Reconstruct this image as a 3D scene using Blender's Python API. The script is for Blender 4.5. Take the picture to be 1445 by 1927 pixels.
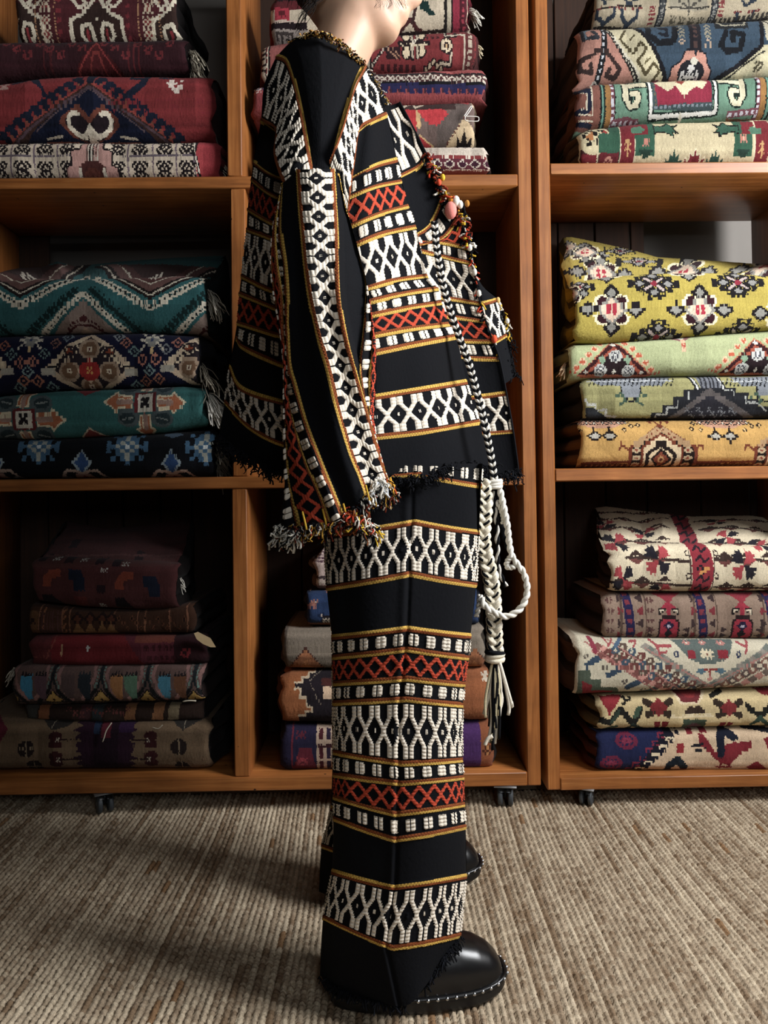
import bpy, math, random
import numpy as np
from mathutils import Matrix, Vector

for o in list(bpy.data.objects):
    bpy.data.objects.remove(o)
SC = bpy.context.scene
COL = SC.collection
rng = np.random.default_rng(7)
random.seed(7)

# ------------------------------------------------------------------ camera
W_PX, H_PX = 1445, 1927
F_PX = 1450.0            # focal length in pixels of the 1445 x 1927 frame
CX, CY = 722.5, 890.0    # principal point (the lens is shifted a little)
CAM_H = 0.75
cam_d = bpy.data.cameras.new('camera')
cam = bpy.data.objects.new('camera', cam_d)
COL.objects.link(cam)
cam_d.sensor_fit = 'VERTICAL'
cam_d.sensor_height = 36.0
cam_d.lens = 36.0 * F_PX / H_PX
cam_d.shift_y = -(H_PX / 2 - CY) / H_PX
cam_d.clip_start = 0.05
cam.location = (0, 0, CAM_H)
CAM_R = Matrix.Rotation(math.radians(91.0), 3, 'X') @ Matrix.Rotation(-0.013, 3, 'Z')
cam.rotation_euler = CAM_R.to_euler()
SC.camera = cam
SC.cycles.diffuse_bounces = 2
RC = np.array(CAM_R)

# ------------------------------------------------------------------ light
world = bpy.data.worlds.new('world')
SC.world = world
world.use_nodes = True
bg = world.node_tree.nodes['Background']
bg.inputs[0].default_value = (0.55, 0.62, 0.72, 1)
bg.inputs[1].default_value = 0.35

def area_light(name, loc, target, sx, sy, power, color):
    ld = bpy.data.lights.new(name, 'AREA')
    ld.shape = 'RECTANGLE'
    ld.size, ld.size_y = sx, sy
    ld.energy = power
    ld.color = color
    o = bpy.data.objects.new(name, ld)
    COL.objects.link(o)
    o.location = loc
    o.rotation_euler = (Vector(target) - Vector(loc)).to_track_quat('-Z', 'Y').to_euler()
    return o

# daylight through the window of the right-hand wall
area_light('window_daylight', (1.72, 0.60, 1.86), (0.0, 1.15, 0.95), 0.8, 0.95, 92.0, (0.97, 0.98, 1.0))

# weak fill light added behind the camera, set in an invented window opening
area_light('fill_light_rear', (0.75, -1.58, 1.75), (0.0, 1.5, 1.0), 1.0, 0.9, 16.0, (0.93, 0.97, 1.0))

SC.view_settings.view_transform = 'Standard'
SC.view_settings.look = 'None'
SC.view_settings.exposure = 0.0
SC.view_settings.gamma = 1.0
SC.view_settings.use_curve_mapping = False

# ------------------------------------------------------------------ helpers
def lin(h):
    """sRGB hex -> linear numpy triple"""
    h = h.lstrip('#')
    c = np.array([int(h[i:i + 2], 16) for i in (0, 2, 4)]) / 255.0
    return np.where(c <= 0.04045, c / 12.92, ((c + 0.055) / 1.055) ** 2.4)

def P(px, py, Y):
    """world point at depth Y that is seen at photo pixel (px, py); vectorised"""
    px, py, Y = np.broadcast_arrays(np.asarray(px, float), np.asarray(py, float), np.asarray(Y, float))
    d = np.stack([(px - CX) / F_PX, -(py - CY) / F_PX, -np.ones_like(px)], -1) @ RC.T
    return np.array([0, 0, CAM_H]) + d * (Y / d[..., 1])[..., None]

def new_mesh(name, verts, faces, cols=None, smooth=True):
    """numpy verts (N,3), faces (M,4) or list of such -> mesh with a face-corner colour"""
    verts = np.asarray(verts, np.float32)
    faces = np.asarray(faces, np.int32)
    me = bpy.data.meshes.new(name)
    k = faces.shape[1]
    me.vertices.add(len(verts))
    me.vertices.foreach_set('co', verts.ravel())
    me.loops.add(faces.size)
    me.loops.foreach_set('vertex_index', faces.ravel())
    me.polygons.add(len(faces))
    me.polygons.foreach_set('loop_start', np.arange(0, faces.size, k, dtype=np.int32))
    me.polygons.foreach_set('loop_total', np.full(len(faces), k, np.int32))
    if smooth:
        me.polygons.foreach_set('use_smooth', np.ones(len(faces), bool))
    if cols is not None:
        at = me.color_attributes.new('Col', 'FLOAT_COLOR', 'CORNER')
        c = np.ones((len(faces), 4), np.float32)
        c[:, :3] = cols
        at.data.foreach_set('color', np.repeat(c, k, axis=0).ravel())
    me.update(calc_edges=True)
    me.validate()
    return me

def link(name, me, mat=None, parent=None, loc=(0, 0, 0), rotz=0.0):
    o = bpy.data.objects.new(name, me)
    COL.objects.link(o)
    if mat is not None:
        me.materials.append(mat)
    o.location = loc
    o.rotation_euler = (0, 0, rotz)
    if parent is not None:
        o.parent = parent
    return o

def empty(name, loc=(0, 0, 0), rotz=0.0):
    o = bpy.data.objects.new(name, None)
    COL.objects.link(o)
    o.empty_display_size = 0.05
    o.location = loc
    o.rotation_euler = (0, 0, rotz)
    return o

def tag(o, label=None, cat=None, group=None, kind=None):
    if label: o['label'] = label
    if cat: o['category'] = cat
    if group: o['group'] = group
    if kind: o['kind'] = kind
    return o

class MB:
    """collects quads from several shapes; build() makes one mesh object"""
    def __init__(s):
        s.v, s.f, s.c, s.n = [], [], [], 0
    def add(s, v, f, c=None):
        v = np.asarray(v, float).reshape(-1, 3)
        f = np.asarray(f, int)
        s.v.append(v); s.f.append(f + s.n)
        cc = np.zeros((len(f), 3)) if c is None else np.broadcast_to(np.asarray(c, float), (len(f), 3))
        s.c.append(cc); s.n += len(v)
    def grid(s, G, c=None, wrap_u=False, wrap_v=False, flip=False):
        G = np.asarray(G, float)
        nu, nv = G.shape[:2]
        idx = np.arange(nu * nv).reshape(nu, nv)
        if wrap_u: idx = np.vstack([idx, idx[:1]])
        if wrap_v: idx = np.hstack([idx, idx[:, :1]])
        f = np.stack([idx[:-1, :-1], idx[1:, :-1], idx[1:, 1:], idx[:-1, 1:]], -1).reshape(-1, 4)
        if flip: f = f[:, ::-1]
        s.add(G.reshape(-1, 3), f, c)
    def box(s, x0, x1, y0, y1, z0, z1, b=0.0, c=None):
        """box with chamfered long edges when b > 0"""
        if b <= 0:
            v = [(x, y, z) for x in (x0, x1) for y in (y0, y1) for z in (z0, z1)]
            s.add(v, [(0, 1, 3, 2), (4, 6, 7, 5), (0, 4, 5, 1), (2, 3, 7, 6), (0, 2, 6, 4), (1, 5, 7, 3)], c)
            return
        xs = ((x0, x0 + b, x0 + b, x0), ) 
        def ring(y, i):
            a = b if i else 0
            X0, X1, Z0, Z1 = x0 + a, x1 - a, z0 + a, z1 - a
            q = b * 0.7
            return [(X0 + q, y, Z0), (X1 - q, y, Z0), (X1, y, Z0 + q), (X1, y, Z1 - q), (X1 - q, y, Z1), (X0 + q, y, Z1), (X0, y, Z1 - q), (X0, y, Z0 + q)]
        R = [ring(y0, 1), ring(y0 + b, 0), ring(y1 - b, 0), ring(y1, 1)]
        s.grid(R, c, wrap_v=True)
        n = s.n
        for k, fl in ((0, 0), (3, 1)):
            r = R[k]
            q = [(0, 1, 2, 3), (0, 3, 4, 7), (7, 4, 5, 6)]
            s.add(r, [t[::-1] if fl else t for t in q], c)
    def tube(s, pts, r, c=None, nseg=6, cap=True, cols=None):
        pts = np.asarray(pts, float)
        n = len(pts)
        r = np.broadcast_to(np.asarray(r, float), (n,))
        t = np.gradient(pts, axis=0)
        t /= np.linalg.norm(t, axis=1)[:, None] + 1e-12
        ref = np.array([0.31, -0.82, 0.48])
        a = np.cross(t, ref); a /= np.linalg.norm(a, axis=1)[:, None] + 1e-9
        b = np.cross(t, a)
        th = np.linspace(0, 2 * np.pi, nseg, endpoint=False)
        G = pts[:, None] + r[:, None, None] * (np.cos(th)[None, :, None] * a[:, None] + np.sin(th)[None, :, None] * b[:, None])
        if cap:
            G = np.concatenate([pts[:1, None] + 0 * G[:1], G, pts[-1:, None] + 0 * G[-1:]])
        if cols is not None:
            cols = np.asarray(cols)
            k = len(G) - 1
            ii = np.clip(np.arange(k) - (1 if cap else 0), 0, len(cols) - 1)
            c = np.repeat(cols[ii], nseg, axis=0)
        s.grid(G, c, wrap_v=True)
    def sphere(s, cen, rx, ry=None, rz=None, c=None, nu=10, nv=7):
        ry = ry or rx; rz = rz or rx
        ph = np.linspace(-np.pi / 2, np.pi / 2, nv)
        th = np.linspace(0, 2 * np.pi, nu, endpoint=False)
        G = np.stack([np.cos(ph)[:, None] * np.cos(th) * rx, np.cos(ph)[:, None] * np.sin(th) * ry, np.sin(ph)[:, None] * np.ones(nu) * rz], -1) + np.asarray(cen)
        s.grid(G, c, wrap_v=True)
    def cyl(s, p0, p1, r, c=None, nseg=16):
        s.tube([p0, p1], r, c, nseg)
    def build(s, name, mat, parent=None, smooth=True, loc=(0, 0, 0), rotz=0.0, colors=True):
        me = new_mesh(name, np.vstack(s.v), np.vstack(s.f), np.vstack(s.c) if colors else None, smooth)
        return link(name, me, mat, parent, loc, rotz)

def smooth_noise(n, period, amp, seed):
    r = np.random.default_rng(seed)
    k = max(2, int(n / period) + 3)
    return np.interp(np.linspace(0, k - 1, n), np.arange(k), r.normal(0, amp, k))

def catmull(pts, n):
    """smooth polyline through pts, n samples evenly spaced by chord length"""
    p = np.asarray(pts, float)
    if len(p) == 2:
        return p[0] + (p[1] - p[0]) * np.linspace(0, 1, n)[:, None]
    q = np.vstack([2 * p[0] - p[1], p, 2 * p[-1] - p[-2]])
    out = []
    for i in range(len(p) - 1):
        a, b, c, d = q[i:i + 4]
        t = np.linspace(0, 1, 24, endpoint=False)[:, None]
        out.append(0.5 * (2 * b + (c - a) * t + (2 * a - 5 * b + 4 * c - d) * t ** 2 + (3 * b - a - 3 * c + d) * t ** 3))
    out = np.vstack(out + [p[-1:]])
    L = np.r_[0, np.cumsum(np.linalg.norm(np.diff(out, axis=0), axis=1) + 1e-9)]
    tt = np.linspace(0, L[-1], n)
    return np.stack([np.interp(tt, L, out[:, k]) for k in range(p.shape[1])], -1)

# ------------------------------------------------------------------ materials
def mat_new(name):
    m = bpy.data.materials.new(name)
    m.use_nodes = True
    nt = m.node_tree
    b = nt.nodes['Principled BSDF']
    return m, nt, b

def N(nt, typ, **kw):
    n = nt.nodes.new(typ)
    for k, v in kw.items():
        setattr(n, k, v)
    return n

def plain(name, hexc, rough=0.6, metal=0.0, spec=0.5, noise=0.0, scale=40, bump=0.0, coat=0.0):
    m, nt, b = mat_new(name)
    c = lin(hexc)
    b.inputs['Base Color'].default_value = (*c, 1)
    b.inputs['Roughness'].default_value = rough
    b.inputs['Metallic'].default_value = metal
    b.inputs['Specular IOR Level'].default_value = spec
    b.inputs['Coat Weight'].default_value = coat
    if noise or bump:
        tc = N(nt, 'ShaderNodeTexCoord')
        nz = N(nt, 'ShaderNodeTexNoise')
        nz.inputs['Scale'].default_value = scale
        nz.inputs['Detail'].default_value = 5
        nt.links.new(tc.outputs['Object'], nz.inputs['Vector'])
        if noise:
            mx = N(nt, 'ShaderNodeMix', data_type='RGBA')
            mx.inputs['A'].default_value = (*(c * (1 - noise)), 1)
            mx.inputs['B'].default_value = (*np.clip(c * (1 + noise), 0, 1), 1)
            nt.links.new(nz.outputs['Fac'], mx.inputs['Factor'])
            nt.links.new(mx.outputs['Result'], b.inputs['Base Color'])
        if bump:
            bp = N(nt, 'ShaderNodeBump')
            bp.inputs['Strength'].default_value = bump
            bp.inputs['Distance'].default_value = 0.004
            nt.links.new(nz.outputs['Fac'], bp.inputs['Height'])
            nt.links.new(bp.outputs['Normal'], b.inputs['Normal'])
    return m

def attr_mat(name, rough=0.95, spec=0.15, nscale=900, bump=0.5, dist=0.0015, vary=0.16, sheen=0.0):
    """woven cloth: colour from the mesh, fibre mottling and fibre bump from noise"""
    m, nt, b = mat_new(name)
    at = N(nt, 'ShaderNodeAttribute', attribute_name='Col')
    tc = N(nt, 'ShaderNodeTexCoord')
    nz = N(nt, 'ShaderNodeTexNoise')
    nz.inputs['Scale'].default_value = nscale
    nz.inputs['Detail'].default_value = 3
    nt.links.new(tc.outputs['Object'], nz.inputs['Vector'])
    mr = N(nt, 'ShaderNodeMapRange')
    mr.inputs['From Min'].default_value = 0.3
    mr.inputs['From Max'].default_value = 0.7
    mr.inputs['To Min'].default_value = 1 - vary
    mr.inputs['To Max'].default_value = 1 + vary
    nt.links.new(nz.outputs['Fac'], mr.inputs['Value'])
    vm = N(nt, 'ShaderNodeVectorMath', operation='SCALE')
    nt.links.new(at.outputs['Color'], vm.inputs[0])
    nt.links.new(mr.outputs['Result'], vm.inputs['Scale'])
    nt.links.new(vm.outputs['Vector'], b.inputs['Base Color'])
    bp = N(nt, 'ShaderNodeBump')
    bp.inputs['Strength'].default_value = bump
    bp.inputs['Distance'].default_value = dist
    nt.links.new(nz.outputs['Fac'], bp.inputs['Height'])
    nt.links.new(bp.outputs['Normal'], b.inputs['Normal'])
    b.inputs['Roughness'].default_value = rough
    b.inputs['Specular IOR Level'].default_value = spec
    if sheen:
        b.inputs['Sheen Weight'].default_value = sheen
        b.inputs['Sheen Roughness'].default_value = 0.5
    return m

def wood_mat(name, c0, c1, c2, axis, rough=0.42):
    """stained wood: long grain along axis ('X' or 'Z'), streaks and small dark nicks"""
    m, nt, b = mat_new(name)
    tc = N(nt, 'ShaderNodeTexCoord')
    mp = N(nt, 'ShaderNodeMapping')
    sc = {'X': (1.2, 30, 30), 'Z': (30, 30, 1.2), 'Y': (30, 1.2, 30)}[axis]
    mp.inputs['Scale'].default_value = sc
    nt.links.new(tc.outputs['Object'], mp.inputs['Vector'])
    n1 = N(nt, 'ShaderNodeTexNoise')
    n1.inputs['Scale'].default_value = 3.0
    n1.inputs['Detail'].default_value = 8
    n1.inputs['Roughness'].default_value = 0.65
    n1.inputs['Distortion'].default_value = 0.6
    nt.links.new(mp.outputs['Vector'], n1.inputs['Vector'])
    cr = N(nt, 'ShaderNodeValToRGB')
    e = cr.color_ramp.elements
    e[0].position, e[0].color = 0.28, (*lin(c0), 1)
    e[1].position, e[1].color = 0.72, (*lin(c2), 1)
    mid = cr.color_ramp.elements.new(0.5)
    mid.color = (*lin(c1), 1)
    nt.links.new(n1.outputs['Fac'], cr.inputs['Fac'])
    # worn patches
    n2 = N(nt, 'ShaderNodeTexNoise')
    n2.inputs['Scale'].default_value = 9
    n2.inputs['Detail'].default_value = 6
    nt.links.new(tc.outputs['Object'], n2.inputs['Vector'])
    mr = N(nt, 'ShaderNodeMapRange')
    mr.inputs['From Min'].default_value = 0.35
    mr.inputs['From Max'].default_value = 0.7
    mr.inputs['To Min'].default_value = 0.8
    mr.inputs['To Max'].default_value = 1.15
    nt.links.new(n2.outputs['Fac'], mr.inputs['Value'])
    vm = N(nt, 'ShaderNodeVectorMath', operation='SCALE')
    nt.links.new(cr.outputs['Color'], vm.inputs[0])
    nt.links.new(mr.outputs['Result'], vm.inputs['Scale'])
    # nicks
    vo = N(nt, 'ShaderNodeTexVoronoi')
    vo.inputs['Scale'].default_value = 16
    nt.links.new(tc.outputs['Object'], vo.inputs['Vector'])
    lt = N(nt, 'ShaderNodeMath', operation='LESS_THAN')
    lt.inputs[1].default_value = 0.045
    nt.links.new(vo.outputs['Distance'], lt.inputs[0])
    mx = N(nt, 'ShaderNodeMix', data_type='RGBA')
    mx.inputs['B'].default_value = (0.02, 0.008, 0.004, 1)
    nt.links.new(lt.outputs[0], mx.inputs['Factor'])
    nt.links.new(vm.outputs['Vector'], mx.inputs['A'])
    nt.links.new(mx.outputs['Result'], b.inputs['Base Color'])
    bp = N(nt, 'ShaderNodeBump')
    bp.inputs['Strength'].default_value = 0.25
    bp.inputs['Distance'].default_value = 0.001
    nt.links.new(n1.outputs['Fac'], bp.inputs['Height'])
    nt.links.new(bp.outputs['Normal'], b.inputs['Normal'])
    b.inputs['Roughness'].default_value = rough
    b.inputs['Specular IOR Level'].default_value = 0.4
    return m

M = {}
WC = ('#70421f', '#92592c', '#aa703d')
M['wood_x'] = wood_mat('stained_wood_horizontal', *WC, 'X')
M['wood_z'] = wood_mat('stained_wood_vertical', *WC, 'Z')
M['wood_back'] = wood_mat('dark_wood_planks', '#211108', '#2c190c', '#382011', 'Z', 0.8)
M['wood_fig'] = wood_mat('stained_wood_shelf', '#8a4a22', '#a45d2b', '#b46b36', 'X', 0.5)
M['wall'] = plain('grey_plaster', '#827d77', 0.9, noise=0.05, scale=6, bump=0.1)
M['dark_wall'] = plain('dark_paint', '#33302e', 0.9, noise=0.05, scale=6, bump=0.1)
M['ceiling'] = plain('white_plaster', '#4a4744', 0.9, noise=0.04, scale=6)
M['boards'] = wood_mat('floor_boards', '#3a2415', '#4b2f1b', '#5b3b22', 'X', 0.5)
M['white_paint'] = plain('white_paint', '#cfccc5', 0.5, noise=0.03, scale=12)
M['rug'] = attr_mat('wool_pile', nscale=1000, bump=0.7, dist=0.0016, vary=0.30, sheen=0.03)
M['cloth'] = attr_mat('woven_cotton', nscale=1300, bump=0.5, dist=0.0012, vary=0.14)
M['yarn'] = attr_mat('yarn', nscale=900, bump=0.6, dist=0.001, vary=0.18)
M['jute'] = attr_mat('jute_yarn', nscale=500, bump=0.8, dist=0.0012, vary=0.25)
M['skin'] = plain('skin', '#cda58a', 0.5, noise=0.05, scale=30, bump=0.04)
M['skin'].node_tree.nodes['Principled BSDF'].inputs['Subsurface Weight'].default_value = 0.12
M['skin'].node_tree.nodes['Principled BSDF'].inputs['Subsurface Radius'].default_value = (0.012, 0.005, 0.003)
M['hair'] = plain('dark_hair', '#150e0a', 0.65, noise=0.3, scale=120, spec=0.15)
M['leather'] = plain('black_leather', '#0b0b0d', 0.3, noise=0.2, scale=80, bump=0.04, spec=0.5)
M['sole'] = plain('black_sole', '#0d0d0f', 0.45, noise=0.2, scale=60, bump=0.15)
M['steel'] = plain('steel', '#c9ccd0', 0.28, metal=1.0)
M['zinc'] = plain('zinc_plate', '#8b8d8e', 0.4, metal=0.8, noise=0.1, scale=50)
M['rubber'] = plain('grey_rubber_wheel', '#3c4043', 0.5, noise=0.1, scale=60)
M['blackplastic'] = plain('black_caster_housing', '#121315', 0.4, noise=0.1, scale=60)
M['paper'] = plain('tan_paper_tag', '#a08a66', 0.8, noise=0.08, scale=50)
M['wire'] = plain('white_enamel_wire', '#dedbd2', 0.35)
M['eye'] = plain('eye_white', '#d8d4cc', 0.25)
# ================================================================== the setting
ROOM = (-2.3, 1.75, -1.6, 2.24, 2.6)   # x0, x1, y0, y1, height
def struct(name, mb, mat):
    o = mb.build(name, mat, smooth=False, colors=False)
    o['kind'] = 'structure'
    return o
x0, x1, y0, y1, zh = ROOM
m = MB(); m.box(x0 - .1, x1 + .1, y0 - .1, y1 + .1, -.1, 0); struct('floor', m, M['boards'])
m = MB(); m.box(x0 - .1, x1 + .1, y0 - .1, y1 + .1, zh, zh + .1); struct('ceiling', m, M['ceiling'])
m = MB(); m.box(x0 - .1, x1 + .1, y1, y1 + .1, 0, zh); struct('wall_back', m, M['wall'])
m = MB()
m.box(x0 - .1, .2, y0 - .1, y0, 0, zh); m.box(1.3, x1 + .1, y0 - .1, y0, 0, zh); m.box(.2, 1.3, y0 - .1, y0, 0, 1.25); m.box(.2, 1.3, y0 - .1, y0, 2.25, zh)
struct('wall_front', m, M['dark_wall'])
w2 = empty('fill_window', (.75, y0 - .05, 1.25)); w2['kind'] = 'structure'  # unseen window frame, added to house the rear fill light
for nm, b in (('frame_side', (-.55, -.51, -.03, .03, 0, 1.0)), ('frame_side', (.51, .55, -.03, .03, 0, 1.0)), ('frame_rail', (-.51, .51, -.03, .03, 0, .04)), ('frame_rail', (-.51, .51, -.03, .03, .96, 1.0))):
    mm = MB(); mm.box(*b, b=.004); mm.build(nm, M['white_paint'], w2, smooth=False, colors=False)
m = MB(); m.box(x0 - .1, x0, y0, y1, 0, zh); struct('wall_left', m, M['dark_wall'])
wy0, wy1, wz0, wz1 = 0.06, 1.16, 1.34, 2.42      # window opening in the right wall
m = MB()
m.box(x1, x1 + .1, y0, wy0, 0, zh); m.box(x1, x1 + .1, wy1, y1, 0, zh)
m.box(x1, x1 + .1, wy0, wy1, 0, wz0); m.box(x1, x1 + .1, wy0, wy1, wz1, zh)
struct('wall_right', m, M['wall'])
wroot = empty('window_1', (x1 + .05, (wy0 + wy1) / 2, wz0)); wroot['kind'] = 'structure'
hw, hz = (wy1 - wy0) / 2, wz1 - wz0
for nm, b in (('frame_side', (-.03, .03, -hw, -hw + .04, 0, hz)), ('frame_side', (-.03, .03, hw - .04, hw, 0, hz)),
              ('frame_rail', (-.03, .03, -hw + .04, hw - .04, 0, .04)), ('frame_rail', (-.03, .03, -hw + .04, hw - .04, hz - .04, hz)),
              ('glazing_bar', (-.02, .02, -.014, .014, .04, hz - .04))):
    mm = MB(); mm.box(*b, b=.004); mm.build(nm, M['white_paint'], wroot, smooth=False, colors=False)
m = MB(); m.box(x0, x1, y1 - .015, y1, 0, .09, b=.003); struct('baseboard_back', m, M['white_paint'])

# ================================================================== jute rug (woven loops are geometry)
def jute_rug():
    px, py = 0.0104, 0.0088
    X0, X1, Y0, Y1 = -1.0, 1.04, 1.0, 1.9
    nx, ny = int((X1 - X0) / px), int((Y1 - Y0) / py)
    kx, ky = 4, 4
    gx = np.arange(nx * kx + 1) / kx
    gy = np.arange(ny * ky + 1) / ky
    GX, GY = np.meshgrid(gx, gy, indexing='ij')
    r = np.random.default_rng(3)
    # slow wander of the rows, loops of uneven length and height
    wob = np.zeros_like(GX)
    for _ in range(7):
        a, b, ph = r.uniform(.01, .05), r.uniform(.01, .06), r.uniform(0, 6.3)
        wob += 0.20 * np.sin(a * GX * 2 + b * GY * 2 + ph)
    row = np.clip(np.floor(GX - 1e-6).astype(int), 0, nx - 1)
    rowoff = r.uniform(0, 1, nx)
    per = r.uniform(.88, 1.12, nx)
    fy = GY * per[row] + rowoff[row]
    lj = np.floor(fy).astype(int) % 512
    amp = r.uniform(.55, 1.15, (nx, 512))
    cxw = np.abs(np.sin(np.pi * (GX)))
    cyw = np.abs(np.sin(np.pi * (fy + 0.12 * np.sin(np.pi * GX))))
    h = 0.0008 + 0.0064 * cxw ** .55 * (0.32 + .68 * cyw ** .5) * amp[row, lj]
    V = np.stack([X0 + (GX + wob) * px + r.normal(0, .0005, GX.shape), Y0 + GY * py + r.normal(0, .0005, GX.shape), h], -1)
    # loop colours
    base, dark, pale, red = lin('#a6957e'), lin('#7c6751'), lin('#c0b097'), lin('#83664a')
    fx = np.clip(np.floor((gx[:-1] + gx[1:]) / 2).astype(int), 0, nx - 1)
    FX, FY = np.meshgrid(fx, (gy[:-1] + gy[1:]) / 2, indexing='ij')
    loop = np.floor(FY * per[FX] + rowoff[FX]).astype(int) % 512
    t1 = r.uniform(0, 1, (nx, 512))[FX, loop]
    rowt = r.normal(0, .22, nx)
    patch = 0.25 * np.sin(FX * .13 + FY * .05) + .25 * np.sin(FX * .31 - FY * .021 + 1.3)
    # stretches of one row keep a tone of their own
    seg = r.normal(0, .35, (nx, 40))[FX, (loop // 14) % 40]
    t = np.clip(.5 + .8 * rowt[FX] + .22 * patch + .45 * seg + .5 * (t1 - .5), 0, 1)[..., None]
    c = np.where(t < .5, dark + (base - dark) * t * 2, base + (pale - base) * (t - .5) * 2)
    rr = (r.uniform(0, 1, (nx, 40))[FX, (loop // 5) % 40] > .992)[..., None]
    c = np.where(rr, red, c)
    mb = MB()
    mb.grid(V, c.reshape(-1, 3))
    # the rest of the rug, beyond the picture
    def flat(xa, xb, ya, yb):
        n1, n2 = max(2, int((xb - xa) / .03)), max(2, int((yb - ya) / .03))
        A, B = np.meshgrid(np.linspace(xa, xb, n1), np.linspace(ya, yb, n2), indexing='ij')
        mb.grid(np.stack([A, B, .0035 + r.normal(0, .0007, A.shape)], -1), base)
    flat(-1.9, X0, .3, 2.05); flat(X1, 1.6, .3, 2.05); flat(X0, X1, .3, Y0); flat(X0, X1, Y1, 2.05)
    o = mb.build('jute_rug', M['jute'])
    return tag(o, 'tan chunky jute rug covering the floor in front of the bookcases', 'rug')
jute_rug()

# ================================================================== bookcases
YAW = 0.0135
YF = 1.78            # depth of the shelf fronts at x = 0
DEPTH = 0.33
FLOOR_TOP = 0.004

def board(name, parent, b, mat, bevel=.0025):
    mm = MB(); mm.box(*b, b=bevel)
    return mm.build(name, mat, parent, smooth=False, colors=False)

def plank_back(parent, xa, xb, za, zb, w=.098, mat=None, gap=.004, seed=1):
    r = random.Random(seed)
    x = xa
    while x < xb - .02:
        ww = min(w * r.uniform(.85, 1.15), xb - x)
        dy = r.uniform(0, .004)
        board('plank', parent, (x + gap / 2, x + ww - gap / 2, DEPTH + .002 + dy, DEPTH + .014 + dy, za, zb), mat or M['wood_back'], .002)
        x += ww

def caster(parent_xy, yaw_rad, sc, label, group='casters under the bookcases'):
    root = empty('caster', (parent_xy[0], parent_xy[1], FLOOR_TOP), yaw_rad)
    root.scale = (sc, sc, sc)
    tag(root, label, 'caster', group)
    mm = MB(); mm.box(-.026, .026, -.024, .024, .0500, .0530, b=.0008); mm.box(-.006, .006, -.006, .006, .046, .0505)
    mm.build('top_plate', M['zinc'], root, smooth=False, colors=False)
    mm = MB()
    th = np.linspace(.5, math.pi - .2, 14)
    for sx in (-.0145, .0025):      # curved hood over the wheels
        G = []
        for rr in (.0262, .0232):
            G.append([(sx, .007 - np.cos(t) * rr, .0245 + np.sin(t) * rr) for t in th])
        A = np.array(G); B = A + np.array([.012, 0, 0])
        mm.grid(np.array([A[0], B[0], B[1], A[1], A[0]]))
    mm.box(-.004, .004, .0, .014, .02, .046)
    mm.build('hood', M['blackplastic'], root, colors=False)
    for sx in (-.018, .006):
        mm = MB()
        t2 = np.linspace(0, 2 * np.pi, 24, endpoint=False)
        prof = [(0, .003), (0, .018), (.0015, .0225), (.0035, .0235), (.0085, .0235), (.0105, .0225), (.012, .018), (.012, .003)]
        G = np.array([[(sx + a, .007 + np.cos(t) * q, .0235 + np.sin(t) * q) for t in t2] for a, q in prof])
        mm.grid(G, wrap_v=True)
        w = mm.build('wheel', M['rubber'], root, colors=False)
        mm = MB(); mm.cyl((sx - .0006, .007, .0235), (sx + .0126, .007, .0235), .0045, nseg=12)
        mm.build('axle_cap', M['zinc'], w, colors=False)
    return root

def bookcase(name, x_posts, shelf_z, top_z, label, z_bot):
    """x_posts: list of (x0, x1) for side panels and dividers, in the unit's own frame"""
    root = empty(name, (0, YF, 0), YAW)
    tag(root, label, 'bookcase')
    xa, xb = x_posts[0][0], x_posts[-1][1]
    # side panels run the full height, dividers stand between the shelves
    for k, (p0, p1) in enumerate(x_posts):
        if k in (0, len(x_posts) - 1):
            board('side_panel', root, (p0, p1, 0, DEPTH, z_bot, top_z), M['wood_z'])
        else:
            zs = [s[1] for s in shelf_z]
            for i in range(len(shelf_z)):
                lo = shelf_z[i][1]
                hi = shelf_z[i + 1][0] if i + 1 < len(shelf_z) else top_z - .028
                dx = (.0, .003, -.003)[i % 3]
                board('divider', root, (p0 + dx, p1 + dx, .001, DEPTH - .002, lo, hi), M['wood_z'])
    for (z0, z1) in shelf_z:
        board('shelf', root, (x_posts[0][1], x_posts[-1][0], -.001, DEPTH - .002, z0, z1), M['wood_x'])
    board('shelf', root, (x_posts[0][1], x_posts[-1][0], -.001, DEPTH, top_z - .028, top_z), M['wood_x'])
    return root

LEFT_SHELVES = [(.057, .089), (.749, .777), (1.446, 1.474)]
RIGHT_SHELVES = [(.045, .074), (.756, .786), (1.471, 1.499)]
left_unit = bookcase('bookcase', [(-1.02, -.985), (-.3515, -.3165), (.3205, .352)], LEFT_SHELVES, 2.17,
                     'left orange-brown bookcase of open square cells filled with dark folded rugs', .057)
right_unit = bookcase('bookcase', [(.3665, .3965), (1.03, 1.062)], RIGHT_SHELVES, 2.17,
                      'right orange-brown bookcase, its left edge next to the narrow black gap', .046)
# backs: planks where the photo shows wood, the grey wall of the room where it does not
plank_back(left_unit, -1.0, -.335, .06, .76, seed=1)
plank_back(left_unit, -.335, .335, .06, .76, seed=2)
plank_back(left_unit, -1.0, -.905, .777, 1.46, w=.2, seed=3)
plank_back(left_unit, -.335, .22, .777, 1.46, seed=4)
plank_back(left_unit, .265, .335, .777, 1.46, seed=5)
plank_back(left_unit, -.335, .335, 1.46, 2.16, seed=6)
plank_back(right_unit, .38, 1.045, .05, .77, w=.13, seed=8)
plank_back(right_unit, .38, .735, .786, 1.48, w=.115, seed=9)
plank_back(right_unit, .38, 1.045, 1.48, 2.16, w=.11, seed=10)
caster((-.654, 1.792), .5, 1.0, 'caster under the left end of the left bookcase')
caster((.272, 1.803), -.15, 1.0, 'caster under the right end of the left bookcase')
caster((.459, 1.802), -.45, .81, 'caster under the left end of the right bookcase')
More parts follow.
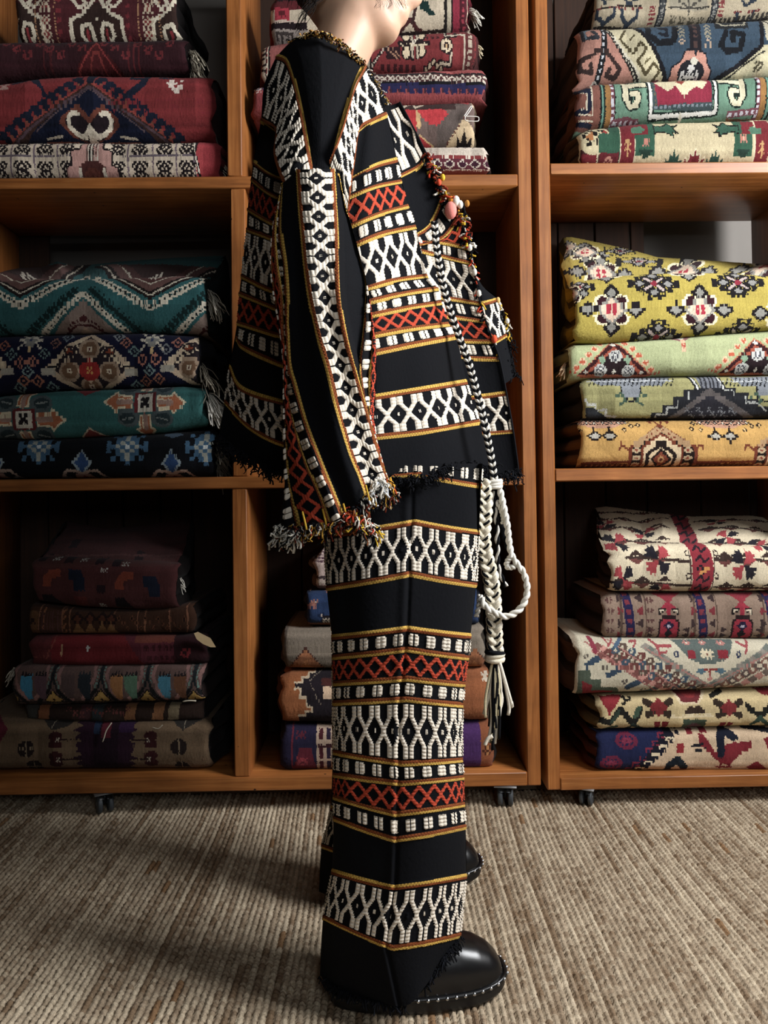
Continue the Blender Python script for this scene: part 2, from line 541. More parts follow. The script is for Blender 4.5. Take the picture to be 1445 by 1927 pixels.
# ================================================================== rugs: design canvas
def dye(c):
    """wool colour: a little faded"""
    v = lin(c)
    g = v @ np.array([.3, .59, .11])
    return (v * .84 + g * .16) * .93

class Design:
    """small colour raster for one rug; coordinates are those of a detail view (ox, oy, scale)"""
    def __init__(s, box, bg, view=(0, 0, 1.0), seed=0, cell=1.1, jag=.55, abrash=.10, tint=1.0):
        s.x0, s.x1, s.y0, s.y1 = box
        s.cell = cell
        s.tint = tint  # scales all dyes down where shade is painted into the wool
        s.nx = int((s.x1 - s.x0) / cell) + 1
        s.ny = int((s.y1 - s.y0) / cell) + 1
        s.ox, s.oy, s.k = view
        r = np.random.default_rng(seed)
        gx = s.x0 + (np.arange(s.nx) + .5) * cell
        gy = s.y0 + (np.arange(s.ny) + .5) * cell
        X, Y = np.meshgrid(gx, gy, indexing='ij')
        # knots are not perfectly in line: edges come out slightly ragged
        X = X + r.normal(0, jag * .5, X.shape) + r.normal(0, jag * .3, (1, s.ny))
        Y = Y + r.normal(0, jag * .5, X.shape) + r.normal(0, jag * .22, (s.nx, 1))
        s.X = (X - s.ox) * s.k
        s.Y = (Y - s.oy) * s.k
        s.c = np.empty((s.nx, s.ny, 3))
        s.c[:] = dye(bg) * tint
        s.tone = 1 + smooth_noise(s.ny, 6, abrash, seed + 1)[None, :, None] + r.normal(0, .05, (s.nx, s.ny, 1))
    def put(s, mask, c):
        s.c[mask] = dye(c) * s.tint
    def R(s, x0, y0, x1, y1, c):
        s.put((s.X >= x0) & (s.X <= x1) & (s.Y >= y0) & (s.Y <= y1), c)
    def D(s, cx, cy, rx, ry, c, step=0):
        dx, dy = np.abs(s.X - cx), np.abs(s.Y - cy)
        if step:
            dx = np.floor(dx / step) * step; dy = np.floor(dy / step) * step
        s.put(dx / rx + dy / ry <= 1, c)
    def E(s, cx, cy, rx, ry, c):
        s.put(((s.X - cx) / rx) ** 2 + ((s.Y - cy) / ry) ** 2 <= 1, c)
    def G(s, pts, c, m=None):
        inside = np.zeros(s.X.shape, bool)
        n = len(pts)
        for i in range(n):
            (xa, ya), (xb, yb) = pts[i], pts[(i + 1) % n]
            if ya == yb: continue
            cond = ((ya > s.Y) != (yb > s.Y))
            inside ^= cond & (s.X < (xb - xa) * (s.Y - ya) / (yb - ya) + xa)
        s.put(inside, c)
        if m is not None:
            s.G([(2 * m - x, y) for x, y in pts], c)
    def L(s, pts, w, c, m=None, dash=0):
        for (xa, ya), (xb, yb) in zip(pts[:-1], pts[1:]):
            dx, dy = xb - xa, yb - ya
            l2 = dx * dx + dy * dy + 1e-9
            t = np.clip(((s.X - xa) * dx + (s.Y - ya) * dy) / l2, 0, 1)
            d = np.hypot(s.X - xa - t * dx, s.Y - ya - t * dy)
            mk = d <= w / 2
            if dash:
                mk &= ((t * math.sqrt(l2)) % dash) < dash * .55
            s.put(mk, c)
        if m is not None:
            s.L([(2 * m - x, y) for x, y in pts], w, c, dash=dash)
    def A(s, cx, cy, cw, ch, art, pal, flip=False):
        """small motif given as rows of letters, centred on (cx, cy)"""
        rows = art.split('/')
        nr, nc = len(rows), max(map(len, rows))
        i = np.floor((s.X - cx) / cw + nc / 2).astype(int)
        j = np.floor((s.Y - cy) / ch + nr / 2).astype(int)
        if flip: i = nc - 1 - i
        ok = (i >= 0) & (i < nc) & (j >= 0) & (j < nr)
        tab = np.array([[ord(ch_) for ch_ in rw.ljust(nc, '.')] for rw in rows])
        v = np.where(ok, tab[np.clip(j, 0, nr - 1), np.clip(i, 0, nc - 1)], ord('.'))
        for k, c in pal.items():
            s.put(v == ord(k), c)
    def stripes(s, x0, x1, y0, y1, period, duty, c, vertical=True, ph=0):
        q = ((s.X if vertical else s.Y) - ph) % period < period * duty
        s.put(q & (s.X >= x0) & (s.X <= x1) & (s.Y >= y0) & (s.Y <= y1), c)
    def at(s, px, py):
        i = np.clip(((px - s.x0) / s.cell).astype(int), 0, s.nx - 1)
        j = np.clip(((py - s.y0) / s.cell).astype(int), 0, s.ny - 1)
        return np.clip(s.c * s.tone, 0, 1)[i, j]

FLOWER = '..w.w../.www.ww/ww.w.ww/..wrw../ww.w.ww/.ww.ww./..w.w..'
CROSS = '..w..../.www.../wwrww../.www.../..w....'

# ------------------------------------------------------------------ rugs: folded body
def fringe(parent, pts, length, seed, color='#cfc8b6', n=26, r=.0011, out=(1, -.2)):
    """loose warp ends: thin bent tubes growing from the given points"""
    rr = np.random.default_rng(seed)
    mb = MB()
    pts = np.asarray(pts, float)
    c = lin(color)
    for i in range(n):
        p = pts[0] + (pts[-1] - pts[0]) * rr.uniform(0, 1)
        L = length * rr.uniform(.6, 1.15)
        d = np.array([out[0] * rr.uniform(.3, .8), out[1] + rr.normal(0, .25), -1.0 * rr.uniform(.3, 1.0)])
        L *= .62
        d /= np.linalg.norm(d)
        t = np.linspace(0, 1, 6)[:, None]
        q = p + d * L * t + np.array([0, 0, -.35 * L]) * t ** 2 + np.cumsum(rr.normal(0, L * .05, (6, 3)), 0)
        mb.tube(q, r * rr.uniform(.8, 1.3), c * rr.uniform(.75, 1.1), nseg=4)
    return mb.build('fringe', M['yarn'], parent)

def rug(top, bot, Yf, design, label, group, back=None, name='folded_rug', depth=.28, edge='#3a2a22', seam='#120c0a',
        layers=3, n_exp=3.0, seed=0, jit=.00028, bumpy=.003, side_jit=.004):
    """folded rug: rounded front fold, lobed side ends showing the layers. top/bot/back: photo outlines of the
    front's upper and lower edge and, where it shows, of the rear edge of the upper surface"""
    rr = np.random.default_rng(seed + 100)
    top, bot = np.array(top, float), np.array(bot, float)
    xa, xb = top[0, 0], top[-1, 0]
    nu = int((xb - xa) / 1.6)
    u = np.linspace(0, 1, nu + 1)
    px = xa + (xb - xa) * u
    pt = np.interp(px, top[:, 0], top[:, 1])
    pb = np.interp(px, bot[:, 0], bot[:, 1])
    Ptop, Pbot = P(px, pt, Yf), P(px, pb, Yf)
    X = (Ptop[:, 0] + Pbot[:, 0]) / 2
    zt, zb = Ptop[:, 2], Pbot[:, 2]
    zc, hh = (zt + zb) / 2, (zt - zb) / 2
    nf = max(14, int((pb - pt).mean() / 1.5))
    e = min(.05, 1.1 * hh.mean())
    ph = np.linspace(-np.pi / 2, np.pi / 2, nf + 1)
    sy = np.cos(ph) ** (2 / n_exp)
    sz = np.sign(np.sin(ph)) * np.abs(np.sin(ph)) ** (2 / n_exp)
    # front: Y = Yf at the belly, receding by e at top and bottom
    soft = np.stack([smooth_noise(nu + 1, 22, bumpy, seed + k) for k in range(4)])
    fold = np.interp(np.linspace(0, 3, nf + 1), np.arange(4), np.arange(4))
    wav = np.array([np.interp(fold, np.arange(4), soft[:, i]) for i in range(nu + 1)])
    FYv = Yf + e * (1 - sy)[None] + wav * sy[None]
    FZ = zc[:, None] + hh[:, None] * sz[None]
    FX = np.repeat(X[:, None], nf + 1, 1)
    G = [np.stack([FX, FYv, FZ], -1)]
    fv = (sz[1:] + sz[:-1]) / 2
    arc = np.r_[0, np.cumsum(np.hypot(np.diff(sy) * e, np.diff(sz) * hh.mean()))]
    arc = (arc / arc[-1])
    am = (arc[1:] + arc[:-1]) / 2
    vv = .6 * (fv + 1) / 2 + .4 * am
    pxm = (px[1:] + px[:-1]) / 2
    ptm, pbm = (pt[1:] + pt[:-1]) / 2, (pb[1:] + pb[:-1]) / 2
    PXf = np.repeat(pxm[:, None], nf, 1)
    PYf = pbm[:, None] + (ptm - pbm)[:, None] * vv[None]
    C = [design.at(PXf, PYf)]
    ye = Yf + e
    if back is not None:
        bk = np.array(back, float)
        Yb = Yf + depth
        bx = np.interp(u, (bk[:, 0] - bk[0, 0]) / (bk[-1, 0] - bk[0, 0]), bk[:, 0])
        by = np.interp(bx, bk[:, 0], bk[:, 1])
        Pb_ = P(bx, by, Yb)
        nt = max(10, int(np.abs(pt - by).mean() / 1.6) + 6)
        t = np.linspace(0, 1, nt + 1)[1:]
        s = t[None] ** .85
        TX = X[:, None] + (Pb_[:, 0] - X)[:, None] * t[None]
        TY = ye + (Yb - ye) * t[None] + 0 * TX
        lump = smooth_noise(nu + 1, 30, .006, seed + 9)[:, None] * np.sin(np.pi * t)[None]
        TZ = zt[:, None] + (Pb_[:, 2] - zt)[:, None] * s + lump
        G.append(np.stack([TX, TY, TZ], -1))
        tm = np.r_[t[0] / 2, (t[1:] + t[:-1]) / 2]
        bym = (by[1:] + by[:-1]) / 2
        bxm = (bx[1:] + bx[:-1]) / 2
        PXt = pxm[:, None] + 0 * tm[None]
        PYt = ptm[:, None] + (bym - ptm)[:, None] * tm[None]
        C.append(design.at(PXt, PYt))
    else:
        t = np.linspace(0, 1, 5)[1:]
        TX = X[:, None] + 0 * t[None]
        TY = ye + (depth - e) * t[None] + 0 * TX
        TZ = zt[:, None] + 0 * TX
        G.append(np.stack([TX, TY, TZ], -1))
        C.append(np.repeat(design.at(pxm, ptm + 1)[:, None], 4, 1))
    # underside
    t = np.linspace(1, 0, 5)[:-1]
    BX = X[:, None] + 0 * t[None]
    BY = ye + (depth - e) * t[None] + 0 * BX
    BZ = zb[:, None] + 0 * BX
    G.insert(0, np.stack([BX, BY, BZ], -1))
    C.insert(0, np.repeat(design.at(pxm, pbm - 1)[:, None], 4, 1))
    V = np.concatenate(G, 1)
    V = V + rr.normal(0, jit, V.shape)
    # uneven selvedges
    nrow = V.shape[1]
    for sgn, ends in ((-1, 0), (1, -1)):
        off = smooth_noise(nrow, 9, side_jit, seed + 31 + ends)
        fall = np.exp(-np.arange(nu + 1) / 8.0) if ends == 0 else np.exp(-np.arange(nu + 1)[::-1] / 8.0)
        V[..., 0] += fall[:, None] * off[None]
        # the corner of the fold is rounded off too
        V[..., 1] += (fall ** 3)[:, None] * .010
    col = np.concatenate(C, 1)
    org = np.array([X.mean(), Yf + depth / 2, zb.min()])
    mb = MB()
    mb.grid(V - org, col.reshape(-1, 3))
    # side ends: lobes of the folded layers
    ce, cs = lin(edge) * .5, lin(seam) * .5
    for side in (0, -1):
        z0_, z1_ = zb[side], zt[side]
        zz = np.linspace(0, 1, 6 * layers + 1)
        yy = np.linspace(0, 1, 8)
        zcol = z0_ + (z1_ - z0_) * zz
        yfront = np.interp(zcol, V[side, 4:4 + nf + 1, 2], V[side, 4:4 + nf + 1, 1])
        xfront = np.interp(zcol, V[side, 4:4 + nf + 1, 2], V[side, 4:4 + nf + 1, 0])
        lobe = np.abs(np.sin(np.pi * layers * zz)) ** .5
        YY = yfront[:, None] + (Yf + depth - yfront)[:, None] * yy[None]
        ZZ = zcol[:, None] + 0 * YY
        if back is not None:
            rise = np.interp(YY, [ye, Yf + depth], [0, 1]) * (Pb_[side, 2] - zt[side])
            ZZ = ZZ + rise * zz[:, None]
        sg = -1 if side == 0 else 1
        wob = smooth_noise(len(zz), 3, .004, seed + 55)[:, None] * np.sin(np.pi * yy)[None] + smooth_noise(8, 2, .005, seed + 56)[None] * np.minimum(1, yy * 4)[None]
        XX = xfront[:, None] + wob + sg * (.010 * lobe[:, None] * np.minimum(1, yy[None] * 7) - .003 * (1 - lobe[:, None]) * np.minimum(1, yy[None] * 7))
        if back is not None:
            XX = XX + (Pb_[side, 0] - X[side]) * np.interp(YY, [ye, Yf + depth], [0, 1])
        CG = np.stack([XX, YY, ZZ], -1) + rr.normal(0, .0006, XX.shape + (3,))
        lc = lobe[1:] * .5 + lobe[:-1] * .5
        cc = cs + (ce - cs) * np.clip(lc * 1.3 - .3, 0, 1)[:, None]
        mb.grid(CG - org, np.repeat(cc, 7, 0), flip=(side == 0))
    o = mb.build(name, M['rug'], loc=tuple(org))
    tag(o, label, 'rug', group)
    o['_'] = 0
    del o['_']
    return o, (X, zt, zb, Yf, org)

def rug_fringe(res, side, v0, v1, length, seed, **kw):
    o, (X, zt, zb, Yf, org) = res
    i = -1 if side > 0 else 0
    x = X[i] + side * .004
    pts = [np.array([x, Yf + .03, zb[i] + (zt[i] - zb[i]) * v]) - org for v in (v0, v1)]
    return fringe(o, pts, length, seed, out=(side, -.3), **kw)
Z1 = (0, 0, 3.0104); Z4 = (0, 440, 3.0104); ZC = (0, 950, 3.4405); ZD = (470, 0, 3.0745)
ZE = (500, 1000, 3.1413); Z3 = (1030, 0, 3.4819); Z6 = (980, 380, 3.1075); Z8 = (960, 900, 2.979)

# ------------------------------------------------------------------ upper left cell
GA = 'rugs stacked in the upper left cell'
d = Design((-60, 425, 255, 342), '#cdbba2', Z1, 11)
for gx in (-70, 60, 190, 322, 720, 862, 996, 1100): d.L([(gx, 780), (gx + 6, 1030)], 9, '#75626b')
d.L([(-200, 884), (420, 890), (620, 892), (1110, 880)], 8, '#6d6068')
FA = '.kk.k.kk./kk.kkk.kk/k.kk.kk.k/.kk.k.kk./..kkkkk../.kk.k.kk./k.kk.kk.k/kk.kkk.kk/.kk.k.kk.'
for gx in (-5, 124, 255, 385, 660, 790, 930, 1060):
    for gy in (832, 955): d.A(gx, gy, 10.5, 10.5, FA, {'k': '#1d1517'})
pk = [(478, 788), (570, 788), (584, 815), (584, 850), (632, 862), (632, 930), (668, 940), (676, 1030), (372, 1030), (376, 940), (408, 930), (404, 862), (452, 850), (462, 815)]
d.G(pk, '#b98a7e'); d.L(pk + pk[:1], 8, '#1b1214')
d.G([(440, 1030), (444, 940), (490, 905), (550, 905), (596, 940), (606, 1030)], '#4a2420'); d.E(520, 985, 52, 44, '#5c2d22')
for k, q in enumerate(range(488, 552, 9)): d.R(q, 815, q + 6, 910, '#17110f' if k % 2 == 0 else '#d8ccb8')
d.L([(444, 1010), (452, 950)], 16, '#cfc2ac'); d.L([(596, 1010), (586, 950)], 16, '#cfc2ac')
d.R(1112, 770, 1300, 1040, '#b23b40'); d.R(1150, 770, 1300, 1040, '#a8343b')
d.L([(1090, 780), (1112, 812), (1100, 880), (1120, 930), (1128, 1000), (1150, 1030)], 16, '#1b1214')
d.L([(1098, 800), (1106, 880), (1126, 960)], 5, '#e2d6c2')
a1 = rug([(-60, 262), (60, 261), (330, 260), (372, 259), (404, 259), (412, 264)], [(-60, 338), (413, 337)], 1.803, d,
    'cream rug with grid of dark flower boxes and red end, under the red diamond rug', GA, seed=1, edge='#8a2b30')
rug_fringe(a1, 1, .1, .5, .035, 5, n=14, color='#c9bfae')
d = Design((-80, 420, 125, 268), '#7e2527', Z1, 12, abrash=.16)
dm = 505
d.G([(dm, 395), (dm + 40, 500), (1050, 790), (-40, 790), (dm - 40, 500)], '#8f3a30')
d.G([(dm, 480), (1010, 800), (0, 800)], '#3a241f')
for k in range(10):
    t = k / 9
    for s_ in (-1, 1):
        cx, cy = dm + s_ * (65 + 430 * t), 465 + 290 * t
        d.A(cx, cy, 14, 12, '.kkk./kkkk./kkkkk/..kkk/..ok.', {'k': '#141a2c', 'o': '#7a4230'}, flip=s_ > 0)
d.L([(dm, 500), (20, 800)], 12, '#554048', m=dm)
d.G([(dm, 505), (840, 730), (900, 790), (110, 790), (170, 730)], '#10162c')
d.L([(dm, 512), (200, 720)], 7, '#5d4a4e', m=dm)
hook = [(505, 700), (470, 745), (430, 735), (392, 700), (388, 660), (410, 630), (440, 640)]
d.G([(505, 655), (450, 600), (420, 598), (345, 660), (340, 690), (400, 745), (505, 775)], '#6a3526', m=dm)
d.G([(505, 690), (455, 640), (420, 625), (372, 665), (372, 690), (430, 750), (505, 770)], '#20141a', m=dm)
d.L(hook, 22, '#cdc0a8', m=dm)
d.G([(485, 780), (495, 700), (515, 700), (540, 780)], '#cdc0a8')
d.L([(250, 752), (340, 742)], 10, '#b9ab95', m=dm); d.L([(240, 768), (420, 768)], 8, '#8c4b3a', m=dm)
d.G([(480, 380), (545, 380), (530, 485), (490, 485)], '#141a2c')
d.G([(140, 440), (200, 440), (270, 550), (240, 560), (235, 520)], '#161b2e'); d.L([(180, 445), (220, 420), (330, 415)], 22, '#161b2e'); d.L([(60, 470), (140, 450)], 22, '#161b2e')
d.L([(830, 420), (800, 480), (720, 550)], 38, '#141a2c'); d.L([(725, 410), (985, 405)], 26, '#141a2c')
d.L([(735, 410), (735, 445), (795, 445)], 18, '#141a2c'); d.L([(985, 405), (960, 440), (900, 435)], 18, '#141a2c')
d.A(985, 495, 16, 16, '.ww..w/wwww../.ww.ww/..wwww/...ww.', {'w': '#d9c8b8'})
d.A(10, 490, 14, 14, 'w.ww/.ww./wwww', {'w': '#a98478'})
d.stripes(600, 1250, 560, 640, 9, .4, '#7a2029', False)
a2 = rug([(-80, 158), (0, 146), (70, 136), (160, 131), (300, 133), (400, 134)], [(-80, 262), (60, 261), (330, 260), (406, 258)], 1.806, d,
    'faded red rug with navy hooked diamond, second from the bottom of its pile', GA, seed=2, edge='#3c1418', layers=2)
d = Design((-40, 360, 62, 142), '#33141a', Z1, 13)
d.stripes(240, 320, 180, 420, 40, .3, '#4d1a1e'); d.stripes(700, 800, 180, 420, 30, .3, '#551a1e')
for k in range(16): d.A(30 + k * 62, 250 + 30 * (k % 3), 10, 10, 'r..rr/.rr.r/rr..r/.rrr.', {'r': '#6b2226'})
d.G([(545, 240), (700, 400), (400, 400)], '#4a1518'); d.L([(545, 250), (420, 400)], 8, '#8a2e2c', m=545)
d.L([(500, 390), (530, 300), (560, 300), (590, 390)], 10, '#7b2a26'); d.L([(480, 240), (545, 205), (610, 240)], 16, '#1b2038')
a3 = rug([(-30, 72), (350, 66)], [(-30, 146), (0, 140), (70, 136), (160, 131), (300, 131), (350, 130)], 1.815, d,
    'very dark maroon rug with white fringe knot at its right end', GA, seed=3, edge='#1d0d10', layers=2)
rug_fringe(a3, 1, .55, .75, .10, 6, n=34, color='#c5bca8', r=.0013)
rug_fringe(a3, 1, .05, .2, .05, 7, n=18, color='#b5ad9a')
d = Design((15, 350, -40, 78), '#4a1b20', Z1, 14)
ivory, mar = '#d2c6ac', '#3a161b'
for cx in (545, 1010, 95):
    d.G([(cx - 150, 90), (cx - 60, 60), (cx, 10), (cx + 60, 60), (cx + 150, 110), (cx + 160, 190), (cx - 150, 190)], '#33211c')
    d.L([(cx - 150, 200), (cx - 145, 100), (cx - 90, 75), (cx - 40, 30), (cx - 10, -20)], 20, ivory, m=cx)
    d.L([(cx - 90, 170), (cx - 75, 190), (cx - 60, 185)], 16, ivory, m=cx)
    d.L([(cx - 90, 170), (cx - 85, 130), (cx - 40, 120), (cx - 25, 160), (cx - 25, 200)], 20, ivory, m=cx)
    d.L([(cx - 55, 190), (cx - 55, 150)], 14, '#8a2a30', m=cx)
    d.R(cx - 9, 92, cx + 9, 106, ivory)
    d.L([(cx - 140, 0), (cx - 100, 45), (cx - 60, 20), (cx - 90, -10)], 18, ivory, m=cx)
for cx in (200, 312, 780, 900): d.L([(cx, -90), (cx, 220)], 10, '#a3754f', dash=14)
for cx in (255, 835):
    for cy in (-20, 40, 110, 165): d.A(cx, cy, 12, 11, 'w.w.w/.wrw./wrwrw/.wrw./w.w.w', {'w': '#b9a78c', 'r': '#7a2a2a'})
for k in range(12): d.A(330 + (k % 2) * 390, -40 + 25 * k, 9, 9, '.rr/rrr/.r.', {'r': '#74232a'})
rug([(28, -30), (330, -34)], [(28, 72), (200, 71), (332, 64)], 1.81, d, 'maroon rug with ivory scrolls and dotted lines, topmost of the upper left pile', GA, seed=4, edge='#150d0e', layers=3)
# the dark fold that hangs down behind the maroon scroll rug

# ------------------------------------------------------------------ middle left cell
GB = 'rugs stacked in the middle left cell'
d = Design((-40, 410, 800, 905), '#0d1016', Z4, 21)
FB = '....b..../.b.bwb.b./..bbwbb../b.bwbwb.b/bbwbcbwbb/b.bwbwb.b/..bbwbb../.b.bwb.b./....b....'
for k, cx in enumerate((-270, 215, 720, 1165)):
    d.A(cx, 1215, 26, 19, FB, {'b': '#3f6685', 'w': '#a3a79c', 'c': '#cfd6d4'})
for cx in (-35, 462, 970):
    d.D(cx, 1290, 50, 56, '#8fa0a8', 8); d.D(cx, 1290, 36, 42, '#2c4c7c', 8)
    d.L([(cx - 130, 1372), (cx - 85, 1330), (cx - 40, 1330), (cx, 1345)], 14, '#b59a86', m=cx)
    d.G([(cx - 70, 1390), (cx - 40, 1345), (cx + 40, 1345), (cx + 70, 1390)], '#a57f6e')
    d.G([(cx - 40, 1390), (cx, 1352), (cx + 40, 1390)], '#7c2430')
    d.L([(cx - 170, 1388), (cx - 120, 1362), (cx - 80, 1372)], 8, '#8d9aa0', m=cx)
d.D(975, 1150, 60, 22, '#46596b')
b1 = rug([(-40, 824), (60, 826), (160, 822), (300, 814), (400, 806)], [(-40, 900), (400, 897)], 1.803, d,
    'black rug with pale blue flowers, lowest of the middle left pile', GB, seed=11, edge='#191b20')
rug_fringe(b1, 1, .15, .75, .07, 8, n=46, color='#9c978a')
d = Design((-50, 400, 715, 835), '#2f6967', Z4, 22, abrash=.12)
def cross_b(cx, cy, s=1.0):
    for sx, sy in ((-1, -1), (1, -1), (-1, 1), (1, 1)):
        d.E(cx + sx * 95 * s, cy + sy * 75 * s, 62 * s, 46 * s, '#4d5a5c'); d.E(cx + sx * 100 * s, cy + sy * 78 * s, 42 * s, 28 * s, '#29383c')
        d.L([(cx + sx * 70 * s, cy + sy * 75 * s), (cx + sx * 125 * s, cy + sy * 85 * s)], 7, '#7f8884')
    for a, b, rot in ((1, 0, 0), (-1, 0, 0), (0, 1, 1), (0, -1, 1)):
        f = lambda u, w: (cx + (a * u + (w if rot else 0)) * s, cy + (b * u * .82 + (0 if rot else w)) * s)
        o_ = [f(75, -30), f(150, -30), f(160, -52), f(185, -30), f(230, 0), f(185, 30), f(160, 52), f(150, 30), f(75, 30)]
        d.G(o_, '#b0643c'); d.L(o_ + o_[:1], 9, '#dccda9')
        d.L([f(80, 0), f(150, 0)], 26, '#a28071'); d.L([f(80, -14), f(150, -14)], 5, '#dccda9')
    d.R(cx - 64 * s, cy - 50 * s, cx + 64 * s, cy + 50 * s, '#6b2428'); d.R(cx - 44 * s, cy - 42 * s, cx + 44 * s, cy + 42 * s, '#d6cfbd')
    d.A(cx, cy, 10, 10, 'kk.kk/kkkkk/.kkk./kkkkk/kk.kk', {'k': '#241f22'})
cross_b(135, 1048); cross_b(820, 960)
d.G([(430, 1150), (490, 1090), (530, 1095), (610, 1140)], '#7d3230'); d.L([(440, 1140), (500, 1088), (600, 1136)], 7, '#c8b89c')
d.G([(400, 890), (475, 930), (560, 890)], '#7d2a30')
b2 = rug([(-50, 752), (0, 742), (100, 733), (250, 728), (340, 724), (385, 728)], [(-50, 826), (60, 826), (160, 822), (300, 814), (384, 800)], 1.798, d,
    'teal rug with orange and cream crosses and a white fringe at its right end', GB, seed=12, edge='#274f4d', layers=2)
rug_fringe(b2, 1, .55, .85, .10, 9, n=80, color='#e8e4da', r=.0013)
d = Design((-50, 385, 610, 745), '#121530', Z4, 23)
def med_b(cx, cy=755):
    d.G([(cx - 265, cy + 5), (cx - 190, cy - 50), (cx - 130, cy - 110), (cx - 60, cy - 150), (cx, cy - 180), (cx + 60, cy - 150), (cx + 130, cy - 110), (cx + 190, cy - 50), (cx + 265, cy + 5), (cx + 180, cy + 60), (cx + 100, cy + 100), (cx, cy + 170), (cx - 100, cy + 100), (cx - 180, cy + 60)], '#c9b091')
    d.G([(cx - 215, cy + 5), (cx - 120, cy - 90), (cx, cy - 160), (cx + 120, cy - 90), (cx + 215, cy + 5), (cx + 90, cy + 80), (cx, cy + 140), (cx - 90, cy + 80)], '#2a2228')
    for k in range(9):
        for s_ in (-1, 1):
            d.L([(cx + s_ * (250 - 24 * k), cy - 10 - 17 * k), (cx + s_ * (200 - 22 * k), cy + 0 - 12 * k)], 9, '#d8c3a0')
    for ex, ey in ((-112, 15), (112, 15), (0, -95), (0, 92)):
        d.E(cx + ex, cy + ey, 60, 52, '#a68c72'); d.E(cx + ex, cy + ey, 44, 38, '#7a5a40'); d.R(cx + ex - 14, cy + ey - 12, cx + ex + 14, cy + ey + 12, '#d9c9ac'); d.R(cx + ex - 5, cy + ey - 5, cx + ex + 5, cy + ey + 5, '#5a1d20')
    d.D(cx, cy + 10, 74, 66, '#d4b493'); d.E(cx, cy + 10, 58, 50, '#a4231f'); d.A(cx, cy + 10, 12, 12, 'y.y/.y./y.y', {'y': '#d6a24a'})
    for s_ in (-1, 1): d.R(cx + s_ * 235 - 38, cy + 2, cx + s_ * 235 + 38, cy + 36, '#a9a393'); d.L([(cx + s_ * 190, cy - 8), (cx + s_ * 285, cy - 8)], 8, '#1a1820')
    d.A(cx - 112, cy - 85, 14, 12, '.kkk./k.o.k/koook/.kkk.', {'k': '#2c2226', 'o': '#8a3f22'}); d.A(cx + 112, cy - 85, 14, 12, '.kkk./k.o.k/koook/.kkk.', {'k': '#2c2226', 'o': '#8a3f22'})
med_b(505); med_b(-190); med_b(1180, 735)
d.G([(430, 890), (470, 935), (490, 935), (540, 890)], '#7d2a30')
for cx, cy, c_ in ((65, 690, '#6d8785'), (120, 730, '#b0705c'), (185, 725, '#b0705c'), (250, 685, '#6d8785'), (310, 630, '#8a5f52'), (375, 595, '#6d7c85'), (160, 775, '#7b9290'), (135, 820, '#a3684f'), (210, 820, '#a3684f'), (105, 855, '#6d8785'), (280, 850, '#6d8785'), (20, 645, '#9a5a44'), (665, 590, '#7d8285'), (710, 625, '#a86a58'), (758, 670, '#6d8785'), (805, 712, '#c07a63'), (880, 712, '#c07a63'), (845, 765, '#7b9290'), (820, 815, '#a3684f'), (895, 805, '#a3684f'), (940, 660, '#7d8285'), (1005, 625, '#a86a58'), (760, 840, '#6d8785')):
    d.D(cx, cy, 30, 27, c_, 5); d.D(cx, cy, 19, 17, '#14162c', 4); d.D(cx, cy, 9, 8, c_)
for cx in (165, 860):
    d.A(cx, 620, 15, 15, 'w...w...w/.w..w..w./..wwgww../wwggbggww/..wgggw../.w.ggg.w./w...y...w/....y....', {'w': '#cfc5b0', 'g': '#87857e', 'b': '#3c4664', 'y': '#cfae74'})
b3 = rug([(-50, 632), (0, 628), (120, 625), (260, 622), (371, 628)], [(-50, 752), (0, 742), (100, 733), (250, 728), (340, 724), (371, 722)], 1.803, d,
    'navy rug with cream and red medallions between the two teal rugs', GB, seed=13, edge='#20222f', layers=2)
rug_fringe(b3, 1, .2, .45, .09, 10, n=30, color='#a49c8c')
d = Design((-60, 450, 470, 635), '#2a6163', Z4, 24, abrash=.14)
def chev(cx, cy, w, h, cols, ws):
    """nested V: point down at (cx, cy)"""
    for c_, k in zip(cols, ws): d.G([(cx, cy + k), (cx + w + k * 1.5, cy - h), (cx - w - k * 1.5, cy - h)], c_)
for cx, cy in ((110, 345), (850, 355)):
    chev(cx, cy, 330, 170, ('#241a1a', '#cfc5ae', '#241a1a', '#6a4a44', '#cfc5ae', '#54322e', '#3a2422'), (22, 4, -4, -18, -55, -62, -92))
    for k in range(13):
        for s_ in (-1, 1):
            d.A(cx + s_ * (10 + k * 27), cy + 55 - k * 13.5, 11, 10, 'www./w.kw/wwk./.www', {'w': '#d6ccb4', 'k': '#1c2626'}, flip=s_ > 0)
    d.A(cx + 10, cy - 115, 12, 10, '..w.w../.ww.ww./ww.w.ww/.w.w.w./..w.w..', {'w': '#d9d0bc'})
for cx in (470, -290, 1230):
    d.G([(cx, 375), (cx + 210, 560), (cx - 210, 560)], '#8f7a6e')
    d.L([(cx - 95, 520), (cx - 60, 490), (cx, 470), (cx + 60, 490), (cx + 95, 520)], 12, '#4a2022', dash=20)
    d.L([(cx - 120, 545), (cx - 40, 500), (cx + 40, 500), (cx + 120, 545)], 10, '#4a2022'); d.D(cx, 468, 22, 20, '#4a2022')
    d.G([(cx - 60, 560), (cx, 505), (cx + 60, 560)], '#a58a74')
    for k in range(11):
        for s_ in (-1, 1):
            d.A(cx + s_ * (12 + k * 23), 350 + k * 19, 11, 10, '.ww./wwkw/.ww.', {'w': '#d6ccb4', 'k': '#1c2626'})
            d.A(cx + s_ * (50 + k * 27), 330 + k * 21, 11, 11, '.k.k/kkk./.kkk/k.k.', {'k': '#132c2c'})
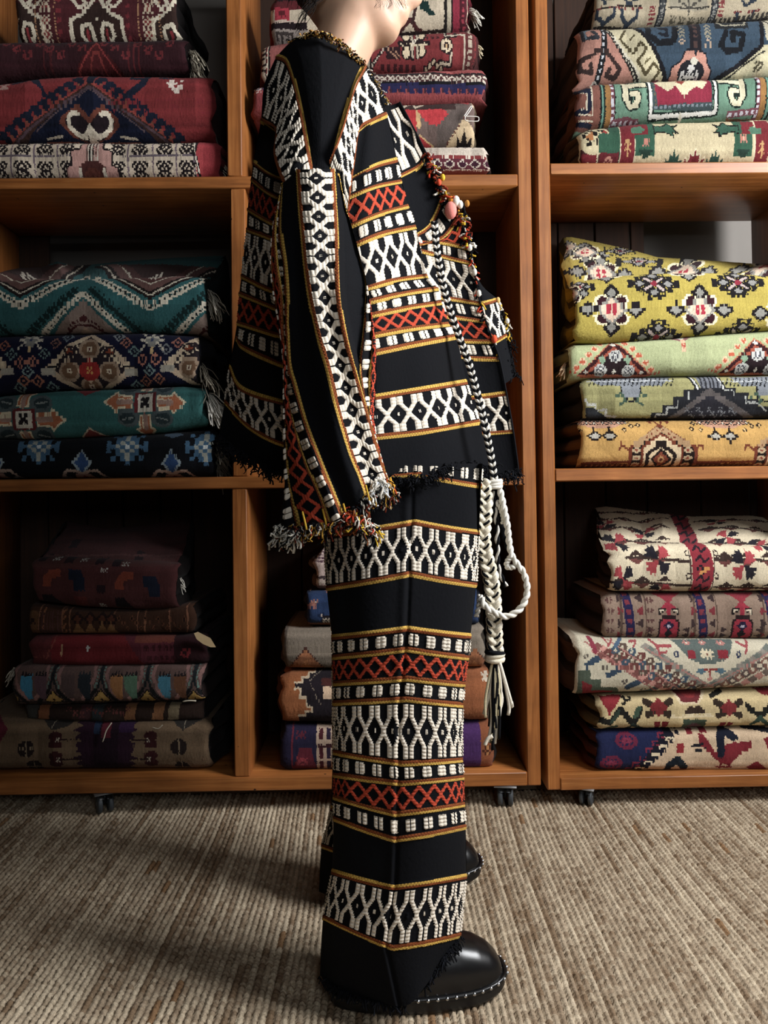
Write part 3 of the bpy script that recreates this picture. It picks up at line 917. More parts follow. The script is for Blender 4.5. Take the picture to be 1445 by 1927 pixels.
b4 = rug([(-60, 530), (0, 522), (60, 518), (150, 519), (260, 516), (340, 512), (384, 515)], [(-60, 632), (0, 628), (120, 625), (260, 622), (384, 626)], 1.8, d,
    'teal rug with cream zigzag chevrons, topmost of the middle left pile', GB, back=[(-70, 512), (0, 505), (78, 503), (108, 492), (140, 501), (240, 491), (330, 485), (425, 481)], seed=14, edge='#16302f', layers=2, depth=.3)
rug_fringe(b4, 1, .5, .8, .075, 11, n=44, color='#c4beb0')

# ------------------------------------------------------------------ lower left cell
GC = 'rugs stacked in the dark lower left cell'
d = Design((-60, 410, 1335, 1465), '#6a543c', ZC, 31, abrash=.12)
cx = 680
for k in range(9):
    y_ = 1400 + k * 38
    for s_ in (-1, 1): d.G([(cx, y_ - 16), (cx + s_ * (150 + 22 * (k % 2)), y_ - 16), (cx + s_ * (215 - 18 * (k % 2)), y_ + 4), (cx + s_ * 150, y_ + 22), (cx, y_ + 22)], '#2b1424')
d.R(600, 1400, 760, 1700, '#21101c'); d.R(650, 1400, 710, 1520, '#5c1a28'); d.R(600, 1400, 640, 1500, '#22314a'); d.R(760, 1400, 860, 1490, '#321a3a')
for x_, y_ in ((170, 1580), (1155, 1572), (210, 1690), (1170, 1700)):
    d.E(x_, y_, 52, 46, '#221714'); d.L([(x_ - 50, y_), (x_ + 50, y_)], 6, '#7d6a50'); d.L([(x_, y_ - 46), (x_, y_ + 46)], 6, '#7d6a50')
for x_, y_, s_ in ((375, 1530, 1), (375, 1640, 1), (960, 1530, -1), (960, 1640, -1)):
    d.E(x_ - s_ * 15, y_ - 22, 44, 26, '#381416'); d.E(x_ - s_ * 15, y_ + 22, 44, 26, '#381416'); d.L([(x_, y_), (x_ + s_ * 125, y_)], 7, '#2a1614'); d.A(x_, y_, 8, 8, 'w.w/.w./w.w', {'w': '#a89a86'})
d.G([(225, 1400), (330, 1475), (430, 1460), (500, 1400)], '#2d2824'); d.L([(330, 1470), (350, 1410)], 6, '#8a7d68')
d.G([(1050, 1400), (1180, 1480), (1350, 1400)], '#2d2824'); d.L([(1185, 1480), (1190, 1400)], 6, '#8a7d68')
d.G([(-40, 1400), (50, 1470), (0, 1540), (-60, 1540)], '#5a1a28')
c1 = rug([(-60, 1350), (100, 1358), (230, 1362), (380, 1358), (394, 1362)], [(-60, 1455), (394, 1453)], 1.8, d,
    'tan rug with spiky dark purple medallion, lowest of the dark lower left pile', GC, seed=21, edge='#1a1210')
mb = MB(); mb.tube(catmull([P(210, 1360, 1.795), P(200, 1375, 1.792), P(196, 1388, 1.793), P(193, 1396, 1.795)], 12) - np.array(c1[0].location), .0016, lin('#cfc6b4'), 5)
mb.build('loose_yarn', M['yarn'], c1[0]); mb = MB(); mb.tube(catmull([P(287, 1369, 1.794), P(298, 1371, 1.793), P(306, 1364, 1.795)], 10) - np.array(c1[0].location), .0012, lin('#a39a88'), 5)
mb.build('loose_yarn', M['yarn'], c1[0])
d = Design((0, 400, 1310, 1372), '#2f2019', ZC, 32)
for x_, c_ in ((290, '#7d4a28'), (560, '#43262a'), (640, '#2e3436'), (850, '#8a5b34'), (1030, '#8a5a34'), (1130, '#7a6a4e'), (210, '#3c3a36')):
    d.G([(x_ - 50, 1390), (x_ - 30, 1290), (x_ + 40, 1290), (x_ + 20, 1390)], c_)
for k in range(10): d.A(450 + k * 42, 1330 + 14 * (k % 3), 10, 9, 'r.r/.r./r.r', {'r': '#63302c'})
rug([(45, 1326), (200, 1327), (382, 1322)], [(45, 1354), (100, 1358), (230, 1362), (384, 1357)], 1.815, d,
    'thin brown and orange flat rug squeezed above the tan medallion rug', GC, seed=22, edge='#17100d', layers=1)
d = Design((-20, 395, 1250, 1335), '#5d4640', ZC, 33)
for k, cx in enumerate((50, 345, 650, 950, 1255)):
    d.D(cx, 1250, 62, 62, '#1d1714'); d.D(cx, 1250, 50, 50, '#b0893a'); d.D(cx, 1250, 10, 10, '#2a1a10')
    for s_ in (-1, 1):
        d.L([(cx + s_ * 22, 1185), (cx + s_ * 5, 1140), (cx + s_ * 5, 1060)], 14, '#1b2023')
        d.L([(cx + s_ * 30, 1195), (cx + s_ * 110, 1275)], 24, '#1b1a1a'); d.L([(cx + s_ * 36, 1180), (cx + s_ * 20, 1130), (cx + s_ * 22, 1060)], 9, '#5f7a70', dash=16)
        d.L([(cx + s_ * 70, 1190), (cx + s_ * 120, 1245)], 24, '#9c6f66'); d.L([(cx + s_ * 70, 1190), (cx + s_ * 36, 1120), (cx + s_ * 50, 1060)], 20, '#86605a')
    d.L([(cx - 100, 1296), (cx - 40, 1278), (cx + 40, 1278), (cx + 100, 1296)], 8, '#7c7168')
for x_, c_ in ((170, '#2f7fa0'), (265, '#5a4048'), (440, '#503e3c'), (545, '#242a30'), (755, '#a8703a'), (845, '#4c6b54'), (1065, '#3c7c92'), (1165, '#6a4228')):
    d.G([(x_ - 42, 1120), (x_ + 40, 1110), (x_ + 38, 1245), (x_ + 5, 1245), (x_ - 42, 1180)], c_)
    for j in range(4): d.G([(x_ - 40 + j * 20, 1122), (x_ - 30 + j * 20, 1095), (x_ - 20 + j * 20, 1122)], '#201a1c' if x_ not in (440, 545) else c_)
d.R(-60, 1262, 1400, 1272, '#1d1816')
c2 = rug([(20, 1258), (60, 1252), (200, 1256), (380, 1252)], [(20, 1332), (100, 1331), (382, 1323)], 1.79, d,
    'rug with row of arches and yellow diamonds in the dark lower left pile', GC, seed=23, edge='#3a2a26', layers=2)
rug_fringe(c2, -1, .8, .95, .035, 21, n=12, color='#a8a294')
mb = MB(); mb.tube(catmull([P(344, 1320, 1.785), P(356, 1318.5, 1.783), P(369, 1319, 1.785)], 8) - np.array(c2[0].location), .0016, lin('#d6cdb8'), 5)
mb.build('loose_yarn', M['yarn'], c2[0])
d = Design((30, 405, 1185, 1268), '#6a181d', ZC, 34, abrash=.16)
d.R(160, 840, 330, 1060, '#5a2224'); d.G([(780, 850), (1130, 850), (1130, 1060), (960, 1060)], '#57202a'); d.R(870, 860, 1130, 905, '#6a3226'); d.R(1120, 830, 1420, 1060, '#2c1216')
d.L([(940, 930), (1100, 930)], 26, '#3c1418', dash=40); d.L([(960, 990), (1120, 985)], 26, '#40161c', dash=36)
d.A(1200, 960, 14, 12, '.rr.r/r..rr/rr.r./.rrr.', {'r': '#7a2228'})
d.L([(400, 915), (396, 970)], 8, '#a8805a'); d.A(566, 934, 9, 9, '.w./www/.w.', {'w': '#b8b8b4'}); d.L([(300, 990), (350, 900), (340, 860)], 8, '#7a3a30'); d.L([(200, 980), (320, 975)], 6, '#7a3a34')
c3 = rug([(55, 1199), (200, 1196), (330, 1198), (386, 1196)], [(50, 1255), (200, 1257), (386, 1253)], 1.8, d,
    'plain deep red rug with paper tag, middle of the dark lower left pile', GC, seed=24, edge='#210d10', layers=2)
mb = MB()
tg = np.array([[(365, 1192), (372, 1189), (396, 1201), (405, 1216)], [(370, 1203), (382, 1212), (396, 1218), (406, 1218)]], float)
Tg = np.array([[P(a, b, 1.782 + .004 * k) for k, (a, b) in enumerate(r_)] for r_ in tg]) - np.array(c3[0].location)
mb.grid(Tg); mb.grid(Tg + np.array([0, .0008, 0]), flip=True)
mb.build('paper_tag', M['paper'], c3[0], colors=False)
d = Design((30, 380, 1120, 1205), '#3d2416', ZC, 35)
for x_ in (255, 400, 450, 740, 890, 940, 1100, 1215): d.L([(x_, 620), (x_ - 6, 850)], 7, '#7c4e34')
for k in range(5): d.L([(290 + 0 * k, 640 + 44 * k), (280, 660 + 44 * k)], 12, '#7c4a2a'); d.L([(420, 650 + 40 * k), (404, 672 + 40 * k)], 12, '#7c4a2a')
d.stripes(262, 390, 700, 850, 16, .4, '#4a2a28')
for x_ in (500, 580, 660, 720): d.D(x_, 745, 44, 44, '#241410'); d.D(x_, 745, 26, 24, '#512a1a'); d.G([(x_, 760), (x_ + 46, 830), (x_ - 46, 830)], '#75502a')
for k in range(16): d.A(770 + k * 28, 740 + 26 * (k % 3), 8, 9, '.o./oko/.o.', {'o': '#5e3620', 'k': '#1a0e0a'})
d.R(160, 700, 245, 850, '#5b3a1e'); d.A(205, 750, 14, 12, 'k.kk/.kk./kk.k', {'k': '#2a1712'})
rug([(50, 1138), (150, 1148), (260, 1150), (365, 1135)], [(50, 1195), (200, 1195), (364, 1194)], 1.803, d,
    'brown patterned rug under the topmost rug of the dark lower left pile', GC, seed=25, edge='#1d110c', layers=2)
d = Design((40, 345, 965, 1165), '#4a2424', ZC, 36)
d.R(190, 350, 1100, 420, '#4e2a28')
for x_, y_ in ((348, 368), (523, 378), (668, 440), (800, 405), (652, 640)): d.A(x_, y_, 9, 8, 'w.w.w/.w.w./w.w.w', {'w': '#a9a49c'})
for x_, y_ in ((300, 480), (770, 500)):
    d.G([(x_ - 30, y_ + 45), (x_ - 20, y_ - 10), (x_ + 20, y_ - 50), (x_ + 90, y_ - 52), (x_ + 90, y_ - 10), (x_ + 30, y_), (x_ + 28, y_ + 45)], '#7a3420')
for x_, y_ in ((490, 490), (975, 530)):
    d.G([(x_ - 50, y_ - 60), (x_ + 30, y_ - 55), (x_ + 60, y_), (x_ + 60, y_ + 60), (x_ - 10, y_ + 60), (x_ - 15, y_ + 10), (x_ - 50, y_ - 10)], '#171d2e')
for x_, y_ in ((652, 540), (430, 372), (630, 382), (740, 396), (250, 360), (380, 285), (850, 350)): d.R(x_ - 28, y_ - 24, x_ + 28, y_ + 24, '#26161c')
d.G([(260, 570), (330, 570), (400, 640), (400, 670), (260, 650)], '#170d12'); d.G([(740, 590), (800, 590), (860, 660), (740, 650)], '#170d12')
d.L([(200, 345), (1130, 350)], 8, '#5c3634'); d.R(480, 580, 560, 640, '#5a2320')
c5 = rug([(58, 1053), (100, 1050), (230, 1057), (328, 1062)], [(55, 1133), (150, 1146), (260, 1151), (320, 1150)], 1.79, d,
    'dark brown rug with rust and navy hooks, topmost of the dark lower left pile', GC, back=[(128, 981), (150, 986), (200, 995), (280, 988), (345, 976), (362, 975)], seed=26, edge='#140c0b', layers=3, depth=.3)
rug_fringe(c5, 1, .45, .9, .035, 22, n=10, color='#d6d0c4')
# ------------------------------------------------------------------ upper middle cell (behind the person)
GD = 'rugs stacked in the upper middle cell'
d = Design((480, 935, 262, 328), '#cfc0ad', ZD, 41)
for k in range(12): d.G([(830 + 26 * k, 825 + 8 * k), (870 + 26 * k, 835 + 8 * k), (870 + 26 * k, 860 + 8 * k), (830 + 26 * k, 850 + 8 * k)], '#7d2b2c')
d.G([(800, 840), (1120, 930), (1120, 990), (800, 990)], '#2b2024')
d.stripes(830, 1110, 860, 990, 40, .35, '#b9a896')
d.R(1100, 918, 1420, 962, '#5a2430'); d.R(100, 918, 800, 962, '#5a2430')
d.R(1020, 908, 1420, 918, '#7d2b2c')
for k in range(18):
    x_ = 120 + 74 * k
    d.D(x_, 940, 36, 22, '#c8bba8'); d.D(x_, 940, 27, 15, '#3d1a2a')
d.R(100, 966, 1420, 1000, '#7d3a36')
for x_ in (1205, 1250, 1295): d.A(x_, 845, 9, 8, 'k...k/kk.kk/.k.k./..k..', {'k': '#4a2840'})
rug([(505, 276), (700, 274), (800, 272), (880, 271), (912, 272), (921, 282)], [(505, 323), (921, 319)], 1.805, d,
    'cream rug with maroon zigzag border, lowest of the pile behind the person', GD, seed=31, edge='#6a4a40', layers=2)
d = Design((500, 920, 172, 280), '#6b5750', ZD, 42)
d.R(900, 640, 965, 840, '#b3232a'); d.R(850, 560, 900, 840, '#8c6a3c'); d.R(962, 640, 990, 730, '#c9a06a'); d.R(600, 600, 860, 840, '#7c2428')
d.G([(965, 640), (1120, 630), (1150, 670), (1085, 725), (1020, 700)], '#c02c33'); d.G([(985, 760), (1080, 835), (950, 835)], '#a3262b')
d.G([(1190, 575), (1280, 580), (1240, 680), (1130, 830), (1085, 830), (1080, 725), (1160, 660)], '#5f524c'); d.L([(985, 765), (1090, 832)], 8, '#c8a36c')
d.G([(1230, 575), (1285, 578), (1275, 605), (1190, 600)], '#a32a30')
d.G([(1240, 680), (1305, 740), (1310, 840), (1110, 840)], '#c9ae84'); d.L([(1240, 690), (1120, 830)], 9, '#5b2a22', dash=20)
d.G([(1195, 840), (1200, 775), (1222, 800), (1240, 735), (1258, 800), (1285, 775), (1290, 840)], '#1d1512')
d.R(880, 585, 1190, 640, '#3a2826'); d.L([(880, 630), (940, 600), (960, 630), (1020, 600), (1190, 590)], 12, '#b8a890')
d.G([(1285, 560), (1350, 570), (1390, 600), (1380, 630), (1290, 620)], '#b7a284')
d2 = rug([(560, 186), (700, 185), (800, 184), (895, 180)], [(560, 274), (700, 273), (893, 270)], 1.806, d,
    'red and grey flatweave with black crown motif and safety pin', GD, seed=32, edge='#8c7a5e', layers=3)
o_ = np.array(d2[0].location)
mb = MB()
pin = [P(873 + a, 219 + b, 1.793) for a, b in ((0, 0), (6, -9), (13, -19), (15, -17), (8, -6), (2, 2), (4, 8), (14, 9), (26, 9), (28, 5), (26, 1), (14, 0), (4, 0))]
mb.tube(catmull(pin, 60) - o_, .0011, nseg=6)
mb.build('safety_pin', M['wire'], d2[0], colors=False)
d = Design((455, 930, 115, 205), '#8c3c3c', ZD, 43, abrash=.15)
d.R(-60, 372, 1420, 425, '#9c4c48'); d.stripes(-60, 1420, 390, 425, 9, .4, '#7d2f30', False)
d.R(-60, 428, 1420, 440, '#1d1718'); d.R(-60, 440, 1420, 476, '#4a2a2a'); d.R(-60, 476, 1420, 486, '#141216')
for k in range(24):
    x_ = -40 + 62 * k
    d.L([(x_, 472), (x_ + 31, 442), (x_ + 62, 472)], 8, '#c4b6a4'); d.L([(x_, 446), (x_ + 31, 474), (x_ + 62, 446)], 6, '#c4b6a4')
d.R(-60, 486, 1420, 530, '#25234a'); d.stripes(-60, 1420, 505, 545, 50, .42, '#8c3c3c'); d.stripes(-60, 1420, 505, 530, 50, .2, '#3a2030', ph=10)
d.stripes(-60, 1420, 540, 610, 14, .3, '#7c2f32')
for k in range(9):
    d.L([(5, 505 + k * 8), (60, 500 + k * 8)], 4, '#c8b8ac', dash=10) if k < 6 else None
rug([(473, 160), (484, 157), (560, 150), (640, 132), (700, 130), (760, 128), (880, 122), (906, 122), (913, 128)], [(475, 214), (560, 205), (640, 198), (700, 196), (840, 193), (917, 184)], 1.799, d,
    'dusty red rug with white chain stripe above a navy band', GD, seed=33, edge='#6a3030', layers=2)
d = Design((480, 915, 40, 135), '#7c2a2c', ZD, 44, abrash=.14)
d.R(60, 150, 1340, 185, '#6a3a36'); d.L([(60, 188), (640, 262)], 5, '#c8b8a0')
d.stripes(70, 640, 200, 250, 44, .5, '#9c6a5e')
d.R(74, 238, 100, 420, '#2a1a1a'); d.L([(86, 250), (86, 420)], 20, '#b9a690', dash=26); d.R(104, 262, 112, 420, '#cbbca4'); d.R(112, 262, 118, 420, '#1d1414'); d.R(118, 262, 260, 420, '#8c4a44')
d.R(655, 255, 700, 390, '#2a1818'); d.R(664, 255, 690, 390, '#a39886'); d.L([(700, 365), (760, 300), (870, 190)], 18, '#241618'); d.L([(705, 360), (760, 302), (865, 192)], 9, '#b8a894', dash=14)
d.L([(630, 385), (720, 385)], 12, '#b3a48e')
d.R(790, 280, 870, 330, '#2c161a'); d.L([(800, 285), (850, 325)], 10, '#a3765a'); d.L([(830, 285), (870, 320)], 6, '#a3765a')
for x_, y_, h_ in ((905, 215, 1), (992, 205, 1), (905, 300, -1), (992, 292, -1)):
    d.E(x_, y_, 30, 33, '#211315'); d.E(x_, y_, 20, 25, '#d2bc98')
d.L([(935, 190), (940, 320)], 24, '#211315'); d.L([(968, 190), (972, 320)], 24, '#211315'); d.L([(937, 190), (940, 320)], 12, '#b9a78e'); d.L([(968, 190), (971, 320)], 12, '#b9a78e')
d.L([(870, 258), (1030, 252)], 30, '#211315'); d.L([(875, 262), (1025, 258)], 9, '#cdb996'); d.A(950, 250, 9, 9, 'w.w/.w./w.w', {'w': '#d9cbb4'})
d.stripes(1020, 1110, 215, 232, 30, .55, '#42181c')
d.E(1137, 265, 40, 42, '#241416')
for k in range(8): d.E(1137 + 25 * math.cos(k * .785), 265 + 27 * math.sin(k * .785), 10, 10, '#d0ba98')
d.E(1137, 265, 9, 9, '#c09a6a'); d.L([(1165, 300), (1160, 345), (1090, 345)], 22, '#241416'); d.L([(1165, 300), (1160, 345), (1095, 345)], 10, '#bfae94')
for k in range(5): d.E(1020 + 22 * k, 340 + 12 * abs(k - 2), 16, 14, '#241416'); d.E(1020 + 22 * k, 340 + 12 * abs(k - 2), 9, 9, '#c9b492')
d.stripes(740, 960, 350, 375, 36, .6, '#3c161a')
d.L([(1030, 180), (1130, 172), (1130, 215), (1190, 215), (1190, 200)], 20, '#211315'); d.L([(1030, 180), (1130, 175), (1130, 215), (1240, 208), (1240, 390)], 9, '#c4b49c')
d.R(1245, 170, 1295, 390, '#5e2a2a'); d.L([(1268, 190), (1268, 390)], 22, '#b8a690', dash=24); d.R(1190, 148, 1280, 168, '#cdbfa8'); d.A(1235, 158, 9, 6, 'k.kk.k.kk/.kk.kk.kk', {'k': '#241416'})
d.R(1298, 170, 1340, 390, '#4a2222')
d4 = rug([(493, 79), (500, 76), (560, 68), (640, 62), (700, 58), (780, 54), (880, 48), (896, 53)], [(496, 157), (560, 149), (640, 132), (700, 130), (760, 128), (880, 122), (898, 123)], 1.803, d,
    'brick red rug with cream floral corner motifs, just below the chin', GD, seed=34, edge='#5a2626', layers=3)
rug_fringe(d4, 1, .6, .75, .03, 34, n=10, color='#d2c4a4', r=.0016)
d = Design((500, 905, -40, 72), '#c3b297', ZD, 45)
d.R(130, -80, 330, 60, '#5e1c22'); d.R(150, 50, 230, 110, '#a8283a'); d.A(188, 78, 10, 10, 'k.k.k/.kkk./k.k.k', {'k': '#5a1820'}); d.R(120, 112, 330, 122, '#c4ab98'); d.R(120, 122, 330, 150, '#201418')
d.R(130, 4, 330, 14, '#1c1216'); d.R(120, 150, 330, 215, '#8c8078'); d.A(200, 185, 12, 12, 'kkkkkkkk/k.k..k.k/k.k..k.k/..k..k..', {'k': '#3b3230'})
d.G([(950, 0), (1030, 10), (1040, 45), (1080, 75), (1040, 80), (985, 40), (955, 30)], '#16302c')
d.R(850, 60, 890, 150, '#8c8070'); d.L([(850, 150), (930, 100), (960, 130), (1000, 150)], 22, '#47201f', dash=0); d.L([(850, 155), (1180, 130)], 12, '#2a1a18'); d.L([(880, 0), (960, 40), (940, 110)], 18, '#3a2220')
d.R(1125, -80, 1140, 150, '#1d1816'); d.R(1140, -80, 1165, 150, '#b3a68c'); d.R(1165, -80, 1175, 150, '#231418'); d.R(1175, -80, 1215, 150, '#8c2238'); d.R(1215, -80, 1262, 150, '#4a1620'); d.L([(1238, -60), (1238, 140)], 16, '#9c3040', dash=22)
d5 = rug([(513, -20), (700, -24), (883, -30)], [(514, 72), (560, 67), (640, 61), (700, 58), (780, 54), (882, 47)], 1.806, d,
    'cream rug with dark green motif and crimson edge, topmost behind the head', GD, seed=35, edge='#8c2a3a', layers=3)
rug_fringe(d5, 1, .45, .6, .055, 36, n=50, color='#e2ddd0', r=.0013)

# ------------------------------------------------------------------ lower middle cell (behind the trousers)
GE = 'rugs stacked in the lower middle cell'
d = Design((515, 945, 1355, 1462), '#25203a', ZE, 51)
d.L([(155, 1160), (160, 1400)], 10, '#6a2030'); d.G([(200, 1290), (270, 1290), (300, 1400), (160, 1400)], '#5e1c2a'); d.A(215, 1350, 11, 11, 'r.rr.r/.rrrr./rr..rr/r.rr.r', {'r': '#8a2f38'})
d.A(210, 1220, 12, 12, 'r.r.r/.rrr./r.r.r', {'r': '#5e2030'})
d.R(300, 1130, 420, 1430, '#b89c84')
for y_ in (1190, 1290, 1350):
    d.R(318, y_, 340, y_ + 50, '#4a1a22'); d.R(360, y_, 382, y_ + 50, '#2c2036')
d.R(310, 1265, 420, 1290, '#3c1a20'); d.R(420, 1130, 1150, 1430, '#2b1e30')
d.R(1150, 1130, 1270, 1430, '#4c2a60'); d.R(1270, 1130, 1370, 1430, '#8a4c28'); d.A(1310, 1290, 13, 12, 'k.k.k/.kok./k.k.k/.kok.', {'k': '#4a2414', 'o': '#b3763c'})
rug([(531, 1366), (700, 1367), (929, 1362)], [(530, 1457), (929, 1452)], 1.8, d,
    'dark navy and purple rug with rust end, lowest of the pile behind the trousers', GE, seed=41, edge='#2a1a18', layers=2)
d = Design((510, 940, 1255, 1372), '#9c5a2a', ZE, 52, abrash=.15)
st = [(170, 910), (215, 910), (215, 885), (250, 885), (250, 860), (290, 860), (290, 835), (800, 835), (800, 1150), (190, 1150), (190, 1080), (230, 1080), (230, 1055), (270, 1055), (270, 1030), (240, 1030), (240, 985), (205, 985), (205, 940), (170, 940)]
d.G(st, '#231c22'); d.L(st[:7], 10, '#d0b896'); d.L(st[-10:], 10, '#d0b896'); d.L([(340, 840), (260, 900), (300, 980), (330, 1020)], 7, '#8a7a68', dash=12)
d.R(340, 930, 400, 985, '#d9b692'); d.R(330, 890, 400, 925, '#4a2420')
d.R(1140, 835, 1340, 1150, '#96552a'); d.A(1295, 880, 9, 10, 'w.ww/wwww/.ww./wwww/w.ww', {'w': '#c9b8a0'}); d.G([(1140, 1080), (1200, 1110), (1330, 1130), (1330, 1150), (1140, 1150)], '#2c1c1a')
d.G([(90, 1100), (190, 1120), (190, 1150), (90, 1150)], '#7a4420')
rug([(529, 1274), (545, 1267), (700, 1265), (900, 1262), (922, 1266)], [(528, 1365), (700, 1366), (922, 1361)], 1.797, d,
    'rust brown rug with black stepped medallion behind the trousers', GE, seed=42, edge='#5a3014', layers=2)
d = Design((520, 930, 1170, 1272), '#7d7060', ZE, 53, abrash=.14)
for cx in (235, 1235):
    d.G([(cx, 690), (cx + 140, 830), (cx - 140, 830)], '#9c6038'); d.L([(cx, 690), (cx - 135, 830)], 10, '#4a2a22', m=cx, dash=18); d.G([(cx, 750), (cx + 60, 830), (cx - 60, 830)], '#b3703c')
d.R(100, 560, 122, 830, '#5a5046'); d.R(400, 560, 1100, 830, '#6e6252')
rug([(533, 1186), (600, 1184), (800, 1182), (912, 1180)], [(533, 1262), (700, 1263), (912, 1260)], 1.802, d,
    'greyish tan rug with brown triangles behind the trousers', GE, seed=43, edge='#4a4034', layers=2)
d = Design((565, 915, 1098, 1190), '#24385c', ZE, 54)
for k in range(30): d.A(250 + 38 * k, 365 + 62 * (k % 3), 10, 10, '.p.p/ppwp/.pp.', {'p': '#8a5a50' if k % 2 else '#182644', 'w': '#b7a494'})
d.R(330, 490, 380, 550, '#1c1820'); d.A(355, 520, 9, 9, 'w.w.w/.w.w./w.w.w/.w.w.', {'w': '#b9ab98'})
d.A(270, 440, 12, 10, '..p../.ppp./ppppp/.p.p.', {'p': '#a3685a'}); d.R(235, 530, 420, 552, '#7a4a34')
rug([(576, 1113), (700, 1112), (900, 1112)], [(576, 1180), (700, 1180), (905, 1178)], 1.812, d,
    'navy blue rug with pink figures half hidden by the trousers', GE, seed=44, edge='#1a2238', layers=2)
d = Design((580, 880, 1020, 1116), '#c0a79c', ZE, 55)
for k in range(5): d.L([(280, 125 + 16 * k), (700, 105 + 16 * k)], 7, '#5a3d48')
d.R(280, 260, 900, 275, '#4a3a3c'); d.A(320, 290, 10, 10, '.w..w./wwwwww/w.ww.w', {'w': '#d2c2b2'}); d.R(280, 310, 900, 340, '#8a6c5c')
rug([(592, 1046), (604, 1036), (700, 1034), (860, 1034)], [(592, 1112), (700, 1111), (860, 1111)], 1.815, d,
    'pale pink striped rug, topmost of the pile behind the trousers', GE, seed=45, edge='#7a665e', layers=2)

# ------------------------------------------------------------------ upper right cell
GF = 'rugs stacked in the upper right cell'  # the four designs here are darkened, painting the dimmer corner into their colours
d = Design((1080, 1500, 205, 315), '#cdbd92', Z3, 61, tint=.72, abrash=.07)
grn, red_, blk = '#2f5a44', '#7b1f28', '#16120f'
def pillar(cx, s_):
    d.R(cx - 130, 790, cx - 30, 1080, red_); d.L([(cx - 128, 790), (cx - 128, 1080)], 8, '#d8cba4'); d.L([(cx - 30, 800), (cx - 30, 1080)], 8, '#d8cba4')
    d.R(cx - 30, 780, cx + 100, 1000, grn); d.R(cx - 40, 815, cx + 55, 890, red_)
    d.A(cx + 25, 798, 9, 8, '.o.o./ooyoo/.ooo.', {'o': '#b5644c', 'y': '#d8b98c'}); d.A(cx + 40, 930, 9, 9, 'o.o.o/.ooo./ooyoo/.ooo./o.o.o', {'o': '#c07a66', 'y': '#e2c9a4'})
    d.A(cx + 40, 990, 13, 14, 'kkkkkkk/.kkkkk./..kkk..', {'k': '#21392e'})
    d.A(cx - 80, 960, 9, 12, '..y../.yyy./y.y.y/..y../.yyy./y.y.y/..y../..y..', {'y': '#c99a5c'})
d.R(225, 800, 420, 1080, '#4a2420'); d.R(410, 820, 480, 1080, grn)
d.E(310, 910, 108, 96, '#d3c497'); d.A(310, 905, 15, 14, '..kk..kkk/.k.okk..k/k.ookk.kk/kooo..kk./.koo.k..k/..k.kk.k./.kk..k.kk', {'k': blk, 'o': '#b5733a'}); d.D(380, 880, 22, 24, '#a8322c')
d.R(230, 1000, 325, 1080, red_); d.L([(330, 990), (336, 1080)], 8, '#d8cba4'); d.A(270, 1050, 10, 10, '..y../.yyy./y.y.y', {'y': '#d8b98c'})
d.R(345, 985, 470, 1080, '#6b1e26'); d.A(405, 1030, 10, 10, '.ooo./oo.oo/o.o.o/..o..', {'o': '#c88874'}); d.R(340, 880, 460, 990, grn)
pillar(605, 1); pillar(1490, 1)
d.R(1225, 765, 1345, 1000, grn); d.R(1275, 800, 1360, 880, red_); d.A(1280, 780, 9, 8, '.o.o./ooyoo/.ooo.', {'o': '#b5644c', 'y': '#d8b98c'}); d.A(1285, 905, 9, 9, 'o.o.o/.ooo./ooyoo/.ooo./o.o.o', {'o': '#c07a66', 'y': '#e2c9a4'}); d.A(1285, 985, 13, 14, 'kkkkkkk/.kkkkk./..kkk..', {'k': '#21392e'})
for s_, x_ in ((1, 700), (-1, 1255)):
    q = [(x_, 835), (x_ + s_ * 70, 830), (x_ + s_ * 95, 805), (x_ + s_ * 120, 835), (x_ + s_ * 160, 822), (x_ + s_ * 130, 850), (x_ + s_ * 160, 875), (x_ + s_ * 125, 872), (x_ + s_ * 130, 900), (x_ + s_ * 95, 880), (x_ + s_ * 40, 870), (x_, 880)]
    d.G(q, '#345c48'); d.L(q + q[:1], 7, blk)
    d.G([(x_ - s_ * 150, 850), (x_ - s_ * 90, 835), (x_ - s_ * 60, 860), (x_ - s_ * 90, 885), (x_ - s_ * 150, 880)], '#4f7a60')
for x_, w_, c_ in ((835, 120, grn), (970, 130, red_), (1105, 115, grn)):
    q = [(x_ - w_ / 2, 1080), (x_ - w_ / 2, 1005), (x_ - w_ * .3, 1025), (x_ - w_ * .25, 985), (x_ - w_ * .1, 1000), (x_, 960), (x_ + w_ * .1, 1000), (x_ + w_ * .25, 985), (x_ + w_ * .3, 1025), (x_ + w_ / 2, 1005), (x_ + w_ / 2, 1080)]
    d.G(q, c_ if c_ == red_ else '#24463a'); d.L(q, 5, '#e0d4ae' if c_ == red_ else '#c9bb92'); d.A(x_, 1050, 10, 9, '..y../.yyy./y.y.y/..y..', {'y': '#d8b48c'})
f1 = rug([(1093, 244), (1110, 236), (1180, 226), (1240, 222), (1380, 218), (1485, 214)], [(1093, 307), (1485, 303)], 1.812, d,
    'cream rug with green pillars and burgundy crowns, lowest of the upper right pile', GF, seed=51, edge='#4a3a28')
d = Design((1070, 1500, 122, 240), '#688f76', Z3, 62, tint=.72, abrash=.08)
d.R(180, 500, 345, 820, '#7b4a3c'); d.L([(190, 605), (275, 600), (275, 700), (250, 730), (200, 730)], 34, '#141a30'); d.L([(250, 540), (285, 560)], 20, '#141a30')
d.L([(215, 650), (240, 650), (240, 690), (205, 700)], 18, '#7b4a3c'); d.L([(180, 790), (290, 790)], 24, '#141a30'); d.L([(292, 540), (296, 740), (215, 742)], 7, '#cfc2a6'); d.L([(215, 620), (260, 622), (258, 712), (196, 712)], 6, '#cfc2a6'); d.L([(200, 775), (300, 770)], 7, '#cfc2a6')
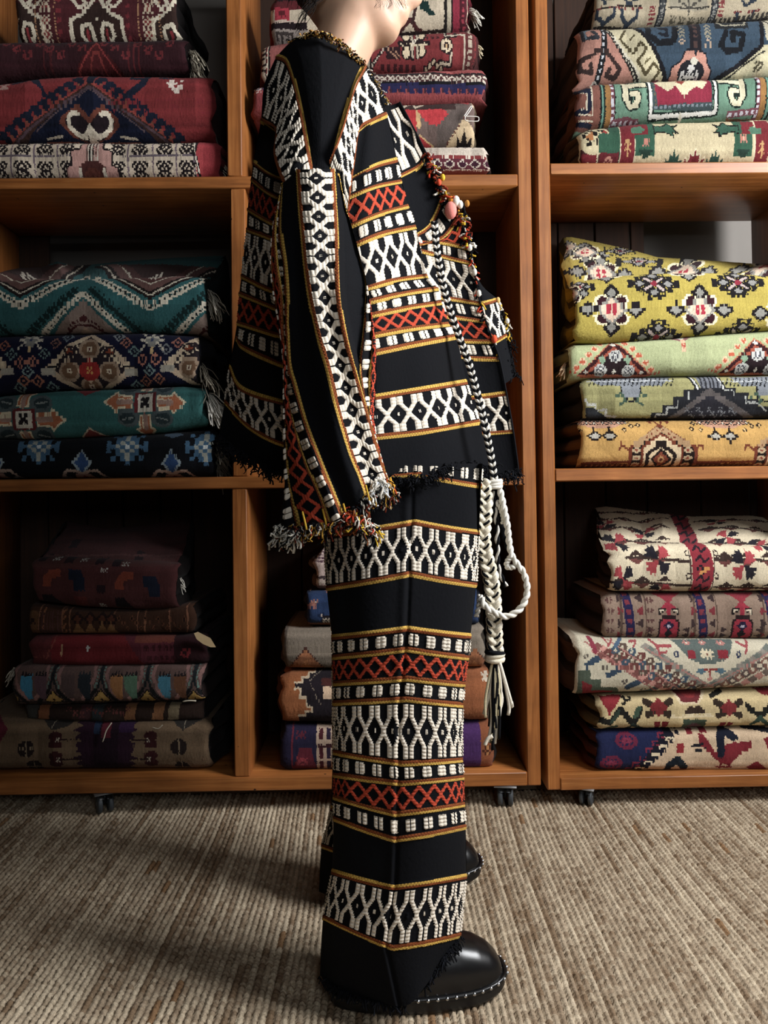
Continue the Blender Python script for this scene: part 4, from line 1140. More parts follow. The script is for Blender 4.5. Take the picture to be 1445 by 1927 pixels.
for s_, ax in ((1, 0), (-1, 1790)):
    f = lambda x: x if s_ > 0 else ax - x + 20
    def Rm(a, b, c_): d.R(min(f(a), f(b)), 440, max(f(a), f(b)), 830, c_)
    Rm(345, 358, '#131513'); Rm(358, 380, '#5f8f7c'); Rm(372, 382, '#14241e'); Rm(382, 418, '#94672c'); Rm(418, 442, '#6d3a44')
    d.L([(f(430), 470), (f(430), 790)], 18, '#cfcbd2', dash=34); d.L([(f(446), 530), (f(446), 790)], 7, '#18201c')
d.L([(440, 770), (520, 755), (600, 765)], 34, '#7b4650'); d.L([(445, 770), (600, 760)], 16, '#cfcbd2', dash=36)
d.L([(1200, 720), (1380, 700)], 30, '#7b4650'); d.L([(1200, 722), (1380, 702)], 16, '#cfcbd2', dash=36); d.R(1195, 735, 1400, 765, '#7a4f30')
def hookF(f):
    pts = [f(665, 560), f(515, 566), f(512, 640), f(540, 690), f(578, 684), f(594, 640), f(585, 618), f(552, 622)]
    for w_, c_ in ((50, '#14231e'), (32, '#d2c8a4')):
        d.L(pts, w_, c_); d.L([f(515, 560), f(500, 520), f(540, 512)], w_ * .8, c_)
hookF(lambda x, y: (x, y)); hookF(lambda x, y: (1795 - x, y - 25))
d.L([(672, 520), (680, 735), (1108, 709), (1106, 470)], 40, '#14231e'); d.L([(672, 520), (680, 735), (1108, 709), (1106, 470)], 20, '#dedbd0')
d.R(690, 490, 1085, 702, '#3a4a4c'); d.L([(708, 690), (1075, 668)], 14, '#7f8a92', dash=30); d.L([(700, 520), (712, 690)], 10, '#6a5a42', dash=30)
d.G([(705, 500), (1078, 490), (1078, 655), (722, 680)], '#8c1f38')
d.G([(712, 545), (760, 512), (820, 530), (880, 500), (950, 500), (990, 525), (1030, 505), (1058, 540), (1020, 590), (985, 570), (945, 590), (895, 635), (840, 570), (790, 605)], '#d8caa2')
d.G([(845, 540), (890, 520), (915, 535), (880, 565)], '#8f3326'); d.L([(890, 760), (880, 720)], 20, '#cfc9b4')
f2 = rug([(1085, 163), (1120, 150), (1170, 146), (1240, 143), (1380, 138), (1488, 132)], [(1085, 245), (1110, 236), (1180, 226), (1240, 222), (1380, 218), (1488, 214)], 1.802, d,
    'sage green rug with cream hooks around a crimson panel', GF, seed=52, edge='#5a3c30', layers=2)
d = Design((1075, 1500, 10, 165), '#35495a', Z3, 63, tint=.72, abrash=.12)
d.G([(180, 120), (400, 140), (620, 540), (150, 540)], '#b07a68')
d.G([(380, 140), (560, 150), (820, 500), (600, 520)], '#c8bd96'); d.L([(395, 200), (610, 500)], 30, '#1d1a18'); d.L([(400, 210), (605, 500)], 10, '#bdb6a0', dash=22); d.L([(440, 250), (640, 500)], 14, '#d2cab0')
d.L([(560, 150), (700, 320), (800, 490)], 26, '#141318')
d.L([(520, 200), (480, 262), (565, 345), (610, 285), (650, 325), (590, 385), (650, 455), (695, 395), (740, 430), (700, 490)], 17, '#4f4529'); d.L([(545, 265), (575, 235)], 10, '#4f4529'); d.L([(640, 400), (670, 370)], 10, '#5c5230')
d.L([(375, 170), (370, 330), (330, 520)], 40, '#131418'); d.L([(372, 185), (366, 330), (335, 500)], 13, '#b9bcc0', dash=34)
d.L([(330, 170), (240, 200), (235, 270), (330, 260), (300, 220)], 26, '#2b2c33'); d.L([(315, 180), (250, 215), (250, 265)], 12, '#5d6d78')
d.L([(350, 330), (215, 400), (220, 450), (290, 455), (285, 415)], 26, '#33221f'); d.L([(385, 335), (480, 430), (450, 470), (390, 460), (410, 430)], 26, '#33221f'); d.L([(300, 520), (320, 490), (360, 520)], 10, '#c9c4b6')
d.L([(670, 190), (660, 240), (740, 285), (830, 270), (850, 180)], 40, '#0f1218'); d.G([(640, 140), (800, 140), (780, 165), (660, 165)], '#9a937c'); d.L([(740, 230), (790, 235), (790, 190), (740, 190)], 22, '#121620')
d.L([(1120, 130), (1320, 120)], 14, '#9a937c'); d.R(1110, 120, 1330, 190, '#1c1f22'); d.L([(1130, 130), (1160, 165), (1300, 165), (1320, 125)], 12, '#a39c84')
d.L([(1180, 210), (1140, 290), (1180, 330), (1270, 310), (1290, 230), (1220, 215), (1220, 260)], 34, '#0f1218')
for x_ in (885, 1055):
    for k in range(6): d.L([(x_ - 18, 178 + 24 * k), (x_, 162 + 24 * k), (x_ + 18, 178 + 24 * k)], 9, '#8f8670' if k < 4 else '#b59a80')
d.R(930, 130, 1010, 330, '#1d1a20'); d.L([(970, 150), (970, 320)], 30, '#4a3430', dash=30)
q = [(810, 500), (815, 420), (880, 380), (900, 330), (960, 320), (970, 350), (985, 325), (1040, 340), (1050, 390), (1085, 430), (1080, 490)]
d.G(q, '#c08672'); d.L(q, 9, '#1b1a22'); d.E(950, 440, 88, 62, '#1d1c22'); d.A(950, 445, 11, 12, '....www....m/...wwwww.../.w..www..w./ww.w.w.w.ww/w.wwwwwww.w/ww..w.w..ww/.wwwwwwwww.', {'w': '#c9c6c0'}); d.E(962, 385, 24, 18, '#c9c4b0')
d.G([(1090, 500), (1250, 410), (1400, 300), (1500, 280), (1500, 520)], '#c3b992'); d.L([(1090, 490), (1250, 405), (1400, 300), (1420, 140)], 26, '#141318'); d.L([(1180, 480), (1290, 400), (1420, 330)], 9, '#2c2a24'); d.A(1385, 410, 11, 11, 'k.kkk/.kk.k/kk.kk/k.kk.', {'k': '#4a4430'}); d.R(1430, 120, 1600, 260, '#b7ad92'); d.L([(1440, 130), (1500, 200)], 14, '#1c1a18')
d.G([(650, 500), (740, 470), (800, 510)], '#7a4a46')
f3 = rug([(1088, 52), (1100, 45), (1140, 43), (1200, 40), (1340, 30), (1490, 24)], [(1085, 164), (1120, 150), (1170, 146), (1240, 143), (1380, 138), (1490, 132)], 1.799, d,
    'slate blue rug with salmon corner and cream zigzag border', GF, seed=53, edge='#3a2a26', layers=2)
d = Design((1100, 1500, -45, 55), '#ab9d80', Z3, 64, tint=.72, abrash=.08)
d.L([(330, 55), (680, 18)], 9, '#241f1c')
for x_ in (375, 530, 1300):
    d.L([(x_ - 42, 55), (x_ - 42, 90), (x_, 120), (x_ + 60, 85), (x_ + 60, 50)], 20, '#26303c'); d.L([(x_, 120), (x_, 150)], 14, '#26303c')
    d.L([(x_ - 65, 52), (x_ - 20, 46)], 12, '#6a2c2a', dash=18); d.L([(x_ + 30, 48), (x_ + 90, 42)], 12, '#6a2c2a', dash=18)
    d.L([(x_ - 30, -20), (x_, 20), (x_ + 70, -10)], 16, '#26303c')
for x_, y0_ in ((690, 40), (1145, 0)):
    for k in range(5): d.L([(x_ - 18, y0_ + 17 * k), (x_ + 12, y0_ + 17 * k)], 9, '#7a2e30')
for x_ in (755, 1100):
    d.L([(x_ + 8, -60), (x_ - 15, 140)], 46, '#23262b'); d.L([(x_ + 8, -60), (x_ - 15, 140)], 26, '#8b8981'); d.L([(x_ + 8, -60), (x_ - 15, 140)], 26, '#3a3c3e', dash=9)
d.R(800, -60, 1050, 50, '#99907a'); d.L([(800, -40), (930, 40), (1050, -40)], 10, '#4a463e'); d.L([(790, 40), (1060, 36)], 9, '#38342f'); d.L([(930, 0), (930, 70)], 10, '#4a463e')
for k in range(4): d.A(835 + 62 * k, 90, 9, 9, 'k.k.k/.k.k./kkkkk', {'k': '#57503f'})
d.L([(330, 132), (700, 128), (1500, 70)], 9, '#28231f')
d.L([(1120, 95), (1480, 60)], 30, '#3a352f', dash=30)
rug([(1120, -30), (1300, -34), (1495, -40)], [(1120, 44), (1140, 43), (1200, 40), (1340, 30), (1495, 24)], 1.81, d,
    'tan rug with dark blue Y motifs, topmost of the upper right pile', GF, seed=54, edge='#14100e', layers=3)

# ------------------------------------------------------------------ middle right cell
GG = 'rugs stacked in the middle right cell'
d = Design((1080, 1500, 775, 885), '#be9142', Z6, 71, abrash=.08)
brn, drk = '#6e3018', '#1f1410'
def arch(cx):
    d.G([(cx - 185, 1550), (cx - 190, 1430), (cx, 1310), (cx + 210, 1430), (cx + 215, 1550)], brn)
    d.G([(cx - 170, 1550), (cx - 172, 1438), (cx, 1330), (cx + 190, 1438), (cx + 195, 1550)], drk)
    for k in range(5):
        t = k / 4
        for s_ in (-1, 1): d.D(cx + s_ * (18 + 125 * t) + (5 if s_ > 0 else 0), 1345 + 72 * t, 24, 15, '#a8845a', 5); d.D(cx + s_ * (18 + 125 * t), 1345 + 72 * t, 9, 6, brn)
    for s_ in (-1, 1):
        for k in range(3): d.E(cx + 5 + s_ * 150, 1446 + 38 * k, 24, 14, '#b9a079'); d.E(cx + 5 + s_ * 150, 1446 + 38 * k, 10, 6, '#8a3a24')
    d.G([(cx - 118, 1550), (cx - 118, 1430), (cx, 1355), (cx + 130, 1430), (cx + 130, 1550)], brn)
    d.G([(cx - 105, 1550), (cx - 105, 1436), (cx, 1370), (cx + 118, 1436), (cx + 118, 1550)], '#cdb48a')
    for s_ in (-1, 1): d.L([(cx + s_ * 75, 1530), (cx + s_ * 82, 1470), (cx + s_ * 60, 1450), (cx + s_ * 20, 1430), (cx - s_ * 20, 1405)], 20, drk)
    d.D(cx + 2, 1490, 66, 56, drk); d.D(cx + 2, 1490, 46, 38, '#7c3a22'); d.E(cx + 2, 1492, 20, 16, '#b3864e'); d.E(cx + 2, 1492, 10, 8, '#5a2a1a')
    d.R(cx - 66, 1530, cx + 70, 1550, drk)
    for s_ in (-1, 1): d.L([(cx + s_ * 195, 1440), (cx + s_ * 235, 1415), (cx + s_ * 245, 1440)], 12, brn); d.L([(cx + s_ * 5, 1315), (cx + s_ * 25, 1290), (cx + s_ * 60, 1295), (cx + s_ * 45, 1305)], 10, brn)
arch(820); arch(1555); arch(90)
def pend(cx):
    d.G([(cx - 180, 1262), (cx + 180, 1262), (cx + 140, 1310), (cx + 60, 1335), (cx - 60, 1335), (cx - 140, 1310)], '#b9876a')
    for k in range(14): d.A(cx - 150 + 23 * k, 1285 + 20 * (k % 2), 9, 8, 'k.k.k/.kwk./k.k.k', {'k': '#241a18', 'w': '#cfc6b0'})
    for x_, y_ in ((-45, 1375), (42, 1375)):
        d.D(cx + x_, y_, 44, 26, drk, 6); d.D(cx + x_, y_, 26, 14, '#a8a294', 5); d.L([(cx + x_, 1330), (cx + x_, 1355)], 12, drk)
    for x_, y_ in ((-170, 1290), (-130, 1325), (130, 1325), (175, 1305), (-185, 1320), (215, 1300)): d.D(cx + x_, y_ + 18, 17, 14, drk); d.D(cx + x_, y_ + 18, 8, 7, '#cfa868')
pend(478); pend(1188)
d.L([(370, 1512), (635, 1505)], 12, brn); d.L([(1035, 1508), (1360, 1502)], 12, brn); d.R(360, 1515, 630, 1560, '#4a2414'); d.R(1035, 1512, 1370, 1560, '#4a2414'); d.stripes(360, 1370, 1520, 1545, 30, .4, '#8a5a30')
g1 = rug([(1093, 792), (1100, 788), (1200, 789), (1300, 788), (1485, 786)], [(1093, 879), (1485, 876)], 1.81, d,
    'golden yellow rug with brown arches, lowest of the middle right pile', GG, seed=61, edge='#7a5424')
d = Design((1080, 1500, 695, 795), '#96915a', Z6, 72, abrash=.10)
slate, ink = '#7d8288', '#17181c'
def orn(cx, w=1.0):
    d.G([(cx - 260 * w, 1035), (cx + 260 * w, 1025), (cx + 180 * w, 1085), (cx + 60, 1085), (cx + 60, 1140), (cx - 60, 1140), (cx - 60, 1085), (cx - 180 * w, 1085)], slate)
    for k in range(20): d.L([(cx - 240 + 25 * k, 1085), (cx - 215 + 25 * k, 1040)], 6, ink)
    d.L([(cx - 250, 1062), (cx + 250, 1056)], 5, '#b9bcbc'); d.L([(cx - 60, 1090), (cx - 55, 1140), (cx, 1165), (cx + 55, 1140), (cx + 60, 1090)], 8, ink)
    d.L([(cx - 95, 1140), (cx - 60, 1125), (cx - 30, 1160), (cx - 70, 1180)], 12, '#3c5242', m=cx)
orn(645); orn(1440, .8)
cx = 1105
pts = [(1540, 1230), (1440, 1190), (1345, 1160), (1345, 1130), (1275, 1130), (1275, 1100), (1190, 1095), (cx, 1090)]
stp = [(770, 1250), (770, 1215), (830, 1215), (830, 1180), (890, 1180), (890, 1140), (950, 1140), (950, 1105), (cx, 1095)]
d.G(stp + [(1260, 1095), (1260, 1120), (1330, 1120), (1330, 1150), (1390, 1150), (1390, 1185), (1445, 1185), (1500, 1215), (1500, 1270), (770, 1270)], '#202126')
d.L([(p[0] + 30, p[1] + 12) for p in stp[:-1]], 8, '#a8aaa4'); d.L([(1190, 1108), (1248, 1108), (1248, 1134), (1318, 1134), (1318, 1165), (1380, 1165), (1440, 1205)], 8, '#a8aaa4')
d.G([(cx, 1095), (1440, 1270), (830, 1270)], '#57504e'); d.G([(cx, 1130), (1380, 1270), (880, 1270)], '#24232a')
for k in range(14): d.A(cx - 130 + 22 * k, 1200 + 20 * (k % 3), 8, 8, 'w.w/.w./w.w', {'w': '#6e7074'})
d.L([(1000, 1030), (1035, 1100)], 26, ink); d.L([(1005, 1030), (1038, 1100)], 10, '#cfd0cc'); d.L([(1150, 1020), (1185, 1095)], 26, ink); d.L([(1155, 1020), (1186, 1095)], 10, '#cfd0cc')
d.G([(1035, 1030), (1150, 1020), (1180, 1095), (1050, 1095)], '#6d7078'); d.stripes(1040, 1180, 1020, 1095, 24, .4, '#2c2d33')
d.L([(385, 1160), (390, 1180), (440, 1180), (440, 1205), (500, 1205), (500, 1235), (560, 1240)], 10, '#c2c3ba'); d.G([(380, 1190), (430, 1195), (540, 1260), (380, 1265)], '#26282c')
d.R(360, 1245, 1500, 1275, '#1b1b20')
g2 = rug([(1097, 712), (1110, 709), (1240, 706), (1380, 704), (1485, 702)], [(1097, 789), (1200, 788), (1300, 787), (1485, 785)], 1.806, d,
    'olive rug with slate grey stepped medallion', GG, seed=62, edge='#33342c', layers=2)
d = Design((1065, 1500, 605, 722), '#a4ac7a', Z6, 73, abrash=.07)
def tri(cx, cy=1000):
    d.G([(cx - 215, cy), (cx, cy - 180), (cx + 228, cy - 8), (cx + 180, cy + 10), (cx - 180, cy + 10)], '#b5603f')
    d.G([(cx - 205, cy - 5), (cx, cy - 172), (cx + 215, cy - 10)], '#3a1518'); d.G([(cx - 170, cy - 10), (cx, cy - 145), (cx + 180, cy - 12)], '#9c4830'); d.G([(cx - 150, cy - 8), (cx, cy - 125), (cx + 155, cy - 10)], '#24161a')
    for x_, y_ in ((8, -95), (-80, -25), (88, -25)): d.E(cx + x_, cy + y_, 38, 30, '#b9b9b2'); d.A(cx + x_, cy + y_, 8, 8, 'k.kk.k/.kwwk./kwkkwk/.kwwk./k.kk.k', {'k': '#4a4a50', 'w': '#d8d8d2'})
    d.D(cx - 70, cy - 78, 24, 24, '#7f9a7c'); d.D(cx + 78, cy - 78, 24, 24, '#7f9a7c'); d.D(cx, cy - 155, 18, 14, '#d8d3c2'); d.A(cx + 2, cy - 22, 8, 8, '.w./www/.w.', {'w': '#d8d3c2'}); d.D(cx - 165, cy - 16, 16, 10, '#c9c6b8'); d.D(cx + 168, cy - 20, 16, 10, '#c9c6b8')
    for k in range(5):
        for s_ in (-1, 1):
            x_, y_ = cx + s_ * (70 + 38 * k), cy - 165 + 33 * k
            d.E(x_, y_, 22, 17, '#d0b28a'); d.A(x_, y_, 8, 8, '.r.r/rrrr/.rr.', {'r': '#b8512f'})
    for s_ in (-1, 1): d.L([(cx + s_ * 225, cy - 12), (cx + s_ * 270, cy - 20)], 12, '#b8563a', dash=22)
tri(545); tri(1378, 985)
d.L([(870, 790), (955, 825), (1040, 770)], 16, '#8a5a5a'); d.G([(890, 780), (955, 815), (1030, 765)], '#cfcdc0'); d.L([(955, 825), (955, 870)], 26, '#d0a883'); d.A(955, 850, 9, 10, 'r.r/rrr/.r.', {'r': '#b34a38'})
g3 = rug([(1072, 652), (1085, 645), (1130, 643), (1250, 634), (1350, 625), (1445, 618), (1488, 615)], [(1073, 716), (1110, 711), (1240, 706), (1380, 704), (1488, 702)], 1.797, d,
    'pale green rug with dark red triangles under the bright yellow rug', GG, seed=63, edge='#8c9a6e', layers=2)
rug_fringe(g3, -1, .35, .6, .035, 63, n=24, color='#b8a284')
d = Design((1040, 1500, 430, 655), '#b09c30', Z6, 74, abrash=.05)
def starY(cx, cy, sx=1.0, sy=1.0):
    f = lambda a, b: (cx + a * sx, cy + b * sy)
    for a, b in ((1, 0), (-1, 0), (0, 1), (0, -1)):
        if b == 0:
            d.L([f(a * 60, 0), f(a * 120, 0)], 26 * sy, '#1a1518'); d.D(*f(a * 140, 0), 52 * sx, 36 * sy, '#1a1518', 8); d.D(*f(a * 140, 0), 30 * sx, 20 * sy, '#8f8d84', 6)
        else:
            d.L([f(0, b * 50), f(0, b * 85)], 30 * sx, '#1a1518'); d.D(*f(0, b * 88), 40 * sx, 40 * sy, '#1a1518', 8); d.D(*f(0, b * 88), 22 * sx, 22 * sy, '#8f8d84', 6)
    for a in (-1, 1):
        for b in (-1, 1):
            d.E(*f(a * 58, b * 46), 42 * sx, 32 * sy, '#ece0b4'); d.E(*f(a * 50, b * 42), 34 * sx, 28 * sy, '#34141c')
            d.L([f(a * 80, b * 62), f(a * 105, b * 32)], 9, '#ece0b4', dash=16); d.L([f(a * 30, b * 72), f(a * 60, b * 72)], 9, '#ece0b4', dash=16)
    d.D(*f(0, 0), 84 * sx, 70 * sy, '#8d8a80', 6); d.D(*f(0, 0), 64 * sx, 54 * sy, '#e2c6a8', 6)
    for a in (-1, 1):
        for b in (-1, 1): d.E(*f(a * 16, b * 13), 13 * sx, 11 * sy, '#b3243a')
def starB(cx, cy, sx=1.0, sy=1.0):
    d.D(cx, cy, 140 * sx, 82 * sy, '#1a1718', 22); d.D(cx, cy, 112 * sx, 64 * sy, '#b09c30', 20)
    for a, b in ((1, 0), (-1, 0), (0, 1), (0, -1)): d.D(cx + a * 84 * sx, cy + b * 46 * sy, 42 * sx, 25 * sy, '#1a1718', 7); d.D(cx + a * 84 * sx, cy + b * 46 * sy, 24 * sx, 13 * sy, '#8d8b86', 5)
    for a in (-1, 1): d.L([(cx - 60 * sx, cy + a * 34 * sy), (cx + 60 * sx, cy - a * 34 * sy)], 30 * sy, '#1a1718'); d.L([(cx - 52 * sx, cy + a * 30 * sy), (cx + 52 * sx, cy - a * 30 * sy)], 14 * sy, '#b5a29a')
    d.E(cx, cy, 18 * sx, 14 * sy, '#8c2034')
starY(530, 630); starY(1048, 625); starY(1545, 640); starB(780, 492); starB(1275, 482); starB(805, 765); starB(1310, 755)
starY(510, 405, 1, .6); starY(995, 393, 1.05, .62); starY(1440, 380, 1, .5); starB(350, 510, .5, .6); starY(425, 312, .8, .5); starB(620, 292, .6, .35); starB(730, 355, .8, .25); starY(300, 545, .5, .6); starY(330, 270, .5, .3)
g4 = rug([(1080, 532), (1092, 524), (1150, 514), (1240, 508), (1350, 507), (1445, 512), (1490, 514)], [(1086, 640), (1130, 643), (1250, 634), (1350, 625), (1445, 618), (1490, 615)], 1.785, d,
    'bright yellow rug with black and white stars, topmost of the middle right pile', GG,
    back=[(1060, 446), (1075, 446), (1109, 453), (1180, 468), (1237, 484), (1302, 488), (1445, 498), (1500, 502)], seed=64, edge='#a89a34', layers=3, depth=.29, n_exp=3.4)

# ------------------------------------------------------------------ lower right cell
GH = 'rugs stacked in the lower right cell'
d = Design((1110, 1500, 1362, 1462), '#cdb08c', Z8, 81, abrash=.08)
st = [(480, 1660), (480, 1405), (960, 1405)]
x_, y_ = 960, 1405
while y_ < 1660:
    y_ += 36; st.append((x_, y_)); x_ -= 37; st.append((x_, y_))
d.G(st, '#151624'); d.G([(480, 1660), (480, 1405), (905, 1405), (780, 1530), (660, 1660)], '#1c2348')
for k in range(6): d.A(940 - 42 * k, 1448 + 36 * k, 9, 9, 'wwwww/w.kkw/..kk./', {'w': '#d8c4a0', 'k': '#151624'})
for k in range(6): d.A(850 - 36 * k, 1460 + 34 * k, 10, 9, 'rrrr/r.../r.rr', {'r': '#7a2038'})
for cx, cy in ((655, 1485), (570, 1590)): d.E(cx, cy, 62, 38, '#6a1c3a'); d.A(cx, cy, 11, 9, '.b.b.b./b.rrr.b/.rr.rr./b.rrr.b/.b.b.b.', {'b': '#1c2348', 'r': '#852a48'})
rd = '#7b1a26'
bird = [(1065, 1450), (1090, 1455), (1110, 1480), (1160, 1545), (1180, 1530), (1200, 1500), (1320, 1485), (1350, 1482), (1352, 1520), (1310, 1530), (1275, 1560), (1225, 1600), (1180, 1590), (1110, 1535), (1060, 1500)]
d.G(bird, rd); d.L([(1180, 1545), (1180, 1465), (1205, 1435), (1255, 1465)], 42, '#161a2a'); d.L([(1240, 1455), (1275, 1470)], 22, '#161a2a')
d.L([(1020, 1510), (1080, 1500)], 12, '#1a1a22'); d.L([(1040, 1530), (1100, 1520)], 10, '#1a1a22'); d.L([(1185, 1590), (1180, 1615)], 14, rd); d.L([(1230, 1590), (1228, 1615)], 14, rd); d.L([(1160, 1612), (1200, 1612)], 10, rd); d.L([(1212, 1612), (1246, 1612)], 10, rd)
d.R(930, 1495, 970, 1532, '#8a1c24'); d.A(950, 1513, 9, 9, '.rrr./r.r.r/.rrr.', {'r': '#8a1c24'})
d.L([(880, 1660), (890, 1600), (935, 1570), (980, 1615)], 40, '#15202a'); d.L([(900, 1640), (1030, 1640)], 26, rd); d.G([(730, 1660), (780, 1625), (830, 1632), (860, 1660)], rd)
d.G([(1330, 1610), (1380, 1575), (1445, 1620), (1500, 1640), (1500, 1660), (1400, 1660)], rd); d.R(1060, 1640, 1090, 1660, rd); d.R(1120, 1640, 1155, 1660, rd); d.R(1190, 1640, 1215, 1660, rd); d.R(1075, 1425, 1115, 1450, rd); d.R(1000, 1430, 1035, 1455, rd)
d.G([(1420, 1470), (1500, 1450), (1500, 1560), (1450, 1540)], rd); d.L([(1330, 1420), (1500, 1440)], 22, '#1a1a22')
h1 = rug([(1124, 1380), (1150, 1377), (1300, 1375), (1488, 1370)], [(1124, 1456), (1300, 1457), (1488, 1457)], 1.81, d,
    'navy and cream rug with red bird, lowest of the lower right pile', GH, seed=71, edge='#6a3420')
d = Design((1115, 1500, 1290, 1382), '#c9b27e', Z8, 82, abrash=.08)
d.G([(515, 1245), (640, 1235), (555, 1330)], '#8a2028'); d.L([(505, 1350), (560, 1365), (620, 1300), (690, 1370), (730, 1300)], 30, '#1d1c18'); d.L([(700, 1330), (725, 1295)], 26, '#3c5240'); d.L([(570, 1360), (610, 1310)], 20, '#2f4034'); d.L([(660, 1410), (690, 1375), (760, 1410)], 20, '#2a3a36'); d.L([(540, 1405), (600, 1385)], 18, '#3c5240')
for cx in (830, 1225): d.L([(cx - 70, 1265), (cx + 65, 1325)], 32, '#33261c'); d.L([(cx - 60, 1325), (cx + 70, 1262)], 32, '#33261c'); d.D(cx + 2, 1290, 44, 36, '#7c2426', 8)
for cx in (850, 1215):
    d.G([(cx - 40, 1360), (cx - 5, 1355), (cx - 5, 1400), (cx - 30, 1400)], '#7a1e26'); d.G([(cx + 5, 1355), (cx + 40, 1360), (cx + 28, 1400), (cx + 5, 1400)], '#7a1e26'); d.L([(cx - 60, 1405), (cx + 60, 1400)], 12, '#3c5240')
d.G([(915, 1220), (955, 1275), (1060, 1275), (1110, 1215)], '#d8c49c'); d.G([(930, 1215), (965, 1265), (1055, 1265), (1095, 1212)], '#6a2428'); d.E(1012, 1225, 40, 22, '#8a2a2c')
d.G([(970, 1320), (1000, 1285), (1070, 1285), (1100, 1315)], '#3a2a20'); d.L([(900, 1332), (1130, 1325)], 12, '#dccaa0'); d.R(970, 1345, 1100, 1410, '#3c4a3a'); d.D(1035, 1385, 50, 24, '#5a3a44')
d.G([(1320, 1260), (1400, 1310), (1445, 1270), (1500, 1270), (1400, 1345), (1320, 1290)], '#1d1c18'); d.L([(1360, 1370), (1400, 1335), (1460, 1380)], 22, '#2f4438'); d.A(655, 1260, 14, 12, 'kk.k/.kkk/kk..', {'k': '#1d1c18'}); d.G([(1380, 1200), (1500, 1195), (1500, 1240), (1420, 1230)], '#7a1e26'); d.L([(1130, 1240), (1200, 1215)], 18, '#1d1c18')
h2 = rug([(1128, 1318), (1140, 1310), (1200, 1308), (1300, 1304), (1400, 1299), (1488, 1296)], [(1128, 1379), (1150, 1377), (1300, 1375), (1488, 1370)], 1.806, d,
    'straw coloured rug with brown X motifs above the red bird rug', GH, seed=72, edge='#8a744a', layers=2)
d = Design((1070, 1500, 1188, 1322), '#c5bba0', Z8, 83, abrash=.06)
d.G([(380, 1080), (450, 1080), (450, 1120), (510, 1120), (510, 1160), (600, 1160), (620, 1195), (700, 1200), (700, 1240), (380, 1240)], '#4d5848'); d.G([(400, 1125), (460, 1150), (460, 1180), (580, 1185), (590, 1235), (420, 1235)], '#7d1f24')
for x_, y_, c_ in ((470, 1030, '#34475a'), (590, 1080, '#34475a'), (700, 1140, '#34475a'), (780, 1190, '#3a4a50')): d.L([(x_ - 40, y_ + 20), (x_ + 45, y_ - 22)], 30, c_)
for x_, y_ in ((420, 1010), (530, 1065), (640, 1130), (750, 1180)): d.A(x_, y_, 8, 8, '.k.k/kk.k/.kk.', {'k': '#5a5048'})
for j, (x_, y_) in enumerate([(440, 915), (520, 960)]): pass
for a, off in (('#b07468', 0), ('#9a6a60', 1)):
    for k in range(16):
        x_ = 500 + 32 * k; y_ = 960 + 15 * k * 1.02 + 26 * off
        d.D(x_ - 18 * off, y_, 28, 20, '#c58a7c' if (k + off) % 2 else '#7f4a44', 0)
for k in range(14):
    x_, y_ = 770 + 26 * k, 965 + 15 * k
    d.D(x_, y_, 32, 22, '#6a7068' if k % 2 else '#8c8478')
for r_ in range(3):
    for k in range(10):
        x_, y_ = 640 + 48 * k - 44 * r_, 965 + 22 * k + 14 * r_
        if r_ < 3 and y_ < 1190: d.A(x_, y_, 9, 9, '.kkkk/kk.kk/k.ckk/kkkk.', {'k': ('#5a463c', '#3d5060', '#6b3a34')[(k + r_) % 3], 'c': '#b9a890'})
for k in range(12):
    x_, y_ = 1125 + 30 * k, 1155 - 17 * k
    d.D(x_, y_, 36, 22, '#6a7068' if k % 2 else '#8c8478'); 
for k in range(9):
    x_, y_ = 1180 + 36 * k, 1165 - 19 * k
    d.D(x_, y_, 34, 26, '#7a5346' if k % 2 else '#5a4a44'); d.D(x_, y_, 16, 12, '#c9bba0'); d.D(x_ + 40, y_ + 30, 30, 22, '#b0796c' if k % 2 else '#6b5a50')
for s_ in (-1, 1): d.L([(1125 - s_ * 30, 1170), (1125 + s_ * 360, 970)], 8, '#a8746a')
d.L([(560, 930), (1000, 1200)], 7, '#a8746a'); d.L([(430, 940), (850, 1200)], 8, '#9c5f58')
q = [(920, 930), (1270, 925), (1225, 1015), (1150, 1045), (1080, 1045), (1005, 1020)]
d.G(q, '#59645f'); d.R(1000, 980, 1045, 1022, '#8a2430'); d.R(1170, 978, 1225, 1020, '#8a2430')
d.A(1110, 998, 10, 9, '.w.w.w./wwwwwww/.wwkww./wwwwwww/.w.w.w.', {'w': '#d2c3a0', 'k': '#7a4a3a'})
for x_ in (1005, 1095, 1195): d.A(x_, 945, 9, 8, '.p.p./ppwpp/.ppp.', {'p': '#b5776c', 'w': '#ded3bc'})
d.L([(800, 930), (830, 960), (910, 960)], 14, '#9c4448'); d.L([(830, 960), (840, 995), (880, 985)], 12, '#9c4448'); d.L([(1290, 940), (1330, 965), (1350, 930), (1320, 990)], 12, '#9c4448')
for x_ in (935, 1283): d.E(x_, 998, 14, 18, '#2c3550'); d.E(x_, 998, 5, 9, '#c5bba0')
d.L([(1120, 1065), (1120, 1110)], 12, '#8a3430'); d.L([(1080, 1070), (1160, 1066)], 10, '#8a3430'); d.D(1070, 1080, 28, 18, '#4d6a78'); d.D(1180, 1078, 28, 18, '#4d6a78'); d.D(1120, 1115, 18, 14, '#b5776c')
d.L([(460, 920), (480, 985)], 26, '#8a3040'); d.L([(540, 920), (560, 960), (590, 925)], 10, '#9c4448'); d.L([(600, 960), (640, 920)], 20, '#4a6078'); d.L([(680, 940), (720, 935), (700, 965)], 10, '#9c4448')
